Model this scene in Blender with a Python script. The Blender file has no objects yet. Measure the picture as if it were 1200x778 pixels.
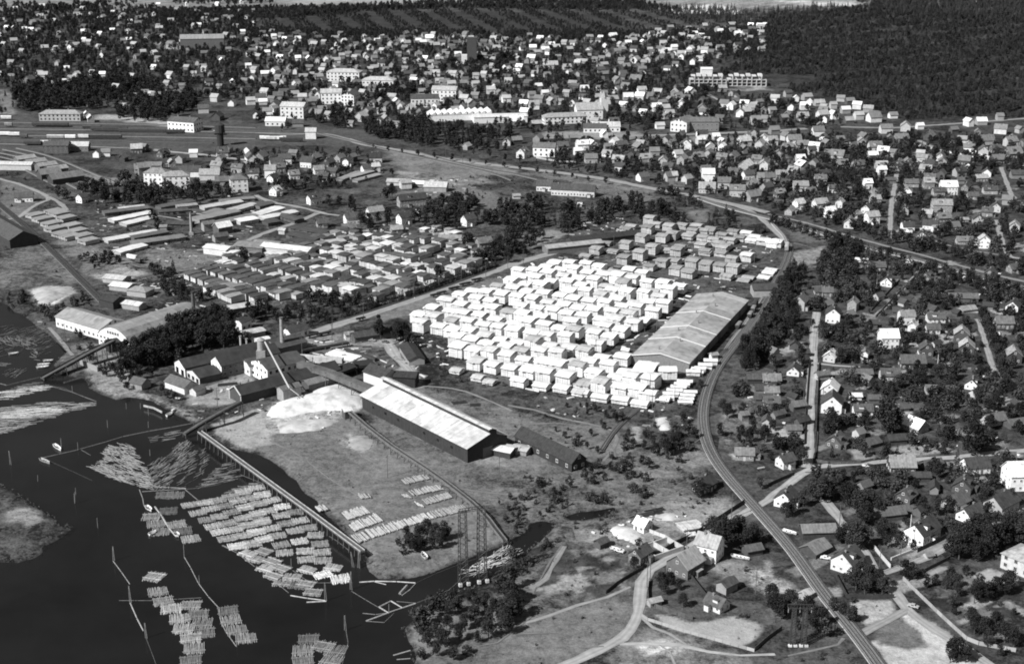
import bpy, math, random
import numpy as np
from mathutils import Vector, Matrix
R=math.radians
rnd=random.Random(7); nr=np.random.RandomState(7)
S=bpy.context.scene; C=S.collection
# ---------------------------------------------------------------- camera
F=1700.0; PITCH=18.5; HC=215.0; WPX,HPX=1200.0,778.0
cd=bpy.data.cameras.new('camera'); cam=bpy.data.objects.new('camera',cd); C.objects.link(cam); S.camera=cam
cam.location=(0,0,HC); cam.rotation_euler=(R(90-PITCH),0,0)
cd.sensor_width=36; cd.lens=36*F/WPX; cd.sensor_fit='HORIZONTAL'; cd.clip_start=1; cd.clip_end=60000
# ---------------------------------------------------------------- sky and sun
SUN_EL=41.0; to_sun=Vector((-.79,-.61,0)).normalized()
w=bpy.data.worlds.new('World'); S.world=w; w.use_nodes=True
nt=w.node_tree; nt.nodes.clear()
sk=nt.nodes.new('ShaderNodeTexSky'); sk.sky_type='NISHITA'; sk.sun_disc=False
sk.sun_elevation=R(SUN_EL); sk.sun_rotation=math.atan2(to_sun.x,to_sun.y)
bw=nt.nodes.new('ShaderNodeRGBToBW'); bg=nt.nodes.new('ShaderNodeBackground'); bg.inputs[1].default_value=.05
ow=nt.nodes.new('ShaderNodeOutputWorld')
nt.links.new(sk.outputs[0],bw.inputs[0]); nt.links.new(bw.outputs[0],bg.inputs[0]); nt.links.new(bg.outputs[0],ow.inputs[0])
sd=bpy.data.lights.new('sun','SUN'); sd.energy=5.0; sd.angle=R(.5); sd.color=(1,1,1)
so=bpy.data.objects.new('sun',sd); C.objects.link(so)
sdir=Vector((to_sun.x*math.cos(R(SUN_EL)),to_sun.y*math.cos(R(SUN_EL)),math.sin(R(SUN_EL))))
so.rotation_euler=sdir.to_track_quat('Z','Y').to_euler(); so.location=(-300,100,400)
vs=S.view_settings; vs.view_transform='Standard'; vs.look='None'; vs.exposure=.3; vs.gamma=1; vs.use_curve_mapping=False
S.cycles.filter_width=1.9; S.cycles.max_bounces=4; S.cycles.diffuse_bounces=2; S.cycles.glossy_bounces=2; S.cycles.transmission_bounces=2; S.cycles.transparent_max_bounces=4
# ---------------------------------------------------------------- survey: photo sighting -> ground point
sp,cp=math.sin(R(PITCH)),math.cos(R(PITCH))
def terr(x,y):
    d=np.clip((np.asarray(y)-1330)/900,0,1); e=np.clip((np.asarray(x)-120)/420,0,1)
    d=d*d*(3-2*d); e=e*e*(3-2*e)
    return 42*d*e
def U(px,py,z=None):
    u=(px-WPX/2)/F; v=(py-HPX/2)/F
    dx=u; dy=cp-v*sp; dz=-sp-v*cp
    zz=0.0 if z is None else z
    for k in range(6 if z is None else 1):
        t=(HC-zz)/-dz; x=dx*t; y=dy*t
        if z is None: zz=float(terr(x,y))
    return x,y
def PJ(x,y,z=0):
    zc=y*cp+(HC-z)*sp
    return WPX/2+F*x/zc, HPX/2-F*((z-HC)*cp+y*sp)/zc
def scale_at(x,y,z=0): return F/(y*cp+(HC-z)*sp)
TL={}
for r_,(n_,y_) in enumerate((('A',0),('B',200),('C',380),('D',578))):
    for c_ in range(4): TL[n_+str(c_+1)]=(c_*300,y_,3.89)
for n_,x_,y_ in (('S1',460,300),('S2',600,300),('S3',520,380),('S4',660,380),('N1',680,250),('N2',800,240),('M1',180,370),('M2',300,370),('L1',180,290),('L2',320,260),('L3',460,250),('R1',150,540),('R2',260,560),('R3',280,620),('P8',0,380)): TL[n_]=(x_,y_,7.48)
TL['P7']=(420,540,5.985); TL['P']=(0,0,1.0)
def TP(t,x,y): o=TL[t]; return o[0]+x/o[2], o[1]+y/o[2]
def G(t,x,y,z=None): return U(*TP(t,x,y),z)
def GL(t,pts): return [G(t,a,b) for a,b in pts]
# ---------------------------------------------------------------- object helpers
def link(o,parent=None):
    C.objects.link(o)
    if parent is not None: o.parent=parent
    return o
def mesh(name,v,f,mats,mi=None,smooth=False):
    m=bpy.data.meshes.new(name); m.from_pydata(v,[],f); 
    for a in (mats if isinstance(mats,(list,tuple)) else [mats]): m.materials.append(a)
    if mi is not None: m.polygons.foreach_set('material_index',mi)
    if smooth: m.polygons.foreach_set('use_smooth',[True]*len(m.polygons))
    m.update(); return m
def obj(name,m,parent=None,loc=(0,0,0),rz=0,sc=None,tone=None):
    o=bpy.data.objects.new(name,m); o.location=loc; o.rotation_euler=(0,0,rz)
    if sc is not None: o.scale=sc
    if tone is not None: o.color=(tone,tone,tone,1)
    return link(o,parent)
def empty(name,loc,rz=0):
    o=bpy.data.objects.new(name,None); o.location=loc; o.rotation_euler=(0,0,rz); o.empty_display_size=.5; return link(o)
def struct(o): o['kind']='structure'; return o
def stuff(o,label=None):
    o['kind']='stuff'
    if label: o['label']=label; o['category']=o.name.split('.')[0].replace('_',' ')
    return o
def tag(o,label,cat,group=None):
    o['label']=label; o['category']=cat
    if group: o['group']=group
    return o
class MB:
    def __init__(s): s.v=[]; s.f=[]; s.m=[]
    def poly(s,pts,mi=0):
        n=len(s.v); s.v+= [tuple(p) for p in pts]; s.f.append(tuple(range(n,n+len(pts)))); s.m.append(mi)
    def box(s,x0,x1,y0,y1,z0,z1,mi=0,bottom=True):
        n=len(s.v); s.v+=[(x0,y0,z0),(x1,y0,z0),(x1,y1,z0),(x0,y1,z0),(x0,y0,z1),(x1,y0,z1),(x1,y1,z1),(x0,y1,z1)]
        fs=[(4,5,6,7),(0,1,5,4),(1,2,6,5),(2,3,7,6),(3,0,4,7)]
        if bottom: fs.append((3,2,1,0))
        for f in fs: s.f.append(tuple(n+i for i in f)); s.m.append(mi)
    def bar(s,a,b,r=.1,r2=None,k=4,mi=0,cap=True):
        a=Vector(a); b=Vector(b); d=(b-a); 
        if d.length<1e-6: return
        d.normalize(); u=d.orthogonal().normalized() if abs(d.z)>.95 else Vector((0,0,1)).cross(d).normalized(); w_=d.cross(u)
        r2=r if r2 is None else r2; n=len(s.v)
        for (c,q) in ((a,r),(b,r2)):
            for i in range(k):
                t=2*math.pi*(i+.5)/k; s.v.append(tuple(c+u*q*math.cos(t)+w_*q*math.sin(t)))
        for i in range(k): j=(i+1)%k; s.f.append((n+i,n+j,n+k+j,n+k+i)); s.m.append(mi)
        if cap: s.f.append(tuple(n+k+i for i in range(k))); s.m.append(mi); s.f.append(tuple(n+k-1-i for i in range(k))); s.m.append(mi)
    def obb(s,a,b,w_,h,zoff=0,mi=0):     # box along a->b, width w_, height h below the line
        a=Vector(a); b=Vector(b); d=b-a; p=Vector((-d.y,d.x,0)).normalized()*w_/2; n=len(s.v)
        for c in (a,b):
            for (q,zz) in ((-1,zoff-h),(1,zoff-h),(1,zoff),(-1,zoff)): s.v.append((c.x+p.x*q,c.y+p.y*q,c.z+zz))
        for f in ((0,1,2,3),(7,6,5,4),(0,4,5,1),(1,5,6,2),(2,6,7,3),(3,7,4,0)): s.f.append(tuple(n+i for i in f)); s.m.append(mi)
    def build(s,name,mats,parent=None,loc=(0,0,0),rz=0,tone=None,smooth=False):
        return obj(name,mesh(name,s.v,s.f,mats,s.m,smooth),parent,loc,rz,None,tone)
# ---------------------------------------------------------------- materials (a black-and-white world: every colour is a grey)
def newmat(name,rough=.85,spec=.25):
    m=bpy.data.materials.new(name); m.use_nodes=True; n=m.node_tree; b=n.nodes['Principled BSDF']
    b.inputs['Roughness'].default_value=rough; b.inputs['Specular IOR Level'].default_value=spec
    return m,n,b
def nd(n,t,**k):
    x=n.nodes.new(t)
    for a,v in k.items():
        if hasattr(x,a): setattr(x,a,v)
        else: x.inputs[a.replace('_',' ')].default_value=v
    return x
def math_(n,op,a,b,c=None):
    x=n.nodes.new('ShaderNodeMath'); x.operation=op
    for i,q in enumerate((a,b,c)):
        if q is None: continue
        if isinstance(q,(int,float)): x.inputs[i].default_value=q
        else: n.links.new(q,x.inputs[i])
    return x.outputs[0]
def noise(n,scale,detail=3,vec=None,rough=.55):
    x=n.nodes.new('ShaderNodeTexNoise'); x.inputs['Scale'].default_value=scale; x.inputs['Detail'].default_value=detail; x.inputs['Roughness'].default_value=rough
    if vec is not None: n.links.new(vec,x.inputs['Vector'])
    return x.outputs['Fac']
def rng(n,v,a,b,c,d):
    x=n.nodes.new('ShaderNodeMapRange'); n.links.new(v,x.inputs[0])
    for i,q in enumerate((a,b,c,d)): x.inputs[i+1].default_value=q
    return x.outputs[0]
def coord(n,kind='Object'):
    return n.nodes.new('ShaderNodeTexCoord').outputs[kind]
def tonemat(name,amp=.35,nscale=.5,stripes=None,zst=None,rough=.85,spec=.2,wear=0,metal=0,aniso=None,rand=.1):
    """tone from the object's own colour, broken up by grain, board lines and wear"""
    m,n,b=newmat(name,rough,spec)
    oi=n.nodes.new('ShaderNodeObjectInfo'); oc=coord(n)
    ad=n.nodes.new('ShaderNodeVectorMath'); ad.operation='ADD'; n.links.new(oc,ad.inputs[0])
    cx=n.nodes.new('ShaderNodeCombineXYZ'); rr=math_(n,'MULTIPLY',oi.outputs['Random'],173.0)
    for i in range(3): n.links.new(rr,cx.inputs[i])
    n.links.new(cx.outputs[0],ad.inputs[1]); vec=ad.outputs[0]
    if aniso:
        mp=n.nodes.new('ShaderNodeMapping'); mp.inputs['Scale'].default_value=aniso; n.links.new(vec,mp.inputs[0]); nv=mp.outputs[0]
    else: nv=vec
    f=rng(n,noise(n,nscale,4,nv),.25,.75,1-amp,1+amp)
    t=math_(n,'MULTIPLY',f,oi.outputs['Color'])
    if stripes:
        axis,per,dark=stripes
        sx=n.nodes.new('ShaderNodeSeparateXYZ'); n.links.new(oc,sx.inputs[0])
        fr=math_(n,'FRACT',math_(n,'MULTIPLY',sx.outputs[axis],1/per),0)
        ln=math_(n,'LESS_THAN',fr,.16)
        wn=n.nodes.new('ShaderNodeTexWhiteNoise'); wn.noise_dimensions='1D'; n.links.new(math_(n,'ADD',math_(n,'FLOOR',math_(n,'MULTIPLY',sx.outputs[axis],1/per),0),rr),wn.inputs['W'])
        t=math_(n,'MULTIPLY',t,math_(n,'SUBTRACT',1,math_(n,'MULTIPLY',ln,dark)))
        t=math_(n,'MULTIPLY',t,rng(n,wn.outputs['Value'],0,1,1-dark*.6,1+dark*.3))
    if zst:
        sz_=n.nodes.new('ShaderNodeSeparateXYZ'); n.links.new(oc,sz_.inputs[0]); zz_=math_(n,'MULTIPLY',sz_.outputs[2],1/zst[0]); wz=n.nodes.new('ShaderNodeTexWhiteNoise'); wz.noise_dimensions='1D'; n.links.new(math_(n,'ADD',math_(n,'FLOOR',zz_,0),rr),wz.inputs['W'])
        t=math_(n,'MULTIPLY',t,rng(n,wz.outputs['Value'],0,1,1-zst[1],1+zst[1]*.4)); t=math_(n,'MULTIPLY',t,math_(n,'SUBTRACT',1,math_(n,'MULTIPLY',math_(n,'LESS_THAN',math_(n,'FRACT',zz_,0),.2),zst[1])))
    if wear:
        t=math_(n,'MULTIPLY',t,rng(n,noise(n,nscale*.45,3,vec),.56,.68,1,1-wear))
    t=math_(n,'MULTIPLY',t,rng(n,oi.outputs['Random'],0,1,1-rand,1+rand))
    t=math_(n,'MINIMUM',t,.88)
    n.links.new(t,b.inputs['Base Color'])
    b.inputs['Metallic'].default_value=metal
    return m
M={}
M['wall']=tonemat('plaster_or_board_wall',.18,.8,wear=.1)
M['board']=tonemat('boarded_wall',.22,1.2,stripes=(0,.6,.25))
M['roof']=tonemat('tiled_roof',.3,.9,stripes=(0,1.1,.2),wear=.25)
M['tin']=tonemat('sheet_roof',.28,.35,stripes=(0,2.4,.12),rough=.6,spec=.3,wear=.32)
M['trim']=tonemat('painted_trim',.1,2)
M['glass']=tonemat('window_glass',.3,.6,rough=.15,spec=.5)
M['brick']=tonemat('brickwork',.3,1.5)
M['plank']=tonemat('sawn_lumber',.16,2.5,stripes=(0,.25,.16),zst=(.085,.2),aniso=(1,1,6),rand=.06)
M['boards']=tonemat('rough_boards',.18,2.2,stripes=(0,.11,.16),wear=.12,rand=.08)
M['oldwood']=tonemat('weathered_wood',.35,.9,wear=.2)
M['log']=tonemat('floating_logs',.4,1.2,rand=.15,rough=.7)
M['bark']=tonemat('bark',.4,2)
M['metal']=tonemat('painted_steel',.25,2,rough=.5)
M['pile']=tonemat('sawdust',.3,.28,wear=.35)
M['rail']=tonemat('worn_rail',.1,1,rough=.35,spec=.5)
# ---------------------------------------------------------------- ground sheet with its real surfaces
def smooth_path(pts,step=6.0):
    P=[Vector((a,b,0)) for a,b in pts]; out=[]
    for i in range(len(P)-1):
        p0=P[max(i-1,0)];p1=P[i];p2=P[i+1];p3=P[min(i+2,len(P)-1)]
        n=max(1,int((p2-p1).length/step))
        for k in range(n):
            t=k/n; out.append(.5*((2*p1)+(p2-p0)*t+(2*p0-5*p1+4*p2-p3)*t*t+(3*p1-p0-3*p2+p3)*t**3))
    out.append(P[-1]); return [(q.x,q.y) for q in out]
def in_poly(X,Y,poly):
    r=np.zeros(X.shape,bool); n=len(poly); j=n-1
    for i in range(n):
        xi,yi=poly[i]; xj,yj=poly[j]
        if yi!=yj:
            c=((yi>Y)!=(yj>Y))&(X<(xj-xi)*(Y-yi)/(yj-yi)+xi); r^=c
        j=i
    return r
def dist_poly(X,Y,poly,closed=True):
    d=np.full(X.shape,1e9); n=len(poly)
    for i in range(n if closed else n-1):
        ax,ay=poly[i]; bx,by=poly[(i+1)%n]; ex,ey=bx-ax,by-ay; L=ex*ex+ey*ey+1e-9
        t=np.clip(((X-ax)*ex+(Y-ay)*ey)/L,0,1); d=np.minimum(d,(X-ax-t*ex)**2+(Y-ay-t*ey)**2)
    return np.sqrt(d)
def sdist(X,Y,poly): d=dist_poly(X,Y,poly); return np.where(in_poly(X,Y,poly),-d,d)
_g=nr.rand(64,64)
def vnoise(X,Y,s):
    x=X/s; y=Y/s; xi=np.floor(x).astype(int); yi=np.floor(y).astype(int); fx=x-xi; fy=y-yi
    fx=fx*fx*(3-2*fx); fy=fy*fy*(3-2*fy); a=_g[xi%64,yi%64]; b=_g[(xi+1)%64,yi%64]; c=_g[xi%64,(yi+1)%64]; d=_g[(xi+1)%64,(yi+1)%64]
    return (a*(1-fx)+b*fx)*(1-fy)+(c*(1-fx)+d*fx)*fy
def fbm(X,Y,s): return .5*vnoise(X,Y,s)+.3*vnoise(X+31,Y+17,s/2.1)+.2*vnoise(X-11,Y+57,s/4.3)
RIVER=GL('P',[(-260,352),(0,352),(38,376),(60,392),(78,410),(62,425),(70,437),(99,441),(103,452),(116,459),(134,467),(150,463),(166,465),(178,468),(190,476),(206,486),(224,494),(233,504),(246,512),(262,521),(282,527),(300,531),(314,537),(328,547),(340,556),(347,561),(356,575),(372,585),(379,597),(388,608),(400,621),(412,634),(424,643),(427,656),(434,667),(446,676),(464,678),(482,675),(500,671),(520,664),(543,655),(568,645),(592,636),(603,628),(616,622),(622,612),(636,609),(651,611),(645,621),(634,629),(622,640),(612,648),(604,644),(594,654),(585,662),(572,674),(567,684),(545,689),(518,695),(503,704),(495,712),(480,724),(471,732),(473,744),(480,757),(483,770),(480,790),(470,830),(430,900),(200,1000),(-400,1000)])
ISLAND=GL('D1',[(-900,-40),(-60,-30),(0,-40),(60,-25),(140,40),(190,70),(240,100),(265,135),(330,150),(300,180),(250,203),(192,232),(192,262),(160,288),(80,306),(0,300),(-200,330),(-900,400)])
POND=GL('D3',[(250,95),(300,75),(380,68),(470,52),(465,72),(400,95),(320,112),(270,112)])
def water_sd(X,Y): return np.minimum(np.maximum(sdist(X,Y,RIVER),-sdist(X,Y,ISLAND)),sdist(X,Y,POND))
# surfaces: (tile, polygon, albedo, edge softness m, roughness of the edge m, mottling)
SURF=[
('P',[(-400,330),(150,200),(420,215),(640,190),(900,250),(940,300),(870,520),(840,560),(850,620),(760,780),(400,900),(250,500),(0,450)],.058,10,6,.6),   # industrial land
('P',[(258,508),(300,492),(402,486),(440,500),(500,545),(560,592),(590,632),(540,655),(498,672),(446,677),(428,655),(420,638),(380,596),(345,558),(300,530)],.115,2,2,.28),
('P',[(262,515),(300,480),(345,470),(362,480),(330,500),(300,520),(290,528)],.17,4,3,.3),
('P',[(410,470),(490,455),(700,500),(740,520),(720,560),(640,580),(560,590),(480,540)],.105,4,4,.35),
('P',[(600,560),(640,570),(760,540),(830,560),(800,610),(700,640),(620,650),(600,610)],.085,6,5,.5),
('D2',[(1000,500),(1167,430),(1250,500),(1167,778),(700,790),(672,640),(690,590),(770,520),(860,450)],.11,3,3,.3),
('D3',[(0,600),(420,480),(560,500),(560,600),(480,680),(240,790),(-80,790),(-60,650)],.12,5,4,.25),
('D3',[(0,330),(160,300),(260,260),(420,270),(560,350),(560,420),(430,460),(300,500),(30,590)],.085,4,4,.45),
('D3',[(480,690),(640,600),(1167,740),(1167,900),(400,900)],.14,4,4,.35),
('D3',[(430,150),(480,140),(560,150),(640,90),(740,85),(770,110),(740,150),(740,210),(640,230),(560,240),(470,210)],.38,2,2.5,.35),
('D3',[(760,70),(860,45),(960,60),(1000,100),(900,125),(800,110)],.33,3,2.5,.35),
('D3',[(560,110),(760,20),(1020,30),(1000,110),(880,170),(700,230),(500,250),(380,230),(330,180)],.17,5,4,.35),
('D3',[(650,550),(700,550),(800,580),(880,585),(1000,562),(1167,612),(1120,660),(1050,695),(820,640),(690,600)],.26,1.2,1,.12),
('D3',[(590,700),(700,660),(800,690),(740,730),(620,740)],.4,3,3,.4),
('D3',[(1040,350),(1100,330),(1167,350),(1230,400),(1230,460),(1167,450),(1080,410)],.36,3,3,.4),
('D3',[(620,420),(800,380),(900,480),(960,560),(830,580),(640,520)],.06,3,2,.4),
('D3',[(900,330),(1060,300),(1060,420),(960,440)],.15,3,3,.3),
('D4',[(0,310),(60,360),(150,440),(90,470),(0,450)],.3,3,2,.35),
('D4',[(0,460),(150,500),(330,640),(420,800),(-40,800)],.075,4,3,.4),
('D4',[(360,488),(570,486),(600,520),(560,560),(440,600),(385,545)],.33,1.5,1.5,.25),
('D4',[(620,550),(660,540),(720,580),(830,650),(900,720),(980,790),(700,800),(540,770),(470,680),(640,610),(700,690),(720,700),(680,620)],.42,1.5,2,.2),
('D4',[(480,620),(600,570),(660,610),(720,700),(620,715),(500,690)],.09,1.5,1.5,.3),
('D4',[(510,130),(680,110),(790,250),(720,290),(600,320),(560,200)],.2,4,3,.3),
('D4',[(640,400),(820,330),(1167,420),(1167,700),(960,700),(780,520)],.075,2,2,.5),
('D4',[(930,380),(1010,340),(1140,390),(1167,440),(1120,470),(1010,420)],.24,1,1,.15),
('D4',[(860,585),(1100,480),(1110,490),(880,600)],.22,.6,.5,.1),
('D4',[(640,400),(800,330),(830,345),(670,412)],.22,.6,.5,.1),
('C3',[(660,430),(700,420),(722,450),(720,480),(670,485)],.45,1.5,1.5,.15),
('C3',[(560,470),(590,475),(580,540),(550,520)],.3,1.5,1.5,.2),
('C3',[(450,640),(560,570),(700,590),(860,560),(900,650),(740,700),(560,700)],.13,6,5,.35),
('C3',[(1060,300),(1167,280),(1167,520),(980,560),(950,470)],.1,3,3,.5),
('C4',[(0,100),(180,80),(185,120),(60,150),(0,150)],.3,2,2,.3),
('C4',[(360,570),(420,565),(500,600),(460,625),(390,615)],.22,1.5,1,.2),
('C4',[(560,560),(800,540),(860,580),(700,600),(600,600)],.2,2,1.5,.3),
('C4',[(820,490),(950,480),(1100,540),(1040,570),(880,540)],.15,2,2,.35),
('C4',[(800,710),(980,690),(1020,715),(860,725)],.3,1,1,.2),
('C4',[(1040,580),(1120,575),(1167,600),(1140,620)],.25,1,1,.15),
('C4',[(0,480),(100,470),(160,520),(150,550),(0,540)],.28,2,2,.3),
('C4',[(620,300),(830,330),(800,400),(620,380)],.07,2,2,.4),
('C4',[(790,50),(850,55),(840,80),(800,95)],.3,1,1,.2),
('B4',[(690,450),(860,440),(840,500),(700,520)],.1,1.5,1.5,.2),
('B4',[(430,560),(560,545),(500,640),(400,620)],.055,1.5,1.5,.25),
('B4',[(100,370),(250,350),(280,420),(130,460)],.14,3,3,.45),
('B4',[(80,240),(280,290),(260,330),(120,320)],.09,4,3,.3),
('B3',[(400,280),(700,230),(1167,330),(1167,500),(850,560),(640,540),(560,450),(350,380)],.075,4,4,.4),
('B3',[(380,60),(640,100),(640,140),(420,130),(380,100)],.1,5,4,.3),
('B3',[(140,0),(640,90),(600,150),(440,130),(360,60),(0,20)],.095,5,4,.4),
('B3',[(800,190),(880,180),(900,230),(830,240)],.12,3,2,.2),
('B3',[(40,300),(180,270),(240,290),(160,330),(60,360)],.15,3,2,.3),
('B2',[(600,100),(900,60),(1167,130),(1167,180),(980,160),(750,150)],.11,5,4,.25),
('B2',[(640,0),(1000,20),(1100,60),(900,70),(640,40)],.13,4,3,.4),
('B2',[(320,280),(420,250),(560,330),(480,360),(380,330),(290,360)],.2,3,2,.3),
('B2',[(860,550),(1167,470),(1167,560),(980,580),(840,610),(600,690),(560,660)],.13,3,3,.25),
('B1',[(0,365),(200,340),(300,380),(370,510),(150,530),(30,560),(0,500)],.085,4,3,.5),
('B1',[(130,545),(200,525),(330,530),(350,560),(220,620),(170,620)],.3,2,2,.5),
('B1',[(430,470),(600,440),(680,470),(560,520),(440,500)],.2,3,3,.4),
('B1',[(240,300),(420,330),(600,420),(480,470),(400,480)],.1,4,3,.4),
('B1',[(650,350),(900,360),(1050,420),(860,470),(660,440)],.12,4,3,.35),
('B1',[(0,660),(120,650),(260,700),(350,800),(420,900),(0,900)],.06,4,3,.5),
('B1',[(300,0),(560,40),(500,70),(380,60)],.16,3,2,.3),
('B1',[(0,40),(240,110),(80,230),(0,200)],.1,4,3,.3),
('C1',[(380,160),(560,130),(640,300),(740,360),(830,420),(880,440),(860,400),(700,330),(520,340),(400,240)],.17,2,2,.4),
('C1',[(840,310),(1167,220),(1167,330),(1000,380),(860,370)],.19,3,2.5,.25),
('C1',[(980,460),(1167,390),(1260,450),(1260,540),(1080,560),(1000,500)],.24,3,3,.2),
('C1',[(200,130),(400,80),(540,130),(420,170),(240,170)],.1,3,3,.4),
('C2',[(0,440),(60,370),(150,330),(330,260),(480,300),(490,370),(410,420),(330,470),(90,500)],.27,2.5,2.5,.35),
('C2',[(410,510),(450,495),(530,510),(560,560),(480,590),(410,560)],.19,3,3,.4),
('C2',[(180,60),(580,20),(640,60),(560,110),(420,110),(300,130)],.16,4,3,.3),
('C2',[(600,220),(720,170),(780,290),(700,290)],.3,3,3,.2),
('C2',[(380,130),(540,140),(520,180),(400,180)],.42,2,2,.3),
('C2',[(960,590),(1167,610),(1167,650),(1000,640)],.16,3,3,.3),
('P',[(-300,140),(120,138),(450,152),(450,166),(250,176),(-300,180)],.075,10,5,.25),
('A1',[(430,540),(640,560),(820,590),(800,560),(480,520)],.25,8,4,.25),
('A1',[(0,410),(60,430),(70,520),(0,530)],.13,6,3,.3),('A1',[(700,190),(830,195),(830,225),(740,225)],.3,6,3,.2),
('A2',[(620,690),(1167,750),(1167,800),(820,800),(600,760)],.12,8,5,.3),
('A3',[(120,625),(500,640),(640,660),(560,600),(130,600)],.17,8,4,.3),
('A3',[(500,630),(900,615),(1167,640),(1000,660),(700,650)],.12,8,5,.3),
('A3',[(800,380),(1167,390),(1167,410),(880,420)],.3,8,5,.3),
('A4',[(640,690),(760,700),(960,740),(640,745)],.1,6,5,.4),
('A4',[(0,690),(100,700),(110,750),(0,750)],.12,6,4,.3),
]
FARS=[ # beyond the town
('D1',[(-900,-30),(0,-30),(60,0),(140,45),(180,90),(240,110),(255,150),(190,180),(200,200),(185,235),(185,262),(150,286),(80,300),(0,295),(-900,380)],.06,3,4,.6),('D1',[(60,70),(170,60),(190,120),(120,150),(60,130)],.17,3,3,.4),
('P',[(790,140),(800,100),(830,92),(870,70),(820,45),(880,28),(905,18),(960,10),(1010,-5),(1400,-30),(1600,100),(1500,170),(1260,140),(1060,140),(960,110),(920,95),(830,110)],.035,25,10,.45),
('P',[(170,15),(420,6),(800,2),(900,22),(840,46),(700,50),(300,44),(170,34)],.06,20,10,.4),
('P',[(-600,70),(-600,-40),(160,-20),(800,-40),(1400,-20),(1400,20),(830,14),(700,0),(300,8),(150,12),(60,8)],.16,60,30,.35),
('A2',[(160,40),(420,10),(560,25),(900,15),(1400,25),(1400,-60),(160,-60)],.23,20,20,.25),
('A3',[(680,42),(780,30),(900,22),(1080,60),(900,68),(740,60)],.5,8,10,.15),
('A2',[(100,75),(300,55),(1167,55),(1700,60),(1700,150),(1167,150),(500,150),(80,130)],.04,30,15,.3),
('A2',[(560,170),(900,150),(1167,170),(1167,220),(900,200),(620,190)],.15,15,8,.3),
('A4',[(0,0),(400,-10),(420,10),(200,15)],.4,8,6,.3),('A4',[(740,0),(1167,-10),(1167,60),(1000,40),(780,18)],.16,20,12,.4),
('A4',[(1090,25),(1150,20),(1140,45),(1100,40)],.5,6,5,.2),
]
def surf_world():
    out=[]
    for t,pl,a,s,j,mo in SURF+FARS: out.append((GL(t,pl),a,s,j,mo))
    return out
NY,NX=860,620
yy=300.0*(3400/300.0)**(np.linspace(0,1,NY)); yy=np.concatenate([yy,[4200,5500,8000,13000,22000,34000]])
tt=np.linspace(-1,1,NX); tt=np.sign(tt)*np.abs(tt)**1.0
Yg=np.repeat(yy[:,None],NX,1); Xg=tt[None,:]*(Yg*.42+120)
farm=np.clip((Yg-3400)/3000,0,1); Xg=Xg*(1+farm*2)
tone=np.full(Xg.shape,.055); mot=np.full(Xg.shape,.6)
tone=np.where(Yg>1900,.06,tone)
jx=(fbm(Xg,Yg,14)-.5); jy=(fbm(Xg+400,Yg+90,14)-.5)
_rs=random.Random(5); PLOTS=[]
for (pl,n,tones) in ((GL('P',[(960,300),(1200,310),(1200,640),(1100,650),(1000,600),(950,560)]),190,(.03,.04,.09,.14,.2,.26)),(GL('P',[(870,400),(950,380),(945,540),(860,560)]),36,(.04,.1,.2,.26)),(GL('D3',[(100,250),(430,270),(560,420),(430,460),(160,420)]),34,(.04,.06,.13,.2)),(GL('D4',[(640,400),(830,330),(1167,420),(1167,700),(960,700)]),26,(.03,.05,.12,.2)),(GL('P',[(700,165),(1200,168),(1200,300),(900,240)]),160,(.03,.05,.1,.18)),(GL('D4',[(0,200),(300,220),(300,560),(120,440)]),14,(.05,.12,.2)),(GL('P',[(900,590),(1080,600),(1010,660),(960,640)]),16,(.05,.12,.2)),(GL('P',[(240,180),(440,190),(420,215),(240,210)]),24,(.04,.1,.15)),(GL('P',[(0,190),(200,215),(230,340),(100,340)]),22,(.04,.09,.13))):
    A=np.array(pl); x0,y0=A.min(0); x1,y1=A.max(0)
    for _ in range(n):
        x=_rs.uniform(x0,x1); y=_rs.uniform(y0,y1)
        if not in_poly(np.array([x]),np.array([y]),pl)[0]: continue
        a=R(_rs.choice((33,33,-57,10))+_rs.uniform(-5,5)); L=_rs.uniform(4,14)/2; W=_rs.uniform(3,7)/2; c_,s_=math.cos(a),math.sin(a)
        PLOTS.append(([(x+u*c_-v*s_,y+u*s_+v*c_) for u,v in ((-L,-W),(L,-W),(L,W),(-L,W))],_rs.choice(tones),.7,.25,.3))
for pl,a,s,j,mo in surf_world()+PLOTS:
    a=a*1.34 if .075<a<.3 else a*1.05; mo=mo*1.25
    P=np.array(pl); x0,y0=P.min(0)-s*2-j*3; x1,y1=P.max(0)+s*2+j*3
    mk=(Xg>x0)&(Xg<x1)&(Yg>y0)&(Yg<y1)
    if not mk.any(): continue
    X=Xg[mk]+jx[mk]*j*3; Y=Yg[mk]+jy[mk]*j*3
    k=np.clip(.5-sdist(X,Y,pl)/s,0,1)
    tone[mk]=tone[mk]*(1-k)+a*k; mot[mk]=mot[mk]*(1-k)+mo*k
wd=np.full(Xg.shape,50.0); mk=(Yg<760)&(Xg<120)
wd[mk]=water_sd(Xg[mk]+jx[mk]*3,Yg[mk]+jy[mk]*3)
bank=np.clip((3.0-wd)/3.0,0,1)*(wd>0)
tone=tone*(1-bank*.3); under=wd<0
tone=np.where(under,.03,tone)
Zg=terr(Xg,Yg)+ (fbm(Xg,Yg,40)-.5)*.0
Zg=np.where(wd<6,Zg-np.clip((6-wd)/6,0,1)**2*1.0,Zg); Zg=np.where(under,np.maximum(-1.0+wd*.5,-3.5),Zg)
V=np.stack([Xg,Yg,Zg],-1).reshape(-1,3); n0,n1=Xg.shape
idx=np.arange(n0*n1).reshape(n0,n1); Fq=np.stack([idx[:-1,:-1],idx[:-1,1:],idx[1:,1:],idx[1:,:-1]],-1).reshape(-1,4)
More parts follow.
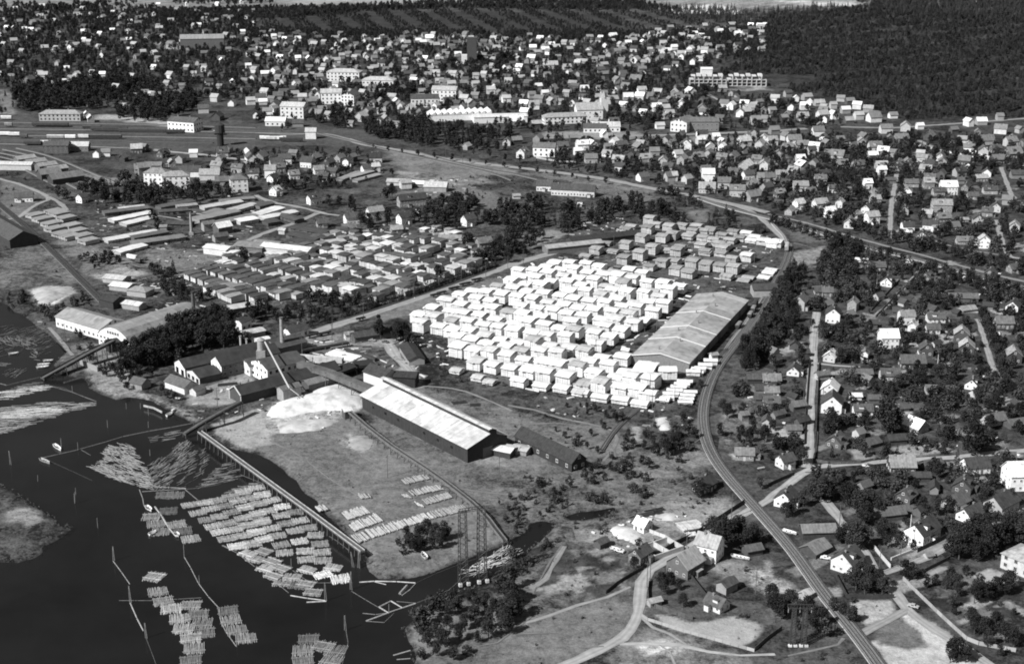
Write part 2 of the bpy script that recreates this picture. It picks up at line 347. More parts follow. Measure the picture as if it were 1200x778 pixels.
def npmesh(name,V,Fq,mats,smooth=False):
    m=bpy.data.meshes.new(name); m.vertices.add(len(V)); m.vertices.foreach_set('co',np.asarray(V,np.float32).ravel())
    k=Fq.shape[1]; m.loops.add(Fq.size); m.loops.foreach_set('vertex_index',Fq.astype(np.int32).ravel())
    m.polygons.add(len(Fq)); m.polygons.foreach_set('loop_start',np.arange(0,Fq.size,k,dtype=np.int32)); m.polygons.foreach_set('loop_total',np.full(len(Fq),k,np.int32))
    if smooth: m.polygons.foreach_set('use_smooth',np.ones(len(Fq),bool))
    for a in (mats if isinstance(mats,(list,tuple)) else [mats]): m.materials.append(a)
    m.update(calc_edges=True); return m
def groundmat():
    m,n,b=newmat('earth_and_grass',.95,.1)
    a1=n.nodes.new('ShaderNodeAttribute'); a1.attribute_name='tone'; a2=n.nodes.new('ShaderNodeAttribute'); a2.attribute_name='mot'
    oc=coord(n)
    f1=rng(n,noise(n,.05,4,oc,.6),.34,.66,-1,1); f2=rng(n,noise(n,.3,4,oc,.7),.36,.64,-1,1); f3=rng(n,noise(n,1.1,3,oc,.7),.34,.66,-1,1)
    vo=n.nodes.new('ShaderNodeTexVoronoi'); vo.inputs['Scale'].default_value=.07; n.links.new(oc,vo.inputs['Vector'])
    sx=n.nodes.new('ShaderNodeSeparateXYZ'); n.links.new(vo.outputs['Color'],sx.inputs[0]); f4=rng(n,sx.outputs[0],0,1,-1,1)
    s=math_(n,'ADD',math_(n,'MULTIPLY',f1,.7),math_(n,'MULTIPLY',f2,.85)); s=math_(n,'ADD',s,math_(n,'MULTIPLY',f3,.7)); 
    gard=rng(n,a2.outputs['Fac'],.38,.5,0,.6); s=math_(n,'ADD',s,math_(n,'MULTIPLY',f4,gard))
    mu=math_(n,'ADD',1,math_(n,'MULTIPLY',s,a2.outputs['Fac'])); mu=math_(n,'MAXIMUM',mu,.25)
    t=math_(n,'MINIMUM',math_(n,'MULTIPLY',a1.outputs['Fac'],mu),.8); n.links.new(t,b.inputs['Base Color'])
    bp=n.nodes.new('ShaderNodeBump'); bp.inputs['Strength'].default_value=.8; bp.inputs['Distance'].default_value=.35
    n.links.new(noise(n,1.1,4,oc,.7),bp.inputs['Height']); n.links.new(bp.outputs[0],b.inputs['Normal'])
    return m
gm=npmesh('ground',V,Fq,groundmat(),True)
for nm,arr in (('tone',tone),('mot',mot)):
    at=gm.attributes.new(nm,'FLOAT','POINT'); at.data.foreach_set('value',arr.astype(np.float32).ravel())
struct(obj('ground',gm))
# near apron under and behind the camera so the land goes on
ap=MB(); ap.poly([(-3000,-3000,-.02),(3000,-3000,-.02),(3000,300,-.02),(246,300,-.02),(-246,300,-.02),(-3000,300,-.02)])
o=ap.build('ground',tonemat('grassland',.4,.05)); o.color=(.09,.09,.09,1); struct(o)
# river water
def watermat():
    m,n,b=newmat('river_water',.14,.22)
    oc=coord(n); t=rng(n,noise(n,.012,5,oc,.65),.3,.7,.006,.017); n.links.new(t,b.inputs['Base Color'])
    bp=n.nodes.new('ShaderNodeBump'); bp.inputs['Strength'].default_value=.25; bp.inputs['Distance'].default_value=.05
    n.links.new(noise(n,1.3,3,oc,.6),bp.inputs['Height']); n.links.new(bp.outputs[0],b.inputs['Normal']); return m
wm=MB(); wm.poly([(-900,60,-.9),(110,60,-.9),(110,640,-.9),(20,900,-.9),(-900,900,-.9)])
struct(wm.build('river_water',watermat()))
# ---------------------------------------------------------------- roads
occ={}
def occupy(x,y,r=3):
    for i in range(int((x-r)//3),int((x+r)//3)+1):
        for j in range(int((y-r)//3),int((y+r)//3)+1): occ[(i,j)]=1
def free(x,y): return (int(x//3),int(y//3)) not in occ
def roadmat(name,base,amp):
    m,n,b=newmat(name,.95,.1); oc=coord(n); oi=n.nodes.new('ShaderNodeObjectInfo')
    uv=n.nodes.new('ShaderNodeAttribute'); uv.attribute_name='across'
    f=rng(n,noise(n,.25,5,oc,.65),.3,.7,1-amp,1+amp)
    tr=math_(n,'ABSOLUTE',math_(n,'SUBTRACT',math_(n,'ABSOLUTE',math_(n,'SUBTRACT',uv.outputs['Fac'],.5),0),.2),0)
    f=math_(n,'MULTIPLY',f,rng(n,tr,0,.2,1.12,.86)); f=math_(n,'MULTIPLY',f,oi.outputs['Color'])
    n.links.new(f,b.inputs['Base Color']); return m
M['road']=roadmat('gravel_road',.3,.2)
zlev=[0]
def ribbon(name,pts,w_,z=.06,tone=.3,mat=None,jit=.0,ends=None):
    P=smooth_path(pts,5.0); v=[];f=[];ac=[]
    zlev[0]+=1; z=z+.012*(zlev[0]%12)
    for i,(x,y) in enumerate(P):
        a=P[max(i-1,0)]; b=P[min(i+1,len(P)-1)]; d=Vector((b[0]-a[0],b[1]-a[1],0)).normalized(); n_=Vector((-d.y,d.x,0))
        for k,q in enumerate((-.5,-.17,.17,.5)):
            ww=w_*q+(rnd.uniform(-jit,jit) if k in (0,3) else 0)
            X=x+n_.x*ww; Y=y+n_.y*ww; v.append((X,Y,float(terr(X,Y))+z-(.05 if k in(0,3) else 0))); ac.append(k/3)
        occupy(x,y,w_/2+.3)
        if i:
            for k in range(3): c=(i-1)*4+k; f.append((c,c+4,c+5,c+1))
    m=mesh(name,v,f,mat or M['road']); at=m.attributes.new('across','FLOAT','POINT'); at.data.foreach_set('value',ac)
    o=obj(name,m,None,tone=tone); struct(o); return P
ROADS=[ # name, width, tone, tile, pts, jitter
('road',9,.30,'P',[(408,163),(430,170),(480,178),(531,188),(600,196),(644,201),(703,209),(765,221),(824,232),(866,241),(900,249)],.8),
('path',4.5,.24,'P',[(900,251),(951,263),(1003,279),(1080,299),(1157,320),(1215,333)],.5),
('road',6,.30,'P',[(850,238),(878,247),(896,260),(912,274),(920,282)],.6),
('road',9,.30,'P',[(723,275),(703,279),(672,290),(638,299),(600,310),(560,325),(518,339),(480,353),(444,365),(404,378),(364,391),(340,402)],.9),
('road',6.5,.34,'P',[(449,396),(458,408),(466,420),(480,433),(490,452)],1.2),
('path',2.2,.24,'P',[(490,452),(530,455),(560,464),(585,475),(600,482)],.5),
('road',6,.36,'P',[(957,366),(955,380),(952,431),(949,483),(947,534),(944,548)],.4),
('road',5.8,.36,'P',[(1210,527),(1116,536),(1060,539),(1023,542),(956,547),(938,556),(918,572),(900,586),(880,598),(857,609),(830,626),(806,642),(780,656),(762,668),(752,682),(750,706),(744,727),(728,748),(700,763),(655,783)],.5),
('road',5.5,.34,'P',[(966,586),(978,600),(990,618),(1002,634),(1013,647),(1028,671),(1044,688),(1064,714),(1095,738),(1144,768),(1185,795)],.6),
('road',5,.28,'P',[(1064,714),(1040,727),(1020,737),(1003,746)],.3),
('road',6,.3,'P',[(1036,672),(1060,663),(1085,652),(1113,637),(1150,618),(1210,590)],.8),
('road',5,.3,'P',[(1052,196),(1049,215),(1046,231),(1044,250),(1043,270)],.4),
('road',5,.3,'P',[(1173,196),(1180,215),(1187,230),(1208,248)],.4),
('road',5,.3,'P',[(1168,258),(1173,278),(1180,296),(1188,302),(1210,304)],.4),
('road',4.5,.3,'P',[(1146,374),(1152,392),(1157,411),(1164,430),(1174,450)],.4),
('road',4,.26,'P',[(1087,308),(1070,326),(1054,344),(1040,358),(1024,371)],.4),
('road',8,.27,'P',[(985,149),(1044,150),(1093,147),(1150,143),(1215,138)],.5),
('road',6,.3,'P',[(1077,165),(1106,178),(1140,184),(1178,191),(1215,197)],.4),
('road',10,.27,'P',[(628,162),(680,161),(728,160),(800,158),(900,154),(945,151)],.6),
('road',5,.3,'P',[(-20,207),(0,210),(31,219),(57,232),(45,239),(33,246),(22,255),(0,258)],.6),
('road',5,.28,'P',[(57,231),(70,238),(78,247)],.6),
('road',6,.3,'P',[(300,229),(318,237),(340,241),(364,246),(382,251),(398,253)],.8),
('road',6,.28,'P',[(372,250),(358,256),(344,262),(320,270),(300,278),(284,286)],.8),
('path',2.5,.26,'P',[(185,253),(205,256),(223,262)],.4),
('path',2.2,.3,'D3',[(30,592),(180,555),(300,510),(430,470),(540,425)],.5),
('path',2.5,.4,'D3',[(490,685),(620,680),(760,690),(900,720),(1040,740),(1200,735)],.7),
('path',1.6,.3,'D3',[(590,560),(640,610),(720,640),(800,690)],.4),
('path',1.5,.3,'D3',[(670,690),(720,720),(750,790)],.3),
('path',2.0,.2,'C3',[(-20,370),(100,390),(230,430),(330,450),(430,470),(480,520),(420,620),(360,640)],.6),
('path',1.6,.2,'D4',[(90,740),(200,715),(320,690),(345,660)],.3),
('road',8,.34,'P',[(110,172),(160,174),(200,178),(242,182),(290,188)],.8),
('road',5,.25,'P',[(300,156),(340,158),(380,157),(408,163)],.5),
('path',3,.35,'C4',[(215,178),(300,188),(420,196)],.3),
('path',2.5,.25,'P',[(622,690),(640,678),(652,655),(662,640)],.5),
('path',3,.25,'P8',[(430,30),(520,130),(600,230),(640,275)],.3),
('path',2,.2,'A3',[(900,430),(960,465),(985,480)],.3),('path',5,.28,'A3',[(860,425),(930,450),(985,480)],.5),
('path',4,.25,'A4',[(-10,748),(60,748),(110,752)],.3),
('path',3,.22,'B4',[(700,270),(760,320),(860,350),(960,370),(1060,385)],.3),
('path',2.2,.35,'D2',[(1240,600),(1167,620)],.3),
]
ROADS+=[('path',1.3,.19,'C3',[(-60,440),(60,455),(200,450),(330,470),(430,500)],.5),('path',1.2,.16,'C3',[(440,540),(470,600),(400,660),(330,720)],.4),('path',1.2,.2,'C2',[(480,600),(600,660),(800,720),(1000,760),(1167,778)],.5),('path',1.1,.2,'C2',[(60,530),(200,600),(330,700),(480,790)],.4),('path',1.1,.17,'D3',[(100,450),(180,300),(230,240)],.4),('path',1.0,.18,'D3',[(20,640),(200,640),(330,700),(420,700)],.4),('path',1.2,.2,'D2',[(1010,700),(1100,680),(1250,560)],.4),('path',1.2,.17,'C3',[(640,580),(700,560),(790,560),(860,520)],.4),('path',1.2,.16,'B1',[(20,400),(150,420),(280,450),(370,500)],.5),('path',1.2,.16,'B1',[(20,440),(150,460),(300,500)],.5),('path',1.6,.18,'B1',[(260,240),(330,290),(420,350),(520,400),(640,440)],.5),('path',1.4,.2,'B1',[(640,440),(760,450),(860,480),(960,500)],.5),('path',1.2,.18,'B2',[(560,170),(700,150),(860,130),(1000,140)],.5),('path',1.4,.16,'B3',[(700,170),(820,240),(960,290)],.4),('path',1.2,.2,'B4',[(120,330),(250,370),(280,420)],.4)]
for nm,w_,tn,t,pts,j in ROADS: ribbon(nm,GL(t,pts),w_*(.62 if w_<9 else .72),tone=tn*.95,jit=j*.9)
# ---------------------------------------------------------------- railways
M['ballast']=tonemat('ballast',.25,1.0)
def off(P,d):
    out=[]
    for i,(x,y) in enumerate(P):
        a=P[max(i-1,0)]; b=P[min(i+1,len(P)-1)]; q=Vector((b[0]-a[0],b[1]-a[1],0)).normalized(); out.append((x-q.y*d,y+q.x*d))
    return out
def sweep(mb,P,w_,z0,z1,mi=0,flare=0):
    n=len(mb.v)
    for i,(x,y) in enumerate(P):
        a=P[max(i-1,0)]; b=P[min(i+1,len(P)-1)]; q=Vector((b[0]-a[0],b[1]-a[1],0)).normalized()
        for (s,z,e) in ((-1,z0,flare),(-1,z1,0),(1,z1,0),(1,z0,flare)):
            d=s*(w_/2+e); X=x-q.y*d; Y=y+q.x*d; mb.v.append((X,Y,float(terr(X,Y))+z))
        if i:
            for k in range(3): c=n+(i-1)*4+k; mb.f.append((c,c+4,c+5,c+1)); mb.m.append(mi)
def railway(pts,tracks=(0,),bw_=None,bed=.34,sleepers=True,rails=True):
    P=smooth_path(pts,4.0); tracks=[k*.46 for k in tracks]; W=bw_*.75 if bw_ else (1.75+max(tracks)-min(tracks)); c=(max(tracks)+min(tracks))/2
    mb=MB(); zlev[0]+=1; zz=.5+.01*(zlev[0]%9); sweep(mb,off(P,c),W,-.1,zz,0,.45); mb.v=mb.v
    o=mb.build('track_bed',M['ballast'],tone=bed); struct(o)
    sl=MB()
    for tk in tracks:
        Q=off(P,tk)
        if rails:
            for s in (-.5,.5):
                rb=MB(); sweep(rb,off(Q,s),.2,zz,zz+.16); o=rb.build('rail',M['rail'],tone=.045); struct(o)
        if sleepers:
            acc=0
            for i in range(len(Q)-1):
                a=Vector((*Q[i],0)); b=Vector((*Q[i+1],0)); L=(b-a).length; d=(b-a)/L; t=acc
                while t<L:
                    c_=a+d*t; p=Vector((-d.y,d.x,0))*1.25; z_=float(terr(c_.x,c_.y))+zz+.05
                    sl.obb((c_.x-p.x,c_.y-p.y,z_),(c_.x+p.x,c_.y+p.y,z_),.26,.12); t+=.65
                acc=t-L
        for (x,y) in Q[::1]: occupy(x,y,2.5)
    if sleepers and sl.v: o=sl.build('sleepers',M['oldwood'],tone=.07); stuff(o,'dark wooden sleepers set across the railway ballast')
    return P
RW=GL('P',[(924,286),(925,292),(922,304),(914,322),(902,345),(889,368),(875,388),(858,408),(842,430),(832,450),(826,470),(824,492),(828,516),(838,538),(854,560),(876,585),(902,614),(930,647),(966,697),(1002,742),(1030,780),(1050,812)])
railway(RW,(-2.3,2.3))
railway(GL('P',[(905,262),(912,270),(919,278),(925,292)]),(0,),sleepers=False)
railway(GL('P',[(900,342),(885,362),(872,382),(862,394),(851,410)]),(0,),sleepers=False)
railway(GL('P',[(370,156),(413,166),(450,175),(490,184),(531,193),(575,203),(600,212)]),(0,),bed=.12,sleepers=False)
railway(GL('P',[(488,178),(530,190),(570,199),(600,204),(650,215),(700,222)]),(0,),bed=.13,sleepers=False)
railway(GL('P',[(820,233),(850,243),(900,256),(950,270),(1003,287),(1080,306),(1157,327),(1220,342)]),(-2.4,2.4),bed=.27,sleepers=False)
railway(GL('P',[(-15,228),(0,241),(31,267),(64,298),(88,322),(98,332),(112,346),(120,354)]),(-1.4,1.4),bed=.14)
for k,(y0,y1,x0,x1) in enumerate(((143,150,-40,300),(147,154,-40,330),(151,157,-40,360),(155,160,-40,370),(159,163,-40,300),(163,168,-40,250),(168,176,-40,200))):
    railway(GL('P',[(x0,y0),((x0+x1)/2,(y0+y1)/2-1),(x1,y1)]),(0,),bed=.08 if k%2 else .15,sleepers=False)
for k in range(5): railway(GL('P',[(20-k*16,174+k*1.5),(60-k*12,184+k*2),(110-k*14,204+k*2),(140-k*16,216+k*2)]),(0,),bed=.15,sleepers=False)
railway(GL('P',[(395,376),(430,366),(480,350),(530,333),(580,315)]),(0,),bed=.1,sleepers=False)
railway(GL('P',[(705,528),(725,500),(760,470),(790,452),(830,430),(852,410)]),(0,),bw_=2.6,bed=.12,sleepers=False)
# ---------------------------------------------------------------- things and their labels
THINGS=[]
def thing(name,look,cat,x,y,z=None,rz=0,group=None,r=0,m=None,tone=None):
    zz=float(terr(x,y)) if z is None else z
    o=empty(name,(x,y,zz),rz) if m is None else obj(name,m,None,(x,y,zz),rz,None,tone)
    THINGS.append([o,look,cat,group,x,y])
    if r: occupy(x,y,r)
    return o
def word(t): return 'white' if t>.55 else 'pale' if t>.3 else 'grey' if t>.14 else 'dark'
HW=0
def window_mesh(w_,h_,nm):
    mb=MB(); f=.14
    mb.poly([(-w_/2+f,-.02,-h_/2+f),(w_/2-f,-.02,-h_/2+f),(w_/2-f,-.02,h_/2-f),(-w_/2+f,-.02,h_/2-f)],1)
    for (a,b,c,d) in ((-w_/2,w_/2,-h_/2,-h_/2+f),(-w_/2,w_/2,h_/2-f,h_/2),(-w_/2,-w_/2+f,-h_/2+f,h_/2-f),(w_/2-f,w_/2,-h_/2+f,h_/2-f),(-.04,.04,-h_/2+f,h_/2-f)):
        mb.box(a,b,-.09,.01,c,d,0)
    return mesh(nm,mb.v,mb.f,[FRM,GLS],mb.m)
def solid(name,t,rough=.8,spec=.2):
    m,n,b=newmat(name,rough,spec); b.inputs['Base Color'].default_value=(t,t,t,1); return m
FRM=tonemat('window_frame_paint',.1,3); GLS=solid('dark_glass',.015,.1,.5)
WIN=window_mesh(1.25,1.35,'window'); WINL=window_mesh(2.4,1.4,'window_wide')
db=MB(); db.box(-.5,.5,-.08,.02,-1.05,1.05,0); db.box(-.62,.62,-.05,.01,-1.05,1.17,1)
DOOR=mesh('door',db.v,db.f,[M['board'],FRM],db.m)
cb=MB(); cb.box(-.45,.45,-.4,.4,-.8,.9); cb.box(-.55,.55,-.5,.5,.9,1.05); cb.box(-.2,.2,-.2,.2,1.05,1.25)
CHIM=mesh('chimney',cb.v,cb.f,M['brick'])
def gable_parts(L,W,H,rise,oh=.45,hip=False,mono=False,gambrel=False,z0=-.4):
    wb=MB(); a,b=L/2,W/2
    if hip:
        wb.box(-a,a,-b,b,z0,H)
    elif mono:
        for s in (-1,1):
            p=[(s*a,-b,z0),(s*a,b,z0),(s*a,b,H+rise),(s*a,-b,H)]; wb.poly(p if s>0 else p[::-1])
        wb.poly([(-a,-b,z0),(a,-b,z0),(a,-b,H),(-a,-b,H)]); wb.poly([(a,b,z0),(-a,b,z0),(-a,b,H+rise),(a,b,H+rise)])
    else:
        for s in (-1,1):
            if gambrel: p=[(s*a,-b,z0),(s*a,b,z0),(s*a,b,H),(s*a,b*.62,H+rise*.7),(s*a,0,H+rise),(s*a,-b*.62,H+rise*.7),(s*a,-b,H)]
            else: p=[(s*a,-b,z0),(s*a,b,z0),(s*a,b,H),(s*a,0,H+rise),(s*a,-b,H)]
            wb.poly(p if s>0 else p[::-1])
        wb.poly([(-a,-b,z0),(a,-b,z0),(a,-b,H),(-a,-b,H)]); wb.poly([(a,b,z0),(-a,b,z0),(-a,b,H),(a,b,H)])
    rb=MB(); t=.16; A=a+oh
    def slab(y0,z0_,y1,z1_):
        n=len(rb.v); 
        for x in (-A,A): rb.v+=[(x,y0,z0_),(x,y1,z1_),(x,y1,z1_+t),(x,y0,z0_+t)]
        for f in ((0,1,2,3),(7,6,5,4),(0,4,5,1),(1,5,6,2),(2,6,7,3),(3,7,4,0)): rb.f.append(tuple(n+i for i in f)); rb.m.append(0)
    k=rise/b; e=.03
    if hip:
        hl=max(a-b,0); B=b+oh; z=H-oh*k+e; base=[(-A,-B,z),(A,-B,z),(A,B,z),(-A,B,z)]; tp=[(-hl,0,H+rise),(hl,0,H+rise)]
        rb.poly([base[0],base[1],tp[1],tp[0]]); rb.poly([base[2],base[3],tp[0],tp[1]]); rb.poly([base[1],base[2],tp[1]]); rb.poly([base[3],base[0],tp[0]]); rb.poly(base[::-1])
    elif mono:
        km=rise/W; slab(-b-oh,H-oh*km+e,b+oh,H+rise+oh*km+e)
    elif gambrel:
        for s in (-1,1): slab(s*(b+.2),H-.25+e,s*b*.62,H+rise*.7+e); slab(s*b*.62,H+rise*.7+e,0,H+rise+e+.02)
    else:
        for s in (-1,1): slab(s*(b+oh),H-oh*k+e,0,H+rise+e)
    return wb,rb
def building(name,look,cat,x,y,ang,L,W,H,wt,rt,rise=None,chim=1,win=2,hip=False,mono=False,gambrel=False,oh=.45,wm='wall',rm='roof',group=None,ct=None,wframe=.75,sides=None,storeys=None,door=True,winwide=False,wspace=2.6,small=False):
    if small: wspace*=.74
    rise=W*.42 if rise is None else rise
    hs=.74 if small else 1.0
    o=thing(name,look,cat,x,y,None,R(ang),group)
    ca,sa=math.cos(R(ang)),math.sin(R(ang))
    for i in range(-int(L/6)-1,int(L/6)+2):
        for j in range(-int(W/6)-1,int(W/6)+2):
            u=max(-L/2,min(L/2,i*3)); v=max(-W/2,min(W/2,j*3)); occupy(x+u*ca-v*sa,y+u*sa+v*ca,1.6)
    wb,rb=gable_parts(L,W,H,rise,oh,hip,mono,gambrel)
    wb.build('wall',M[wm],o,tone=wt); ro=rb.build('roof',M[rm],o,tone=rt)
    for c in range(chim):
        q=obj('chimney',CHIM,ro,(L*(.18 if c==0 else -.28),W*.06,H+rise*.9),0,(hs,hs,hs),.2 if ct is None else ct)
    if win:
        st=storeys or (2 if H>=4.9 else 1)
        for s in (1,-1):                       # long sides then gable ends, only the ones turned to the lens side
            ny=-s*ca if True else 0
            # long side at local y=s*W/2, world normal = (-s*sa, s*ca)
            if s*ca<0.15:
                n=max(1,int(L/wspace))
                for k in range(n):
                    for q in range(st):
                        xx=(k+.5)/n*L-L/2
                        if door and q==0 and k==n//2 and win>1 and not winwide:
                            obj('door',DOOR,o,(xx,s*(W/2+.03),.95*hs),math.pi if s>0 else 0,(hs,hs,hs),.15 if wt>.4 else .5); continue
                        obj('window',WINL if winwide else WIN,o,(xx,s*(W/2+.03),1.75*hs+q*(H-.4)/st),math.pi if s>0 else 0,(hs,hs,hs),wframe)
            # gable end at local x=s*L/2, world normal (s*ca, s*sa)
            if s*sa<0.15 and not mono:
                n=max(1,int(W/(3.0*hs)))
                for q in range(st+(0 if hip else 1)):
                    m_=n if q<st else max(1,n//2)
                    for k in range(m_):
                        yy=((k+.5)/m_-.5)*(W if q<st else W*.4)
                        if q==st and rise<1.9*hs: continue
                        obj('window',WIN,o,(s*(L/2+.03),yy,1.75*hs+q*(H-.4)/st+(0 if q<st else .1)),R(90) if s>0 else R(-90),(hs,hs,hs),wframe)
    if small and win==2 and not hip:
        q_=rnd.random(); sd=-1 if -(-ca)>0 else 1; sd=-1 if ca>0 else 1
        if q_<.5 and L>5.5:      # porch
            pw=rnd.uniform(1.6,2.6); px0=rnd.uniform(-L*.25,L*.25); q=MB(); q.box(px0-pw/2,px0+pw/2,*sorted((sd*(W/2+.02),sd*(W/2+1.5))),-.2,2.0); q.build('porch',M[wm],o,tone=wt); q=MB(); q.box(px0-pw/2-.2,px0+pw/2+.2,*sorted((sd*(W/2+.0),sd*(W/2+1.75))),2.02,2.18); q.build('porch_roof',M[rm],o,tone=rt)
        if q_>.35 and q_<.75 and rise>2:     # dormer
            q=MB(); x0=-L*.12; yb=sd*W*.1; yf=sd*W*.4; q.box(x0-.9,x0+.9,*sorted((yb,yf)),H+rise*.15,H+rise*.72); dm=q.build('dormer',M[wm],o,tone=wt); q=MB(); q.box(x0-1.1,x0+1.1,*sorted((yb,yf+sd*.2)),H+rise*.73,H+rise*.73+.14); q.build('dormer_roof',M[rm],o,tone=rt)
        if .6<q_ and L>6:       # lower extension at the gable
            e=rnd.uniform(1.6,2.6); q=MB(); q.box(L/2+.02,L/2+e,-W*.32,W*.3,-.3,H*.62); q.build('extension',M[wm],o,tone=wt*.95); q=MB(); q.box(L/2+.0,L/2+e+.2,-W*.36,W*.34,H*.63,H*.63+.16); q.build('extension_roof',M[rm],o,tone=rt)
        if rnd.random()<.3: obj('chimney',CHIM,ro,(-L*.3,-W*.05,H+rise*.88),0,(hs*.9,hs*.9,hs),.25)
    return o
def look_house(wt,rt,L,W,H,noun='house',extra=''):
    a='two-storey ' if H>=4.9 and noun=='house' else ''
    b='small ' if L*W<52 and noun=='house' and not a else ''
    wd={'white':'white','pale':'pale','grey':'grey','dark':'dark'}[word(wt)]
    rd={'white':'bright roof','pale':'pale roof','grey':'grey roof','dark':'dark roof'}[word(rt)]
    return f'{b}{a}{wd} {noun}, {rd}{extra}'
def house(t,zx,zy,ang,L,W,H,wt,rt,noun='house',name=None,front=False,f=None,**k):
    f=f or ((.9 if t=='D4' else .8 if t=='C4' else .74) if noun=='house' else .78); L*=f; W*=f; H*=.84; k.setdefault('small',True)
    if 'rise' in k: k['rise']*=f
    x,y=G(t,zx,zy); ca,sa=math.cos(R(ang)),math.sin(R(ang))
    if front: x+=ca*L/2; y+=sa*L/2
    else: y+=abs(L/2*sa)*.9+abs(W/2*ca)*.9
    near=scale_at(x,y)
    if 'win' not in k: k['win']=2 if near>1.75 and noun in('house','villa') else 0
    if 'chim' not in k: k['chim']=1 if noun in('house','villa') else 0
    if noun in ('shed','barn') : k.setdefault('wm','board')
    return building(name or (noun.replace(' ','_')),look_house(wt,rt,L/.75,W/.75,H/.84,noun),noun,x,y,ang,L,W,H,wt,rt,**k)
# ---- a stack of sawn lumber under a board roof
PILES=[]
for v_ in range(5):
    q=random.Random(v_+40); mb=MB(); n=3
    for k in range(n):
        x0=-.5+k/n; mb.box(x0+.01,x0+1/n-.012,-.5+q.uniform(0,.03),.5-q.uniform(0,.03),0,1-q.uniform(0,.02),0,bottom=False)
    PILES.append(mesh('plank_pile',mb.v,mb.f,M['plank']))
ROOFS=[]
for v_ in range(5):
    q=random.Random(v_+90); mb=MB(); n=5; ap=.1*(q.random()-.3)
    for k in range(n):
        x0=-.5+k/n; x1=x0+1/n-.006; d0=q.uniform(-.03,.05); d1=q.uniform(-.03,.03); zz=q.uniform(-.03,.03)
        for (ya,za,yb,zb) in ((-.5-d0,0,ap,1),(ap,1,.5+d1,.15)):
            i=len(mb.v)
            for x in (x0,x1): mb.v+=[(x,ya,za+zz),(x,yb,zb+zz),(x,yb,zb+zz+.22),(x,ya,za+zz+.22)]
            for f in ((0,1,2,3),(7,6,5,4),(0,4,5,1),(1,5,6,2),(2,6,7,3),(3,7,4,0)): mb.f.append(tuple(i+j for j in f)); mb.m.append(0)
    ROOFS.append(mesh('board_roof',mb.v,mb.f,M['boards']))
bb=MB()
for k in range(3): bb.box(-.46+.42*k,-.38+.42*k,-.5,.5,0,.45)
BEAR=mesh('bearer',bb.v,bb.f,M['oldwood'])
def stack(x,y,ang,L,D,H,wt,rt,look,group,npile=2,rise=.7,bear=True,name='lumber_stack'):
    o=thing(name,look,name.replace('_',' '),x,y,None,R(ang),group,r=max(L,D)/2)
    z0=.45 if bear else 0
    for k in range(npile):
        w_=L/npile; h=H-rnd.uniform(0,.15)
        obj('plank_pile',rnd.choice(PILES),o,(-L/2+(k+.5)*w_,0,z0),0,(w_*.985,D*rnd.uniform(.94,1),h-z0),wt*rnd.uniform(.86,1.04))
    if bear: obj('bearer',BEAR,o,(0,0,0),0,(L,D,1),.1)
    obj('board_roof',rnd.choice(ROOFS),o,(0,0,H+.02),R(rnd.uniform(-1.5,1.5)),(L+.25,D+.8,rise),rt)
    return o
def stackat(t,zx,zy,ang,L,D,H,wt,rt,look,group,**k):
    x,y=G(t,zx,zy); ca,sa=math.cos(R(ang)),math.sin(R(ang)); x+=-sa*D/2; y+=ca*D/2
    return stack(x,y,ang,L,D,H,wt,rt,look,group,**k)
def cyl(mb,x,y,z0,z1,r0,r1,k=12,mi=0): mb.bar((x,y,z0),(x,y,z1),r0,r1,k,mi)
# ================================================================ the sawmill yard: white stacks
YARD=GL('P',[(474,386),(484,393),(505,398),(528,404),(524,428),(560,440),(600,450),(650,464),(700,470),(742,478),(765,460),(790,452),(760,434),(736,418),(752,396),(772,378),(806,352),(826,340),(800,338),(770,330),(735,322),(690,312),(650,306),(632,312),(606,322),(560,344),(520,349),(496,362),(484,372)])
ORD=['first','second','third','fourth','fifth','sixth','seventh','eighth','ninth','tenth','eleventh','twelfth','thirteenth','fourteenth','fifteenth','sixteenth','seventeenth','eighteenth','nineteenth','twentieth','twenty-first','twenty-second','twenty-third','twenty-fourth','twenty-fifth','twenty-sixth','twenty-seventh','twenty-eighth','twenty-ninth','thirtieth']
for d_ in ('thirt','fort','fift','sixt','sevent','eight'): ORD+= ([] if d_=='thirt' else [d_+'ieth'])+[d_+'y-'+e_ for e_ in ORD[:9]]
ua=-27.0; uc,us=math.cos(R(ua)),math.sin(R(ua)); ox,oy=G('P',640,464)
DU,DV=8.4,11.3; rows={}
px_,py_=zip(*YARD)
for j in range(0,24):
    for i in range(-26,26):
        a=i*DU+(j*37%9)*1.0; b=j*DV+5.0
        # rows bend a little towards the long warehouse
        aa=R(ua+2.0+a*.02); x=ox+a*uc-b*us+0; y=oy+a*us+b*uc - .0*a
        x+=rnd.uniform(-.9,.9); y+=rnd.uniform(-1.2,1.2)
        if bool(in_poly(np.array([x]),np.array([y]),YARD)[0]) and dist_poly(np.array([x]),np.array([y]),YARD)[0]>3.0: rows.setdefault(j,[]).append((i,x,y))
nrow=0; WCOUNT=0
for j in sorted(rows):
    nrow+=1
    for k,(i,x,y) in enumerate(rows[j]):
        if rnd.random()<.03: continue
        grey=rnd.random()<.12; low=rnd.random()<.12; H=rnd.uniform(3.7,5.5) if not low else rnd.uniform(2,3); 
        if low: H=rnd.uniform(1.6,2.6)
        L=rnd.uniform(6.2,7.1); D=rnd.uniform(5.8,8.4); wt=rnd.uniform(.74,.88); rt=rnd.uniform(.4,.64) if grey else rnd.uniform(.72,.88)
        look=f"={'low ' if low else ''}{'grey-topped' if grey else 'white'} lumber stack, {ORD[k]} from the river end, {ORD[nrow-1]} row from the meadow"
        stack(x,y,ua+rnd.uniform(-2.5,2.5),L,D,H,wt,rt,look,'white lumber stacks in the big yard'); WCOUNT+=1
print('white stacks',WCOUNT,len(rows))
k=0
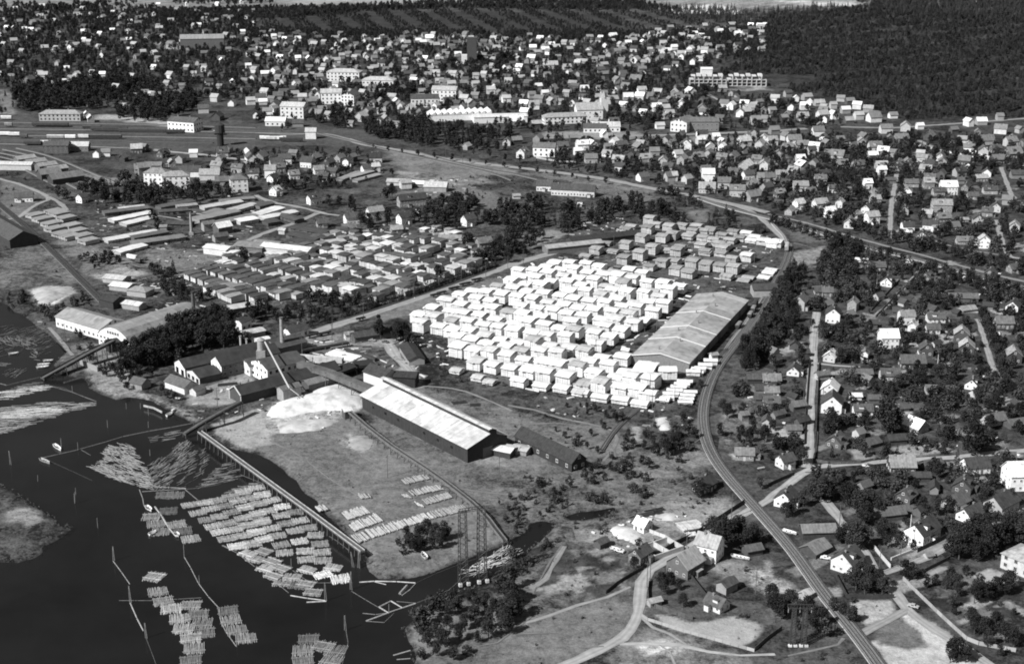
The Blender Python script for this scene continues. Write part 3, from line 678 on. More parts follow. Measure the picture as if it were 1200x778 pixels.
for (zx,zy,h) in [(640,560,3.2),(835,590,2.2),(1015,610,2.2),(1165,640,1.8),(90,445,1.6),(280,510,1.8),(380,540,1.2)]:
    k+=1; stackat('S3',zx,zy,-27,6.5 if h>2 else 5,5,h,.8,.8 if h>2 else .5,f"={'tall' if h>3 else 'low' if h>1.7 else 'very low'} unfinished lumber stack on the meadow edge, {ORD[k-1]} counted from the mill",'half-built stacks along the meadow edge')
for (zx,zy,h) in [(140,640,1.8),(310,690,2.2),(490,710,2.2),(660,740,1.8),(730,680,3.4),(850,690,1.2)]:
    k+=1; stackat('S4',zx,zy,-22,7,5,h,.78,.75,f"={'tall' if h>3 else 'low' if h>1.7 else 'very low'} unfinished lumber stack on the meadow edge, {ORD[k-1]} counted from the mill",'half-built stacks along the meadow edge')
stackat('S4',690,520,-18,9,13,5.2,.82,.85,'=tall bright lumber stack standing before the gable of the long warehouse','stacks by the warehouse gable')
stackat('S4',915,495,-2,8,6,4.2,.82,.85,'=square bright lumber stack under the corner of the warehouse gable','stacks by the warehouse gable')
for k,(zx,zy) in enumerate([(905,675),(940,645),(975,615),(1010,585),(1040,560),(1065,535),(1160,455),(1180,430)]):
    stackat('S4',zx,zy,-8,6.5,2.6,1.6,.8,.8,f'=low white plank pile beside the siding, {ORD[k]} of the line before the warehouse','low plank piles by the siding',npile=1,rise=.2)
for k,(zx,zy) in enumerate([(1070,710),(1080,680),(1090,650),(1110,620)]):
    stackat('S4',zx,zy,-5,6,2.4,1.2,.7,.75,f'=low plank pile on the far side of the siding, {ORD[k]} from the bushes','low plank piles beyond the siding',npile=1,rise=.2)
for k,(zx,zy) in enumerate([(825,200),(850,185),(880,170),(905,150)]):
    stackat('C3',zx,zy+40,-8,6,3,2.2,.8,.82,f'=white plank pile against the dark flank of the warehouse, {ORD[k]} from its front','plank piles along the warehouse flank',npile=1,rise=.3)
# north yard: grey stacks
NL=[('N1',z) for z in [(120,370,4),(380,325,4.4),(360,462,5.2),(500,425,6),(610,370,5.5),(590,510,3),(700,480,4),(700,265,4.6),(790,240,4.6),(520,265,4.6),(590,112,5.5),(575,190,5),(820,555,4.8),(930,580,4.2),(830,385,4.8),(800,470,3.5),(960,480,4.8),(1085,510,4.8),(1050,315,3),(1080,375,3.2),(650,135,3),(940,235,2.8),(1060,250,3),(760,165,4),(880,150,3.4),(1010,150,3),(970,190,3),(1120,190,2.6),(1190,300,3),(385,185,3.4),(430,150,2.5),(210,290,1.8),(270,360,1.5),(30,400,1.5),(340,230,3),(470,240,2),(750,355,2),(860,330,2.4)]]+[('N2',z) for z in [(65,565,4.8),(185,590,4.6),(310,600,4.6),(425,615,5),(30,650,4.4),(370,668,2.6),(545,510,4.6),(190,455,2.2),(320,465,2.8),(415,515,3.2),(145,392,3),(310,380,3),(360,400,3),(30,310,2.6),(170,325,2.6),(330,300,2.6),(260,340,2.6),(430,270,2.6),(485,330,3),(400,350,3),(545,295,3.4),(690,365,3.6),(810,382,3.8),(590,345,2),(80,222,2.6),(170,262,2.6),(230,240,2),(620,325,3),(740,625,1.4),(700,665,1.2),(760,600,1.2),(520,690,1),(560,665,1),(330,420,3)]]
for k,(t,(zx,zy,h)) in enumerate(NL):
    br=t=='N2' and zx>580 or (t=='N2' and zx==545)
    wt=.64 if br else rnd.uniform(.42,.58); rt=.68 if br else rnd.uniform(.26,.42); h=h*.88
    L=6.2 if t=='N1' else 6.4
    stackat(t,zx,zy,-28+rnd.uniform(-3,3),L,7.5 if h>3 else 6,h,wt,rt,('bright' if br else 'grey')+(' tall' if h>=5 else ' low' if h<2.7 else '')+' board-roofed lumber stack','grey lumber stacks in the far yard')
# left yard: dark roofs
DL={'L1':[(285,290),(345,312),(408,337),(470,360),(525,380),(585,400),(645,415),(455,410),(520,430),(575,455),(620,475),(655,490),(712,435),(785,465),(855,492),(452,248),(518,272),(588,298),(650,318),(708,335),(775,350),(838,375),(902,392),(960,408),(1030,455),(602,225),(662,250),(738,275),(803,298),(870,322),(940,345),(1012,370),(1090,395),(1165,430),(820,205),(878,228),(938,255),(1052,232),(1110,250),(1178,268),(1003,145),(1080,165),(1150,170)],
'L2':[(30,385),(108,402),(178,422),(10,452),(70,470),(128,495),(195,515),(262,525),(345,540),(318,405),(380,490),(45,620),(270,590),(130,655),(30,690),(480,465),(560,485),(180,365),(440,300),(520,325),(600,355),(640,355),(900,180),(960,192),(1022,205),(970,255),(790,408),(860,425),(930,440),(700,480),(680,570),(760,595),(850,555),(930,575),(1010,560),(930,365),(1050,345),(1165,372),(1010,388),(420,565),(470,625),(640,660),(700,650),(905,660),(870,705),(540,600),(590,625),(480,505),(700,340),(750,360),(820,330),(850,290),(1080,270),(1150,280),(660,430),(740,520),(430,365),(250,440),(90,560),(200,620),(340,610),(610,560),(1060,470),(990,480),(1110,540),(1100,610),(1010,610),(970,620),(330,670)],
'L3':[(140,352),(58,368),(262,368),(30,430),(100,440),(285,480),(335,535),(430,425),(545,440),(500,540),(610,500),(40,310),(150,275),(240,270),(225,605),(120,610),(90,650),(50,700),(330,340),(380,300),(200,430),(390,480),(180,520),(60,540),(560,480),(690,470)]}
for t in DL:
    for (zx,zy) in DL[t]:
        br=rnd.random(); right=(t=='L3') or (t=='L2' and zx>350)
        a=-48 if not right else -38; rt=rnd.uniform(.06,.13) if br<.62 else (rnd.uniform(.2,.32) if br<.8 else rnd.uniform(.45,.75))
        if t=='L1' and br>.8: rt=.1
        wt=rnd.uniform(.5,.72); L=5.0 if not right else rnd.uniform(5.6,7.4)
        stackat(t,zx,zy,a+rnd.uniform(-2,2),L,rnd.uniform(6.5,8.5) if not right else rnd.uniform(5,7.5),rnd.uniform(3.4,4.2),wt,rt,{'white':'white-topped','pale':'pale-topped','grey':'grey-topped','dark':'dark-roofed'}[word(rt)]+' timber pile','timber piles in the old yard by the mill',npile=1,rise=.25,name='covered_timber_pile')
PX=[(t[4],t[5]) for t in THINGS if t[0].name.startswith('covered_timber')]
FILL=GL('P',[(222,325),(262,302),(330,300),(352,285),(400,272),(470,278),(520,268),(560,290),(575,312),(520,330),(480,345),(440,352),(400,356),(330,350),(285,352),(250,348)])
A_=np.array(FILL); cx_,cy_=A_.mean(0); nf=0
for j in range(-14,15):
    for i in range(-24,25):
        a=R(-40); u=i*5.9; v=j*7.6; x=cx_+u*math.cos(a)-v*math.sin(a)+rnd.uniform(-1.5,1.5); y=cy_+u*math.sin(a)+v*math.cos(a)+rnd.uniform(-1.5,1.5)
        if not in_poly(np.array([x]),np.array([y]),FILL)[0] or rnd.random()<.12 or nf>175: continue
        if any((x-p)**2+(y-q)**2<5.6**2 for p,q in PX): continue
        nf+=1; PX.append((x,y)); br=rnd.random(); rt=rnd.uniform(.06,.13) if br<.55 else (rnd.uniform(.2,.32) if br<.75 else rnd.uniform(.45,.8))
        stack(x,y,-42+rnd.uniform(-5,5),rnd.uniform(4.2,6),rnd.uniform(4,6.5),rnd.uniform(1.8,3.2),rnd.uniform(.4,.7),rt,{'white':'white-topped','pale':'pale-topped','grey':'grey-topped','dark':'dark-roofed'}[word(rt)]+' timber pile','timber piles in the old yard by the mill',npile=1,rise=.25,name='covered_timber_pile')
print('filler',nf)
# long air-drying piles further up
def longpile(t,a,b,w_,h,wt,rt,look):
    p=Vector((*G(t,*a),0)); q=Vector((*G(t,*b),0)); d=q-p; L=d.length; c=(p+q)/2; ang=math.degrees(math.atan2(d.y,d.x))
    n=max(1,int(L/9)); o=thing('lumber_pile',look,'lumber pile',c.x,c.y,None,R(ang),'long lumber piles in the upper yard')
    for k in range(n): obj('plank_pile',rnd.choice(PILES),o,(-L/2+(k+.5)*L/n,0,.1),0,(L/n*.97,w_,h),wt)
    for k in range(n): obj('board_roof',rnd.choice(ROOFS),o,(-L/2+(k+.5)*L/n,0,h+.1),0,(L/n*1.0,w_+.8,.5),rt)
    for k in range(-int(L/2),int(L/2),4): occupy(c.x+d.x/L*k,c.y+d.y/L*k,w_/2+1)
for a,b,w_,h,wt,rt in [((505,238),(690,200),7,1.6,.6,.7),((560,255),(700,222),7,1.6,.5,.6),((480,330),(715,287),7,1.8,.5,.55),((530,385),(655,350),7,1.8,.55,.7),((600,345),(840,312),8,2,.2,.2),((600,320),(760,290),6,2,.15,.12),((470,205),(680,180),7,2,.2,.12),((540,185),(660,170),5,1.5,.5,.6),
  ((720,180),(880,150),7,2,.15,.1),((720,200),(860,190),7,2,.15,.1),((920,180),(1100,150),7,1.8,.5,.5),((890,235),(1080,195),9,2,.3,.25),((940,215),(1000,190),7,2,.3,.2),((1050,195),(1160,165),7,2,.5,.45),((980,255),(1160,215),8,2,.25,.2),((1080,245),(1167,230),8,2.2,.7,.75),((800,175),(900,165),6,1.8,.4,.3),((1000,150),(1160,135),6,1.8,.25,.2),((760,250),(880,255),8,2,.08,.08),((690,245),(740,260),8,2,.1,.08)]:
    longpile('B1',a,b,w_,h,wt,rt,word(rt)+'-topped long air-drying lumber pile')
for a,b,w_,h,wt,rt in [((0,215),(110,180),8,2,.6,.65),((20,232),(180,198),7,2,.6,.6),((0,175),(70,158),7,2,.2,.1),((40,250),(100,240),8,2,.1,.08),((90,205),(200,240),7,2,.12,.1),((270,350),(400,330),7,2,.5,.5),((160,300),(290,330),9,2.2,.12,.07),((170,270),(330,300),9,2.2,.12,.07),((170,325),(270,345),8,2,.12,.07),((420,40),(530,10),5,1.4,.3,.3),((380,50),(470,15),5,1.4,.3,.3),((450,55),(560,25),5,1.4,.3,.3)]:
    longpile('B2',a,b,w_,h,wt,rt,word(rt)+'-topped long air-drying lumber pile')
for k,(zx,zy,n) in enumerate([(130,222,3),(160,240,3),(215,205,2),(240,215,2),(270,235,3),(200,262,3),(215,285,3),(250,308,3),(295,270,3),(320,295,3),(345,318,3),(370,340,2),(285,320,2)]):
    stackat('B1',zx,zy,-40,8,10,2.6,.42,.3,'square grey lumber stack','square stacks by the western siding',npile=2,rise=.06)
# ================================================================ big sheds
def fromcorners(l,n_,r):   # left, near, right base corners -> centre, angle of l->n, lengths
    l=Vector((*l,0)); n_=Vector((*n_,0)); r=Vector((*r,0)); d=n_-l; L=d.length; d/=L; p=Vector((-d.y,d.x,0)); W=(r-n_).dot(p)
    c=n_-d*L/2+p*W/2; return c.x,c.y,math.degrees(math.atan2(d.y,d.x)),L,abs(W)
# long shed with raised ridge roof
cx,cy,an,L,W=fromcorners(G('P',424.7,479),G('P',548,542.5),G('P',597,529))
o=thing('lumber_shed','=long dark lumber shed with pale sheet roof and raised ridge beside the meadow','shed',cx,cy,None,R(an))
for i in range(-int(L/2),int(L/2),4):
    for j in range(-int(W/2),int(W/2),3): occupy(cx+i*math.cos(R(an))-j*math.sin(R(an)),cy+i*math.sin(R(an))+j*math.cos(R(an)),2.5)
H=6.2; a,b=L/2,W/2; ry=b*.12; rz_=9.4
mb=MB()
for s in (-1,1):
    p=[(s*a,-b,-.5),(s*a,b,-.5),(s*a,b,H),(s*a,ry+3.2,rz_-1.3),(s*a,ry+3.2,rz_+.3),(s*a,ry,rz_+1.5),(s*a,ry-.3,rz_+1.4),(s*a,ry-.3,rz_-.3),(s*a,-b,H)]; mb.poly(p if s>0 else p[::-1])
mb.poly([(-a,-b,-.5),(a,-b,-.5),(a,-b,H),(-a,-b,H)]); mb.poly([(a,b,-.5),(-a,b,-.5),(-a,b,H),(a,b,H)])
mb.poly([(-a,ry-.3,rz_-.3),(a,ry-.3,rz_-.3),(a,ry-.3,rz_+1.4),(-a,ry-.3,rz_+1.4)]); mb.poly([(a,ry+3.2,rz_-1.3),(-a,ry+3.2,rz_-1.3),(-a,ry+3.2,rz_+.3),(a,ry+3.2,rz_+.3)])
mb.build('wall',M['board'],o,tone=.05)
def roofslab(nm,y0,z0,y1,z1,x0,x1,tone,t=.15,n=1,par=None,mat='tin'):
    for k in range(n):
        q=MB(); u0=x0+(x1-x0)*k/n; u1=x0+(x1-x0)*(k+1)/n-.05; i=0
        for x in (u0,u1): q.v+=[(x,y0,z0),(x,y1,z1),(x,y1,z1+t),(x,y0,z0+t)]
        for f in ((0,1,2,3),(7,6,5,4),(0,4,5,1),(1,5,6,2),(2,6,7,3),(3,7,4,0)): q.f.append(f); q.m.append(0)
        q.build(nm,M[mat],par or o,tone=tone*rnd.uniform(.84,1.1))
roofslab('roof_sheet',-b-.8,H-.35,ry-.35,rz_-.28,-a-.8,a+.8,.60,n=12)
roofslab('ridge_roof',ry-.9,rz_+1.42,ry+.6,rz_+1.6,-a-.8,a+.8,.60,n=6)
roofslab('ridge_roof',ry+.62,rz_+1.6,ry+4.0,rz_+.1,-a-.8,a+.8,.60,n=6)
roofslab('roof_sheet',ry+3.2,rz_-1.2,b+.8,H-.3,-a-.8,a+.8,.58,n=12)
q=MB(); q.box(a+.02,a+.1,-2.2,2.2,0,4,0); q.build('door',M['board'],o,tone=.14)
for k in range(7): q=MB(); q.box(-.7,.7,-.06,.04,-.5,.5); q.build('window',GLS,o,(-a+8+k*(L-16)/6.2,-b-.03,3.2)) if k not in(3,) else None
# little annex
house('C2',1125,612,-27,9,6,3,.06,.62,noun='shed',f=1.0,rm='tin',rise=.8)
house('C3',45,600,-27,6,5,2.4,.3,.45,noun='shed',f=1.0,rm='tin',rise=.7)
house('C3',8,595,-27,5,4,2.4,.35,.4,noun='shed',f=1.0,rm='tin',rise=.7)
# warehouse
cx,cy,an,L,W=fromcorners(G('P',876,363),G('P',807,437),G('P',737,432))
x0,y0=G('P',737,431); x1,y1=G('P',807,437); x2,y2=G('P',876,362)
d=Vector((x2-x1,y2-y1,0)); L=d.length; an=math.degrees(math.atan2(d.y,d.x)); W=abs((Vector((x0-x1,y0-y1,0))).dot(Vector((-d.y,d.x,0)).normalized()))
c=Vector((x1,y1,0))+d/2+Vector((-d.y,d.x,0)).normalized()*W/2
o=thing('warehouse','=long wide warehouse with grey low-pitched roof and white fire-wall ridges beside the white stacks','warehouse',c.x,c.y,None,R(an))
for i in range(-int(L/2),int(L/2),4):
    for j in range(-int(W/2),int(W/2)+1,3): occupy(c.x+i*math.cos(R(an))-j*math.sin(R(an)),c.y+i*math.sin(R(an))+j*math.cos(R(an)),3)
a,b=L/2,W/2; H=4.4; rs=2.6
wb,rb=gable_parts(L,W,H,rs,.3); wb.build('wall',M['board'],o,tone=.2)
ns=16
for s in (-1,1):
    roofslab('roof_sheet',s*(b+.4),H-.05,0,H+rs+.03,-a-.3,a+.3,.38,n=ns)
for fx in (-a-.35,-a+L*.24,-a+L*.42,-a+L*.66):
    q=MB()
    for s in (-1,1): q.obb((fx,s*(b+.5),H+.3),(fx,0,H+rs+.4),.5,.35)
    q.build('fire_wall',M['trim'],o,tone=.65)
for k in range(7): q=MB(); q.box(-.25,.25,-.25,.25,-.3,1.6); q.build('vent',M['metal'],o,(-a+6+k*L/7,b*.2*(-1)**k,H+rs*.8),tone=.2)
for k in range(5): q=MB(); q.box(-2,2,-.06,.05,0,3.2); q.build('loading_door',M['board'],o,(-a+12+k*L/5.5,-b-.02,0),tone=.1)
# dark shed
cx,cy,an,L,W=fromcorners(G('C3',14,548),G('C3',272,674),G('C3',345,655))
o=building('shed','=long dark wooden shed with small white-framed windows beyond the pale lumber shed','shed',cx,cy,an,L,W,3.6,.045,.045,rise=3.0,chim=0,win=2,wm='board',wframe=.6,wspace=5,door=False)
# ================================================================ the saw mill
def fr(t,zx,zy,ang,L,W,H,wt,rt,look,name='mill_building',cat='mill building',**k):
    x,y=G(t,zx,zy); x+=math.cos(R(ang))*L/2; y+=math.sin(R(ang))*L/2; k.setdefault('chim',0); k.setdefault('win',0)
    return building(name,look,cat,x,y,ang,L,W,H,wt,rt,**k)
def front_panel(o,L,W,H,rise,tone,win=0):      # the pale gable board of a hall, proud of its dark flanks
    q=MB(); p=[(-L/2-.06,W/2,-.3),(-L/2-.06,-W/2,-.3),(-L/2-.06,-W/2,H),(-L/2-.06,0,H+rise),(-L/2-.06,W/2,H)]; q.poly(p); p2=[(x+.05,y,z) for x,y,z in p][::-1]; q.poly(p2)
    return q.build('gable_front',M['trim'],o,tone=tone)
o=fr('M1',235,512,38,47,10,4.2,.12,.045,'=long dark-roofed saw hall with white gable under the black grove',rise=2.6,rm='tin'); front_panel(o,47,10,4.2,2.6,.72)
for k in range(2): q=MB(); q.box(-.05,.02,-1.3,1.3,0,2.6); q.build('doorway',GLS,o,(-23.6,-2.5+5*k,.1))
o=fr('M1',350,570,38,9.5,12,3.0,.1,.05,'=low dark-roofed lean-to hall with slanted white front',rise=1.8,rm='tin'); front_panel(o,9.5,12,3.0,1.8,.6)
for k in range(3): q=MB(); q.box(-.05,.02,-1.1,1.1,0,1.8); q.build('doorway',GLS,o,(-4.85,-4+4*k,.3))
o=fr('M1',556,520,38,28,9.5,5.6,.13,.05,'=two-storey brick saw hall with white gable and rows of windows',rise=3,win=1,wm='brick',rm='tin',wframe=.2,storeys=2,door=False); front_panel(o,28,9.5,5.6,3,.75)
q=MB(); q.box(-.05,.02,-1.2,1.2,0,3.6); q.build('doorway',GLS,o,(-14.15,0,.1))
o=fr('M1',812,512,38,9,7,4.6,.75,.08,'=small white gabled annex between brick saw hall and engine house',rise=2.2,win=1,wframe=.3)
o=fr('M1',932,560,38,18,14,6.6,.8,.08,'=white two-storey engine house with dark flank roof beside the mill yard',rise=2.4,win=1,wframe=.3,rm='tin')
o=fr('M1',722,748,40,48,9,4,.08,.045,'=long dark transport hall with pale gable frame facing the mill yard',rise=2.6,rm='tin')
q=MB()
for s in (-1,1): q.obb((-24.4,s*4.9,4.0),(-24.4,0,6.9),.35,.35)
q.bar((-24.3,-4.7,0),(-24.3,-4.7,4),.2); q.bar((-24.3,4.7,0),(-24.3,4.7,4),.2); q.build('gable_frame',M['trim'],o,tone=.6)
fr('M2',215,742,40,8.5,5,5,.3,.14,'=square sawdust loading hut with grey boards above the white heap',rise=1,wm='board')
fr('M2',432,655,40,15,6,3.4,.1,.18,'=grey-roofed lean-to above the white sawdust heap',rise=1.2,wm='board')
fr('M1',332,672,140,13,7,3,.7,.12,'=long low white boathouse with grey roof by the inlet',name='boathouse',cat='boathouse',rise=2)
fr('M1',345,700,52,5,4,2.4,.6,.12,'=tiny white hut at the end of the boathouse',name='hut',cat='hut',rise=1.2)
fr('C1',668,292,150,6.5,5.5,2.6,.3,.1,'=small grey-walled boat hut among the bushes by the inlet',name='hut',cat='hut',rise=1.6,wm='board')
fr('M2',130,350,40,15,13,5,.15,.07,'=dark-roofed boiler house at the foot of the tall chimney',rise=2,rm='tin')
fr('M1',742,140,60,7,4.5,4.6,.78,.08,'=small white gabled house behind the black grove',name='house',cat='house',rise=2,win=1,chim=1,wframe=.2)
fr('M1',800,190,35,9,6,2.4,.3,.5,'=open shelter on pale posts behind the long saw hall',name='shelter',cat='shelter',rise=.6)
fr('M1',900,260,35,6,4,2.6,.6,.8,'=small bright-roofed hut behind the drum tower',name='hut',cat='hut',rise=.5)
fr('M2',272,205,42,10,6,3.8,.75,.06,'=small white house with dark roof beside the road bend at the mill',name='house',cat='house',rise=2,win=1,wframe=.2,chim=1)
fr('M2',850,226,25,20,6,2.8,.1,.06,'=long dark cart shed with white gable by the round tree',name='shed',cat='shed',rise=1.6)
fr('M2',778,205,20,4,3,2.6,.7,.3,'=tiny white kiosk next to the cart shed',name='kiosk',cat='kiosk',rise=.8)
fr('C2',733,186,106,20,7,2.6,.3,.05,'=low dark-roofed office shed beside the dusty mill road',name='shed',cat='shed',rise=1.4)
cx,cy,an,L,W=fromcorners(G('M2',975,565),G('M2',1150,625),G('M2',1200,590))
building('mill_building','=white-walled workshop with dark roof at the head of the lumber shed','mill building',cx,cy,an,L,9,4.6,.7,.06,rise=2.4,chim=1,win=0)
fr('C2',640,272,-10,9,7,4.6,.04,.04,'=black boarded shed behind the white-walled workshop',rise=1.2,wm='board')
fr('B1',1035,648,30,19,7,2.6,.12,.5,'=pale-roofed open drying shed at the foot of the dark stacks',name='shed',cat='shed',rise=.8,rm='tin')
# drum tower with chutes
x,y=G('M1',955,500); o=thing('drum_tower','=round brick dust tower on a square base beside the white engine house','tower',x,y,r=3)
mb=MB(); mb.box(-1.9,1.9,-1.9,1.9,0,10.5); mb.build('base',M['brick'],o,tone=.3)
mb=MB(); cyl(mb,0,0,10.5,15,1.6,1.55,14); cyl(mb,0,0,15,16,1.85,.5,14); mb.build('drum',M['brick'],o,tone=.32)
tow=Vector((x,y,15.0))
def chute(a,b,w_,look,tone,leg=True,name='chute'):
    a=Vector(a); b=Vector(b); o=thing(name,look,name,a.x,a.y,0); a=a-Vector((a.x,a.y,0)) if False else a; loc=Vector(o.location)
    q=MB(); q.obb(a-loc,b-loc,w_,w_*.8); q.build('trough',M['trim'],o,tone=tone)
    q=MB()
    if leg:
        c=b-loc; q.bar((c.x-1.2,c.y-1,0),c,.12); q.bar((c.x+1.2,c.y-1,0),c,.12); q.bar((c.x,c.y+1.5,0),c,.12); q.build('tripod',M['oldwood'],o,tone=.2)
b_=Vector((*G('M2',290,628,7.5),7.5)); chute(tow+Vector((1.5,0,-.3)),b_,.45,'=long pale pipe slanting from the drum tower down to the loading hut',.6,False,'pipe')
c_=Vector((*G('M2',375,690,4.5),4.5)); chute(b_+Vector((.4,-.4,0)),c_,.55,'=pale chute from the loading hut out over the sawdust heap',.55,True)
chute(c_+Vector((.3,-.3,0)),(*G('M2',455,738,1.8),1.8),.5,'=short dark chute end above the sawdust heap',.2,False)
for (zx,zy,h,tn,lk) in ((765,275,5,.45,'=pale metal flue behind the long saw hall'),(818,270,3.5,.4,'=short pale flue behind the long saw hall'),(875,300,5.5,.1,'=dark flue beside the bright-roofed hut')):
    x,y=G('M1',zx,zy); o=thing('flue',lk,'flue',x,y); q=MB(); cyl(q,0,0,0,h,.5,.45,10); q.build('pipe',M['metal'],o,tone=tn); q=MB(); cyl(q,0,0,h,h+.4,.65,.65,10); q.build('cowl',M['metal'],o,tone=tn*.6)
# chimneys
def chimney(t,zx,zy,H,r,tone,look):
    x,y=G(t,zx,zy); o=thing('factory_chimney',look,'chimney',x,y,r=2)
    q=MB(); q.box(-r*1.5,r*1.5,-r*1.5,r*1.5,-.3,1.6); q.build('plinth',M['brick'],o,tone=tone)
    q=MB(); n=10
    for k in range(n):
        z0=1.6+(H-1.6)*k/n; z1=1.6+(H-1.6)*(k+1)/n; r0=r*(1-.35*k/n); r1=r*(1-.35*(k+1)/n); cyl(q,0,0,z0,z1-.12,r0,r1,14); cyl(q,0,0,z1-.12,z1,r1*1.08,r1*1.08,14)
    q.build('shaft',M['brick'],o,tone=tone); q=MB(); cyl(q,0,0,H,H+.5,r*.8,r*.8,14); q.build('rim',M['brick'],o,tone=tone*.5)
chimney('M2',236,345,17.2,1.05,.28,'=tall pale banded brick chimney beside the boiler house')
chimney('L1',362,700,17,1.05,.1,'=dark brick chimney rising out of the black grove')
chimney('B1',874,292,13,.9,.3,'=brick chimney above the planing works in the upper yard')
# galleries and decks
def gallery(pts,w_,h,look,tone,legs=True,rtone=None,name='conveyor_gallery',cat='conveyor',deck=None,mat='tin',step=7,rail=False):
    P=[Vector(p) for p in pts]; o=thing(name,look,cat,P[0].x,P[0].y,0); loc=Vector((P[0].x,P[0].y,0))
    q=MB()
    for i in range(len(P)-1): q.obb(P[i]-loc,P[i+1]-loc,w_,h)
    q.build('gallery' if h>1 else 'deck',M[mat],o,tone=tone)
    if deck is not None:
        q=MB()
        for i in range(len(P)-1): q.obb(P[i]-loc+Vector((0,0,.12)),P[i+1]-loc+Vector((0,0,.12)),w_*.5,.1)
        q.build('walkway',M['oldwood'],o,tone=deck)
    if rail:
        q=MB()
        for i in range(len(P)-1):
            d=(P[i+1]-P[i]).normalized(); p=Vector((-d.y,d.x,0))*(w_/2-.05)
            for s in (-1,1): q.obb(P[i]-loc+p*s+Vector((0,0,.5)),P[i+1]-loc+p*s+Vector((0,0,.5)),.12,.35)
        q.build('side_board',M['oldwood'],o,tone=rtone or tone)
    if legs:
        tot=0
        for i in range(len(P)-1):
            d=P[i+1]-P[i]; L=d.length; d/=L; n=max(1,int(L/step)); p=Vector((-d.y,d.x,0)).normalized()*(w_/2)
            for k in range(n+ (1 if i==len(P)-2 else 0)):
                c=P[i]+d*(L*k/n)-loc; q=MB(); zb=-2.2 if legs=='water' else -.3; sp_=.35 if c.z>2 else .1
                for s in (-1,1): q.bar((c.x+p.x*s*(1+sp_),c.y+p.y*s*(1+sp_),zb),(c.x+p.x*s*.9,c.y+p.y*s*.9,c.z-.1),.16,k=4)
                q.obb((c.x-p.x*1.3,c.y-p.y*1.3,c.z-.25),(c.x+p.x*1.3,c.y+p.y*1.3,c.z-.25),.25,.25)
                if c.z>2.5: q.bar((c.x-p.x*1.2,c.y-p.y*1.2,.4),(c.x+p.x,c.y+p.y,c.z-.4),.09)
                q.build('trestle',M['oldwood'],o,tone=.12)
    for i in range(len(P)-1):
        for k in range(12): c=P[i].lerp(P[i+1],k/12); occupy(c.x,c.y,w_/2+.5)
    return o
def GZ(t,zx,zy,z): return (*G(t,zx,zy,z),z)
gallery([GZ('M2',240,332,6),GZ('M2',500,352,6),GZ('M2',760,372,5.5)],2.6,2,'=pale-roofed conveyor gallery running out from the tall chimney',.5)
gallery([GZ('M2',380,400,7.5),GZ('M2',640,480,7.5),GZ('M2',870,572,7),GZ('M2',1010,632,7)],3.6,2.4,'=grey conveyor gallery above the sawdust heap leading to the lumber shed',.13)
gallery([GZ('M2',700,480,3.5),GZ('M2',860,420,3.5),GZ('M2',1030,400,3.5)],7,1.2,'=broad black sorting deck on trestles behind the workshop',.03,mat='oldwood')
gallery([GZ('M2',600,400,3),GZ('M2',740,440,3)],5,1.0,'=grey sloping board roof beside the conveyor gallery',.2,mat='oldwood',name='canopy',cat='canopy')
gallery([GZ('M2',400,295,2.2),GZ('M2',600,265,2.2),GZ('M2',810,228,2.2)],2,.8,'=narrow black raised siding deck beside the mill road',.04,mat='oldwood',name='loading_deck',cat='loading deck')
gallery([GZ('M2',780,285,1.6),GZ('M2',920,325,1.6),GZ('M2',1050,370,1.6)],1.6,1.0,'=low dark timber platform before the dusty mill road',.06,mat='oldwood',name='platform',cat='platform')
# log flume curving across the meadow
FL=[(407,480),(430,500),(460,523),(500,549),(520,563),(537,576),(552,588),(564,599),(573,609),(581,620),(592,634)]
FW=[GZ('P',a,b,3.0 if i<8 else 3.0-.7*(i-7)) for i,(a,b) in enumerate(FL)]
gallery(FW,1.6,.5,'=long curved log flume on trestles crossing the meadow to the channel',.16,mat='oldwood',name='log_flume',cat='log flume',deck=.05,step=4.5,rail=True)
x,y=G('C2',415,425); o=building('hut','=tiny white-roofed hut at the head of the curved log flume','hut',x,y,30,3,3,3.4,.1,.75,rise=.8,chim=0,win=0,wm='board')
# pier
gallery([GZ('P',234,506,2.2),GZ('P',300,554,2.2),GZ('P',362,599,2.2),GZ('P',425,646,2.0)],1.7,.4,'=long straight wooden pier on posts between log rafts and meadow',.14,legs='water',rtone=.4,mat='oldwood',name='pier',cat='pier',deck=.1,step=3.4,rail=True)
gallery([GZ('C1',840,495,1.2),GZ('C1',930,440,4),GZ('C1',1010,395,6),GZ('C1',1095,350,6.5)],2.2,1.0,'=dark log haul rising from the inlet to the transport hall',.05,mat='oldwood',name='log_haul',cat='log haul',legs='water',deck=.1)
o=gallery([GZ('P8',372,470,0),GZ('P8',560,368,3),GZ('P8',740,268,5),GZ('P8',995,140,7.5)],3.2,.6,'=steep black log haul climbing from the slough to the white planing hall',.03,mat='oldwood',name='log_haul',cat='log haul',legs='water',deck=.1,step=4,rail=True)
fr('P8',945,240,32,10,5,4.5,.03,.04,'=black boarded hoist house at the top of the steep log haul',name='hoist_house',cat='hoist house',rise=1.2,wm='board')
q=MB(); p=[GZ('P8',705,350,0),GZ('P8',860,415,0)]; x,y=p[0][:2]; o=thing('retaining_wall','=short pale retaining wall below the steep log haul','wall',x,y); q.obb((0,0,2.2),(p[1][0]-x,p[1][1]-y,2.2),.6,2.6); q.build('wall',M['trim'],o,tone=.3)
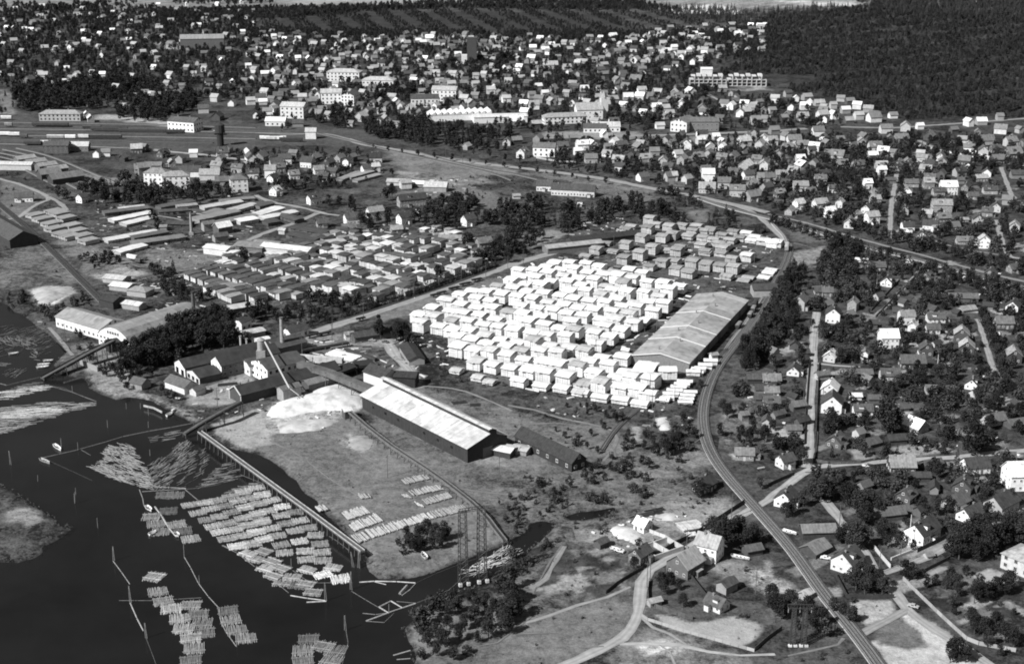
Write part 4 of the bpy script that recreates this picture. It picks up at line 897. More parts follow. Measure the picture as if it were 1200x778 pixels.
# planing hall with round-shouldered gable
cx,cy,an,L,W=fromcorners(G('C1',452,90),G('C1',598,148),G('B1',840,740))
l=Vector((*G('C1',452,92),0)); n_=Vector((*G('C1',592,132),0)); rr_=Vector((*G('P',217,377),0))
d=(n_-l); W=d.length; d/=W; p=Vector((-d.y,d.x,0)); L=(rr_-n_).dot(p)
c=l+d*W/2+p*L/2; an=math.degrees(math.atan2(p.y,p.x))
o=thing('planing_hall','=big white planing hall with arched patchy grey roof','hall',c.x,c.y,None,R(an))
for i in range(-int(L/2),int(L/2)+1,4):
    for j in range(-int(W/2),int(W/2)+1,3): occupy(c.x+i*math.cos(R(an))-j*math.sin(R(an)),c.y+i*math.sin(R(an))+j*math.cos(R(an)),2.5)
prof=[(-1,5.2),(-.82,7.2),(-.5,9.0),(-.15,10.0),(.15,10.0),(.5,9.0),(.82,7.2),(1,5.2)]; b=W/2
mb=MB()
for s in (-1,1):
    pp=[(s*L/2,-b,-.5)]+[(s*L/2,b,-.5)]+[(s*L/2,q*b,z) for q,z in prof[::-1]]; mb.poly(pp if s>0 else pp[::-1])
mb.poly([(-L/2,-b,-.5),(L/2,-b,-.5),(L/2,-b,5.2),(-L/2,-b,5.2)]); mb.poly([(L/2,b,-.5),(-L/2,b,-.5),(-L/2,b,5.2),(L/2,b,5.2)])
mb.build('wall',M['wall'],o,tone=.78)
for i in range(len(prof)-1): roofslab('roof_sheet',prof[i][0]*b*1.03,prof[i][1]+.05,prof[i+1][0]*b*1.03,prof[i+1][1]+.05+(.01*i),-L/2-.3,L/2+.3,.27,n=4)
for k in range(5): obj('window',WIN,o,(-L/2-.04,(k-2)*1.7,7.4),R(-90),(1,1,1.1),.5)
for rr in range(2):
    for k in range(8): obj('window',WIN,o,(-L/2-.04,(k-3.5)*W/8.6,2.1+rr*2.2),R(-90),(1.1,1,.8),.5)
l2=Vector((*G('B1',253,712),0)); n2=Vector((*G('B1',455,772),0)); d2=n2-l2; W2=d2.length; d2/=W2; p2=Vector((-d2.y,d2.x,0)); c2=l2+d2*W2/2+p2*8
building('mill_building','=long white workshop with patchy grey roof joined to the planing hall','mill building',c2.x,c2.y,math.degrees(math.atan2(d2.y,d2.x)),W2,15,5,.78,.28,rise=2.6,chim=0,win=1,rm='tin',wframe=.5,storeys=1,wspace=3)
# sheds in the left yard around the planing works
fr('B1',950,370,-25,15,9,3.6,.6,.75,'=low white-roofed planing works beside the upper brick chimney',rise=1,rm='tin')
fr('B1',985,290,40,9,7,4.4,.12,.7,'=dark gabled workshop with one bright roof slope in the upper yard',rise=2.4)
fr('B1',925,275,30,7,5,4.4,.3,.15,'=narrow grey boiler shed next to the upper brick chimney',rise=1.4)
fr('B1',975,325,30,8,5,3.4,.3,.1,'=dark-roofed shed between the two white-roofed works',rise=1.6)
fr('B1',1030,385,-20,9,7,2.4,.4,.72,'=small white-roofed lean-to by the planing works',rise=.5,rm='tin')
fr('B1',1090,350,-20,18,12,2.6,.15,.24,'=wide flat grey-roofed shed beside the dark lumber piles',rise=1.0)
fr('B2',40,360,-22,30,9,3,.5,.62,'=long shed with wide white roof at the edge of the dark lumber piles',rise=1.3,rm='tin')
fr('B2',0,345,-22,16,8,3,.2,.22,'=grey-roofed shed against the long white-roofed shed',rise=1.0)
fr('B1',600,560,-20,11,8,3,.4,.26,'=grey hip-roofed shed near the western siding end',rise=1.4,hip=True,name='shed',cat='shed')
fr('B1',490,500,-20,12,8,2.4,.4,.5,'=low pale shed at the end of the western siding',rise=1.0,name='shed',cat='shed')
fr('B1',520,535,-20,11,8,2.4,.35,.62,'=low white-topped shed near the western siding',rise=1.0,name='shed',cat='shed')
fr('B1',485,610,-35,10,8,4,.05,.05,'=black timber shed at the foot of the western siding',rise=1.6,name='shed',cat='shed')
fr('B1',570,620,-25,11,6,2.6,.3,.6,'=long pale-roofed shed beside the black timber shed',rise=1.0,name='shed',cat='shed')
cx,cy,an,L,W=fromcorners(G('B1',-280,150),G('B1',60,355),G('B1',158,335))
building('engine_shed','=huge dark engine shed at the photo edge beside the western siding','engine shed',cx,cy,an,L,16,5,.05,.09,rise=4,chim=0,win=0)
fr('B1',230,62,38,22,10,4,.06,.16,'=dark goods shed with grey roof below the rail yard',rise=3,name='goods_shed',cat='goods shed')
fr('B1',180,40,38,14,9,4,.08,.18,'=second dark goods shed with grey roof below the rail yard',rise=3,name='goods_shed',cat='goods shed')
for k in range(4): fr('A1',75+k*48,752+k*16,38,13,10,4.5,.15,.28,f'=grey-roofed carriage shed, {ORD[k]} of four stepped along the curved tracks',rise=1.6,name='carriage_shed',cat='carriage shed')
fr('A1',-10,770,-5,26,8,4,.5,.55,'=long pale carriage hall at the edge of the rail yard',rise=1.4,name='carriage_shed',cat='carriage shed')
# drying kilns row and low sheds north of the white yard
fr('B3',150,375,22,34,8,3.4,.2,.35,'=long low shed beside the road north of the white stacks',rise=1,rm='tin',name='shed',cat='shed')
fr('B3',260,345,24,44,9,3.6,.06,.04,'=long black-roofed shed following the road behind the white stacks',rise=1.6,name='shed',cat='shed')
fr('N2',605,790,2,12,9,4,.35,.07,'=dark-roofed hut standing alone before the twin railway tracks',rise=1.8,name='hut',cat='hut',win=0)
# sawdust heaps: real mounds
def heap(t,poly,h,tone,look,name='sawdust_heap',cat='sawdust heap',res=2.0,s=8,mat='pile'):
    P=GL(t,poly); A=np.array(P); x0,y0=A.min(0); x1,y1=A.max(0); nx=int((x1-x0)/res)+2; ny=int((y1-y0)/res)+2
    X,Y=np.meshgrid(np.linspace(x0,x1,nx),np.linspace(y0,y1,ny)); d=-sdist(X,Y,P); Z=np.where(d>0,h*np.minimum(1,d/s)**.8*(.1+.6*fbm(X,Y,13)+.8*fbm(X+9,Y,5.5)),-.4+d*.05)+ (nr.rand(*X.shape)-.5)*.25*(d>0)
    cx,cy=(x0+x1)/2,(y0+y1)/2; Vv=np.stack([X-cx,Y-cy,Z],-1).reshape(-1,3); ix=np.arange(nx*ny).reshape(ny,nx)
    ff=np.stack([ix[:-1,:-1],ix[:-1,1:],ix[1:,1:],ix[1:,:-1]],-1).reshape(-1,4); keep=(d.reshape(-1)[ff].max(1)>-res)
    m=npmesh(name,Vv,ff[keep],M[mat],True); return thing(name,look,cat,cx,cy,0,0,m=m,tone=tone)
heap('C2',[(40,410),(90,360),(150,338),(230,320),(330,268),(400,268),(470,310),(480,360),(430,395),(330,395),(250,400),(150,425),(80,430)],4.6,.66,'=great white sawdust heap spread below the conveyor gallery',s=14)
heap('C2',[(85,460),(150,440),(250,430),(350,430),(360,450),(300,480),(200,495),(110,500)],2.0,.5,'=lower rough white bark heap on the shore side of the sawdust',s=6)
heap('C2',[(412,520),(450,500),(510,505),(545,540),(520,570),(460,580),(420,560)],1.0,.3,'=pale round bark patch on the meadow beside the flume',name='bark_heap',cat='bark heap',s=5)
heap('B1',[(135,548),(200,528),(330,530),(345,555),(260,590),(200,625),(170,600)],1.6,.36,'=rough pale heap of slabwood on the field edge by the siding',name='slabwood_heap',cat='wood heap',s=6)
heap('C3',[(662,425),(700,420),(722,450),(720,480),(690,488),(660,470)],1.8,.6,'=round white heap beside the siding among bushes',name='gravel_heap',cat='gravel heap',s=4)
heap('D3',[(430,160),(500,142),(560,160),(600,200),(570,235),(480,205)],1.2,.55,'=broken white rubble heap at the building site by the road',name='rubble_heap',cat='rubble heap',s=4,res=1.2)
heap('D3',[(640,95),(740,85),(770,105),(740,125),(660,125)],1.2,.5,'=pale rubble heap beyond the small white hut',name='rubble_heap',cat='rubble heap',s=4,res=1.2)
# ================================================================ houses near enough to show their windows
# tile: (zx, zy, angle, L, W, H, wall, roof)
NH={
'D4':[(92,72,60,8,7,3.6,.75,.08),(375,372,50,9,8,4.4,.6,.08),(640,52,50,6,6,3,.1,.1),(722,240,44,12,8,4.4,.78,.06),(872,85,40,9,7,3,.25,.13),(942,140,40,10,6.5,2.8,.75,.08),(1085,108,40,12,8,4.2,.4,.07)],
'C4':[(125,238,70,8,6.5,2.6,.7,.08),(18,330,0,7,5,2.6,.65,.2),(18,275,0,9,6,2.6,.08,.2),(18,378,0,8,6,2.4,.1,.1),(292,176,62,7,6.5,3,.5,.75),(444,165,70,5,4,3.6,.78,.2),(553,110,2,10,9,6.2,.7,.8),(728,148,80,8,7,4,.08,.1),(662,206,0,13,8,3.8,.08,.1),(890,85,75,8,8,4.8,.08,.42),(915,135,75,8,8,3.6,.07,.45),(1130,180,80,9,7.5,4.6,.07,.3),(560,260,0,10,7,3.2,.42,.1),(292,326,70,9,8,3,.72,.8),(300,410,75,10,10,5,.78,.08),(435,420,0,9,6,3,.72,.1),(942,302,60,7,6.5,2.8,.78,.08),(688,502,125,9,8,3,.3,.85),(85,662,30,7,6,3.6,.6,.08),(615,684,0,11,9,3.8,.07,.25),(955,684,10,11,8,3.2,.72,.06),(1158,760,5,12,11,7,.8,.78),(320,572,55,8,8,2.8,.1,.1),(1040,468,25,11,6.5,2.6,.4,.14),(905,778,60,8,8,3,.08,.08)],
'B4':[(145,180,30,8,8,4.8,.75,.5),(285,216,30,9,7,5,.78,.8),(332,172,60,7,6,4.6,.6,.4),(478,246,15,10,8,6,.78,.3),(640,280,5,9,8,3.6,.78,.06),(826,110,0,14,10,6.6,.78,.72),(735,84,0,9,8,5.6,.22,.34),(655,76,0,12,7,3.4,.3,.12),(795,192,-3,16,9,6,.28,.28),(1015,108,0,12,7,3.4,.4,.08),(935,132,0,9,6,3,.3,.1),(780,116,5,10,7,3.6,.3,.08),(990,356,80,8,8,6,.78,.45),(898,338,0,12,6.5,2.8,.3,.2),(962,246,80,8,8,4,.4,.08),(1046,192,70,8,7.5,4.2,.5,.1),(492,154,10,8,7,4,.4,.32),(456,84,10,7,7,5,.72,.78),(298,102,0,8,6,3.8,.78,.1),(240,72,0,10,8,6,.4,.14),(150,94,0,13,8,4.6,.5,.24),(642,116,70,7,7,3.8,.72,.3),(628,204,70,8,7,4,.3,.06),(454,198,60,8,7,4,.6,.1),(410,222,40,6,5,3.6,.4,.3),(642,440,70,7,8,2.8,.74,.2),(498,456,0,12,7,2.6,.1,.1),(552,532,60,8,8,3,.72,.08),(303,698,75,10,9,5.6,.8,.06),(155,640,60,9,8,5.4,.35,.14),(238,572,0,7,6,3,.1,.08),(272,574,0,7,6,3,.15,.12),(392,642,60,6,6,5,.3,.2),(635,702,5,9,8,4.6,.7,.22),(664,738,60,5,5,4,.75,.6),(768,694,0,11,7,2.8,.72,.1),(754,745,0,8,6,3,.6,.1),(1128,644,60,9,8,3,.7,.08),(1080,722,0,11,8,3.6,.12,.14),(735,508,50,8,8,2.6,.1,.1),(1022,496,60,8,8,3,.2,.1),(1002,30,70,7,8,3.6,.75,.1),(520,22,10,8,6,5,.78,.7),(1140,38,0,12,8,3.8,.2,.08),(10,60,0,9,8,5.4,.6,.14),(62,40,0,10,8,4,.4,.25),(200,110,20,7,6,3,.2,.15),(1130,470,20,9,7,3,.2,.1),(880,60,0,6,5,3,.2,.1)],
'D3':[(588,328,50,8.5,6.5,3.6,.16,.1),(905,318,150,10,9,6.4,.72,.36),(798,392,48,12,11,4.6,.14,.33),(940,548,135,8,6.5,2.6,.6,.1),(600,182,135,6,6,3,.72,.84)],
'C3':[(1062,622,-5,9,6,3,.25,.2),(880,780,48,11,7.5,3.4,.08,.06)],
'B2':[(432,248,25,11,8,5,.75,.1),(540,222,30,13,8,5.4,.7,.3),(672,248,40,10,8,5,.75,.07),(708,170,22,24,9,6,.25,.06),(968,256,40,10,8,5,.72,.07),(262,158,35,11,7.5,5,.75,.07),(86,118,60,8,8,4.4,.74,.6),(65,35,0,10,9,7,.72,.3),(745,200,60,6,6,3,.74,.1),(890,335,-8,19,7,3,.1,.24),(1038,358,25,11,8,4.2,.2,.16),(420,280,20,11,6,3,.12,.16),(300,262,20,9,7,3.4,.25,.1),(500,15,30,8,7,4.4,.75,.1),(545,8,20,7,6,5,.78,.5),(638,285,20,9,6,2.6,.2,.3)],
'B3':[(598,52,30,10,8,4,.76,.12),(895,52,0,11,9,7,.78,.8),(892,105,-8,14,11,4,.5,.34),(722,52,20,9,8,4.6,.4,.12),(755,88,-10,13,7,2.8,.15,.1),(800,62,40,8,7,4.4,.5,.3),(970,82,-10,11,9,5,.42,.14),(1030,120,-8,13,9,5.4,.4,.2),(1105,145,30,14,10,4.6,.3,.2),(735,50,10,7,7,5,.6,.4),(1150,60,0,12,9,5,.3,.2),(1165,100,40,10,8,4,.3,.1)],
'B1':[(104,145,10,15,8,4,.76,.1),(368,150,60,7,7,4.6,.74,.1),(715,70,-8,20,11,9,.78,.25),(800,85,10,22,12,9,.76,.3),(860,30,0,22,10,5,.72,.08),(955,45,0,18,10,5,.55,.35),(1085,100,15,14,11,9,.78,.14),(650,20,30,12,9,6,.2,.2),(1010,70,10,12,8,4,.3,.14),(525,130,20,10,8,5,.1,.06)],
}
for t,l in NH.items():
    for (zx,zy,a,L,W,H,wt,rt) in l:
        k={}
        if t=='B1' and H>8: k=dict(wspace=3.2,storeys=3,hip=True,rise=2.5,chim=2)
        if (t,zx) in (('B4',640),('B4',635)): k['gambrel']=True
        if t=='B1' and zx==715: k['look']=1
        k.pop('look',None)
        if H>8: 
            L*=.8; W*=.85; x,y=G(t,zx,zy); y+=W*.45
            building('apartment_house',f'three-storey white apartment house','apartment house',x,y,a,L,W,H,wt,rt,win=1,**k); continue
        house(t,zx,zy,a,L,W,H,wt,rt,**k)
# second low ranges, sheds and barns
SH={
'D4':[(232,208,4,14,7,3,.06,.2),(228,298,42,10,8,2.4,.06,.2),(545,134,14,16,7,2.8,.08,.12),(175,490,42,4,3.4,2.2,.4,.4),(735,300,20,3,3,1.5,.5,.2)],
'C4':[(430,248,0,11,6,2.8,.15,.12),(400,345,0,6,4,2,.7,.65),(485,362,0,6,5,2.6,.12,.1),(790,322,-5,15,6,2.4,.42,.14),(590,548,10,9,6,2.2,.07,.06),(480,565,30,7,6,2,.1,.1),(120,502,0,7,5,2.6,.2,.12),(720,144,0,8,4,2.2,.75,.1),(690,716,0,10,5,2.2,.06,.06),(1135,480,20,9,6,2.4,.12,.14),(160,152,10,7,5,2.6,.06,.06),(610,95,40,5,4,3,.7,.1),(1040,55,0,3,2,1.4,.8,.8),(755,660,20,9,5,2,.12,.1),(620,400,10,5,4,2,.15,.1)],
'D3':[(408,256,42,5,4,2.4,.1,.08),(985,462,42,7,5,3.2,.28,.08),(650,520,25,5,3,2,.3,.35),(1100,290,20,7,5,2.6,.08,.1),(815,205,20,3,2,1.4,.75,.7)],
'C3':[(1058,440,20,4,4,3,.2,.2),(1115,270,0,10,6,2.6,.06,.08),(1150,320,0,9,6,2.8,.2,.07),(1150,362,0,9,6,2.6,.1,.07),(920,165,20,4,3,3,.75,.3),(520,130,-25,4,3,1.2,.7,.75),(1090,612,0,4,3,1.4,.75,.75)],
'B4':[(940,340,0,6,5,2,.75,.6),(765,282,10,5,4,3.6,.75,.3),(895,600,-5,18,7,2.6,.12,.14),(915,648,20,10,6,1.6,.3,.3),(1000,556,10,6,4,2,.7,.6),(430,420,-20,8,3,1.6,.7,.7),(720,275,0,8,2,1.2,.6,.5),(820,160,0,9,5,2.4,.2,.1),(560,60,0,9,6,3,.15,.1),(890,235,0,8,4,2,.3,.3),(25,355,-28,8,6,3.6,.7,.8)],
'B1':[(745,275,0,5,4,3,.3,.2),(700,-2,0,14,8,4,.2,.2)],
'B2':[(120,292,-20,5,4,3,.5,.4),(820,98,-8,19,11,4,.3,.5),(735,78,-15,18,6,3,.2,.7),(680,85,20,9,7,5,.72,.3),(640,70,-10,16,7,3,.5,.4),(390,285,10,8,5,2.4,.1,.08),(835,485-380+200,0,6,4,2,.3,.2)],
'B3':[(20,130,10,6,4,2.6,.5,.3),(310,165,-10,3,3,2,.6,.5)],
}
for t,l in SH.items():
    for (zx,zy,a,L,W,H,wt,rt) in l: house(t,zx,zy,a,L,W,H,wt,rt,noun='shed',rise=W*.3)
# old station manor in the meadow: three wings
for (zx,zy,a,L,W,H,ch) in [(150,95,-10,12,8,4.6,0),(255,118,-12,24,9,5,1),(345,122,-12,12,9,5,0)]:
    house('B3',zx,zy,a,L,W,H,.6,.08,noun='house',f=.85,win=2,wframe=.3)
# villa with ivy
x,y=G('D4',1125,385); o=building('villa','pale hip-roofed villa with ivy on its flank','villa',x+5,y+6,38,10.5,10.5,5.2,.5,.33,rise=3,hip=True,win=2,chim=1,wframe=.4)
# ---------------------------------------------------------------- the town further off
FH=[] # tile,zx,zy,L,W,H,wt,rt,ang
def far(t,s):
    for e in s.split(';'):
        q=e.split(','); 
        if len(q)<3: continue
        FH.append((t,float(q[0]),float(q[1]),float(q[2]),q[3] if len(q)>3 else 'ww'))
TW={'w':.78,'l':.38,'m':.2,'d':.1,'k':.05}
far('A1','195,362,14,wl;347,355,11,ww;250,245,14,wl;265,162,9,ww;380,158,10,ww;455,168,8,ww;383,192,9,ww;585,195,10,ww;742,178,9,wm;702,80,12,wl;803,60,12,ww;68,52,8,ww;190,40,11,lw;515,66,8,ww;450,95,9,wl;300,76,9,wl;480,715,10,wm;1010,722,13,wd;1140,745,16,wd;780,765,11,ll;710,458,13,wm;980,466,12,wl;1055,486,10,wm;1130,315,9,ww;1105,158,9,ww;925,518,14,wd;990,550,16,dd;660,440,10,lm;770,425,11,ll;880,350,9,wl;600,365,9,ll;540,300,8,lm;420,345,9,wl;465,355,8,ww;700,320,9,ww;760,395,9,ll;930,330,8,wl;1010,290,10,lw;830,205,9,ww;905,125,9,ww;560,200,9,lm;510,150,9,ww;580,155,7,ww;620,165,7,lm;300,210,8,lm;170,150,8,ll;110,145,8,ww;60,140,8,lw;30,140,7,ww;140,148,7,ww;215,70,7,lm;360,85,8,wl;410,75,8,wl;640,30,7,lm;720,30,8,ww;850,30,8,ww;890,60,7,wl;940,80,7,lm;990,30,7,ww;1040,60,8,wl;1090,60,7,lm;1100,20,8,ww;1150,60,7,lm;1150,120,7,ww;1060,190,9,lm;1120,190,9,ww;1150,230,9,lm;1040,240,9,lm;860,245,9,lm;700,255,10,lw;650,250,9,ll;590,240,9,ww;620,270,8,lm;720,285,12,lm;800,300,9,lm;850,320,9,ll;900,300,8,lm;960,350,8,lm;1060,390,10,ww;1110,350,9,lm;1150,370,10,wl;1000,410,9,lm;830,410,10,lm;690,445,10,wl;620,455,9,lm;560,500,9,ll;410,490,9,wm;300,390,11,lw;250,400,10,ll;130,380,16,lm;60,200,12,ll;110,215,14,lm;260,300,10,wl;300,325,9,lw;50,365,9,dm;545,490,8,lm;1140,480,12,wl;1100,420,9,lm;440,720,8,wm;620,700,13,dl;650,690,10,mm;740,720,13,dd;1040,700,10,lm;880,720,8,ww;820,745,10,lm;560,740,9,dm;410,560,12,lw;390,540,8,ww;720,130,8,lm;650,90,8,lm;590,110,8,ww;560,80,7,wl')
far('A2','430,580,9,lm;480,555,14,wl;590,560,14,ll;640,585,10,wm;1145,665,11,wm;960,685,10,ll;280,535,15,lm;340,545,15,ll;20,465,14,wd;70,470,10,lm;85,495,16,lm;545,745,14,wk;235,765,14,wd;130,750,14,wd;90,770,14,wd;20,735,15,lm;170,720,10,lm;270,740,11,dm;380,740,11,lm;330,765,12,dd;440,740,9,dm;560,570,11,wm;680,540,12,lm;700,510,11,ww;660,500,10,wl;740,490,11,ld;640,480,10,ww;600,500,14,ld;530,490,12,lm;480,500,11,ld;620,460,13,ll;570,480,11,lm;500,450,10,lm;490,400,12,wd;640,400,12,ld;720,385,11,ww;760,385,10,wl;820,350,11,wl;900,350,11,wl;930,355,11,lw;880,340,10,lm;750,320,11,lm;800,330,10,lm;680,330,11,lm;620,310,10,lm;740,265,11,lm;770,280,10,ww;720,300,10,lm;700,250,9,lm;830,270,9,ww;860,250,9,lm;920,260,11,ww;970,280,9,wl;1140,240,8,lm;1150,330,11,ww;1150,385,11,wl;1060,370,10,lm;1070,430,12,wl;1110,440,11,lm;1140,470,12,wl;1010,420,10,lm;1000,450,11,lm;950,470,12,wl;980,490,13,ll;1020,500,11,lw;930,440,11,lm;860,390,15,lm;890,400,12,ll;110,275,11,ww;50,255,9,lw;90,210,9,ww;40,180,9,ww;80,180,9,ww;130,190,9,ww;190,190,10,ww;180,205,9,wl;250,200,9,lm;60,220,8,lm;20,240,8,lm;310,205,9,ll;350,245,11,wl;380,235,9,lm;400,200,10,ww;430,225,9,ll;460,225,9,lm;490,180,9,ww;520,230,11,wl;550,200,9,ww;575,180,10,ww;610,210,11,ww;575,245,9,ll;640,215,9,ll;670,200,9,ww;500,265,10,wl;540,270,9,lm;575,290,10,lm;450,275,9,ll;420,260,10,lm;390,270,9,ll;320,285,12,wl;280,290,10,ll;240,280,11,lw;190,280,9,ww;160,260,9,lm;150,320,9,ll;60,310,8,lm;40,350,13,lw;100,370,10,lm;180,340,9,wl;250,355,9,wl;300,335,10,ll;270,430,12,wd;210,460,12,ll;190,405,12,lw;100,455,14,ld;40,440,12,wl;30,480,11,ww;460,320,9,ll;520,330,9,ll;600,270,10,lm;650,260,9,lm;680,290,9,wl;590,330,9,lm;470,370,11,lw;380,500,10,ld;300,515,12,lm;260,520,10,lm;780,490,10,lm;820,500,10,wl;210,540,10,ll;190,580,14,ld;1060,600,11,lm;1040,355,9,ll;1000,400,11,wl;740,200,10,lw;790,190,14,ww;760,205,12,lw;930,185,9,ll;980,190,8,lw')
far('A3','585,460,13,ww;665,442,13,wl;742,440,13,lw;660,510,13,ww;700,512,11,wl;770,495,12,ww;868,510,13,lm;970,494,12,wm;1002,502,12,ww;1062,495,12,ww;1105,498,11,wl;1042,535,12,wl;815,438,14,ww;460,470,14,ll;510,495,11,ww;480,382,14,lm;568,378,20,dm;675,590,11,wl;720,535,11,wl;600,530,10,ww;565,510,9,lm;50,722,13,wm;320,685,14,ww;365,682,12,ww;465,665,11,ww;360,745,14,lm;735,675,12,ld;798,682,16,wm;905,690,14,lw;1060,668,14,wl;1010,735,15,lm;1070,775,17,lw;1150,655,12,ww;930,640,9,ww;960,665,10,lw;500,680,13,dd;580,690,14,dm;610,740,13,ll;650,710,11,lm;440,690,10,lm;300,710,9,ww;230,690,13,md;690,760,12,wl;850,735,12,mm;900,720,11,lm;960,740,12,lm;1120,750,11,lm;1150,700,11,dm;1150,775,12,wl;130,190,12,lw;80,175,9,lm;180,215,11,lw;150,240,14,lw;240,205,10,ll;290,200,9,lm;200,230,13,dl;95,230,12,lw;70,290,11,lm;100,310,11,wl;35,320,11,lw;130,325,10,lm;185,315,16,wl;250,320,13,ll;260,345,11,wl;300,350,12,lm;300,300,10,ll;160,355,10,lm;90,280,14,lw;30,280,9,ll;20,340,9,ww;210,275,9,lm;380,285,10,lm;410,280,11,lm;425,355,12,dm;400,320,9,lm;470,335,10,lm;520,320,12,dm;570,320,11,dm;565,290,14,wl;620,290,13,wm;625,240,12,ll;690,245,13,ww;705,245,12,lw;740,230,11,ww;770,260,12,ll;730,265,11,lm;815,240,13,ww;880,245,12,wl;890,190,10,ll;865,175,10,ww;835,165,8,ww;725,190,10,ll;670,175,11,ww;620,185,11,lm;597,205,9,ww;690,215,12,wl;530,210,11,ww;495,215,11,ll;455,200,11,ll;460,180,14,ww;405,185,9,lw;365,210,10,lm;530,190,9,lm;430,245,10,lm;480,250,12,dm;440,260,10,lm;950,155,10,ww;1005,150,11,wm;1030,170,12,ww;1090,130,10,ww;1130,130,10,ww;1155,125,9,ww;980,135,9,lm;40,460,11,lm;20,480,12,md;55,490,12,lw;100,500,14,wl;125,470,13,lm;180,480,14,ll;150,440,10,ww;220,480,10,lm;60,530,12,lw;20,570,18,lw;90,450,10,lm;330,420,12,lw;260,425,11,lm;120,410,10,lw;400,460,12,ll;440,475,12,ww;405,495,14,wl;420,440,9,wm;700,545,9,lm;640,455,14,lm;720,470,9,dm;530,460,14,lw;760,450,10,lm;1110,570,12,wm;1160,560,12,lm;950,560,11,ld;1150,520,9,lm;1000,440,9,lm;960,420,12,ll;1130,480,9,lm;20,660,12,dm;120,650,11,lm;280,650,9,dm;420,630,9,ww;960,690,9,ww;1060,700,9,lm;860,660,10,ww')
far('A4','170,503,13,ww;235,485,14,ll;160,553,14,wl;250,545,14,wl;300,545,12,ww;415,548,12,wl;485,558,16,wm;460,515,13,ll;410,500,12,ww;355,520,12,lw;572,542,11,wm;375,480,12,dm;335,465,11,lm;540,610,15,wm;630,600,14,wl;695,592,7,ww;610,648,16,lm;918,578,12,ww;975,572,13,lw;1065,612,15,wm;1110,670,14,wm;1000,660,16,lm;920,700,12,wm;985,712,14,wd;1040,700,12,md;490,695,15,wm;530,712,13,lw;430,665,13,ll;215,692,12,ww;120,662,16,wm;85,645,12,wm;30,615,12,lm;320,735,15,wm;230,622,14,wm;255,640,10,wm;480,732,11,lw;415,775,14,ld;520,775,13,ll;160,775,14,lw;150,740,10,ww;640,760,12,dm;1050,750,14,dm;35,470,12,wl;130,465,9,ww;20,520,10,lm;75,555,9,dm;1160,670,10,lm;20,665,12,wl;90,690,12,lm;160,680,14,dm;270,675,10,dm;330,655,10,dm;440,645,12,lm;740,640,14,dm;560,650,11,dm;700,720,9,ll;1150,610,9,lm;850,610,10,dm;1060,550,9,lm;1120,720,18,dm;960,620,10,lm;800,760,12,lm;900,755,13,dm;50,720,9,lm;210,765,10,lm;340,770,13,dm;280,720,9,dm;580,720,10,lm;600,770,14,dm;390,690,11,lm;240,590,9,dm')
far('B1','640,15,14,lm;560,90,12,dm')
big=[('A2',402,372,32,14,9,.76,.5,-8,'large white school with pale roof among the houses'),('A2',560,405,30,14,8,.7,.5,-8,'large white block with pale hipped roof in the town centre'),('A2',342,475,18,12,10,.78,.5,5,'white flat-topped three-storey block in the town centre'),('A2',430,480,16,12,9,.8,.1,75,'tall white gabled house with dark flank in the town centre'),('A2',172,540,20,14,10,.74,.5,-10,'pale three-storey block with light roof by the station'),('A2',862,462,22,12,10,.78,.45,-10,'white three-storey block between trees beyond the factory'),('A2',768,490,24,13,8,.6,.08,5,'dark-roofed manor house with pale gable in the town'),('A2',90,575,16,10,4,.74,.75,-5,'white low building with bright roof beside the station road'),('A3',150,715,16,11,7,.78,.14,-10,'big white two-storey house by the far road'),('A3',378,605,18,9,4,.76,.1,0,'white hall with dark roof beside the church'),('A3',435,600,20,16,4,.7,.5,0,'flat white hall next to the church'),('A3',785,600,20,14,8,.6,.2,60,'pale gabled warehouse at the long far road'),('A3',878,600,22,12,8,.2,.14,0,'dark gabled factory at the long far road'),('A3',240,565,36,10,6,.75,.3,12,'long white parish hall beside the church'),('A1',840,600,24,14,8,.8,.1,-20,'big white railway hotel with dark roof by the rail yard'),('A1',275,552,34,10,6,.42,.3,0,'long grey station building beside the rail yard'),('A1',920,222,48,14,11,.13,.28,8,'long brick school with white gable high in the town'),('A1',258,700,18,9,6,.12,.1,0,'dark engine depot in the rail yard'),('A1',330,690,24,7,4,.2,.5,0,'low depot with bright roof in the rail yard')]
for (t,zx,zy,L,W,H,wt,rt,a,look) in big:
    x,y=G(t,zx,zy); y+=W*.4
    o=building('town_building','='+look,'building',x,y,a,L,W,H,wt,rt,rise=2.6 if L<40 else 4,chim=2,hip=L>28 and 'brick' not in look,win=1 if scale_at(x,y)>1.05 else 0,wframe=.12 if wt>.4 else .4,wspace=3.4,storeys=max(1,int(H/3)),door=False)
    if 'brick' in look: front_panel(o,L,W,H,0.1,.75)
# church
x,y=G('A3',350,545); o=building('church','=white church with tall square tower above the parish hall','church',x,y+6,10,22,11,8,.75,.35,rise=5,chim=0,win=1,wspace=4)
q=MB(); q.box(-3,3,-3,3,0,17); q.build('tower',M['wall'],o,(13,0,0),tone=.6); q=MB(); q.bar((0,0,17),(0,0,22),4,.3,4); q.build('tower_roof',M['roof'],o,(13,0,0),tone=.3)
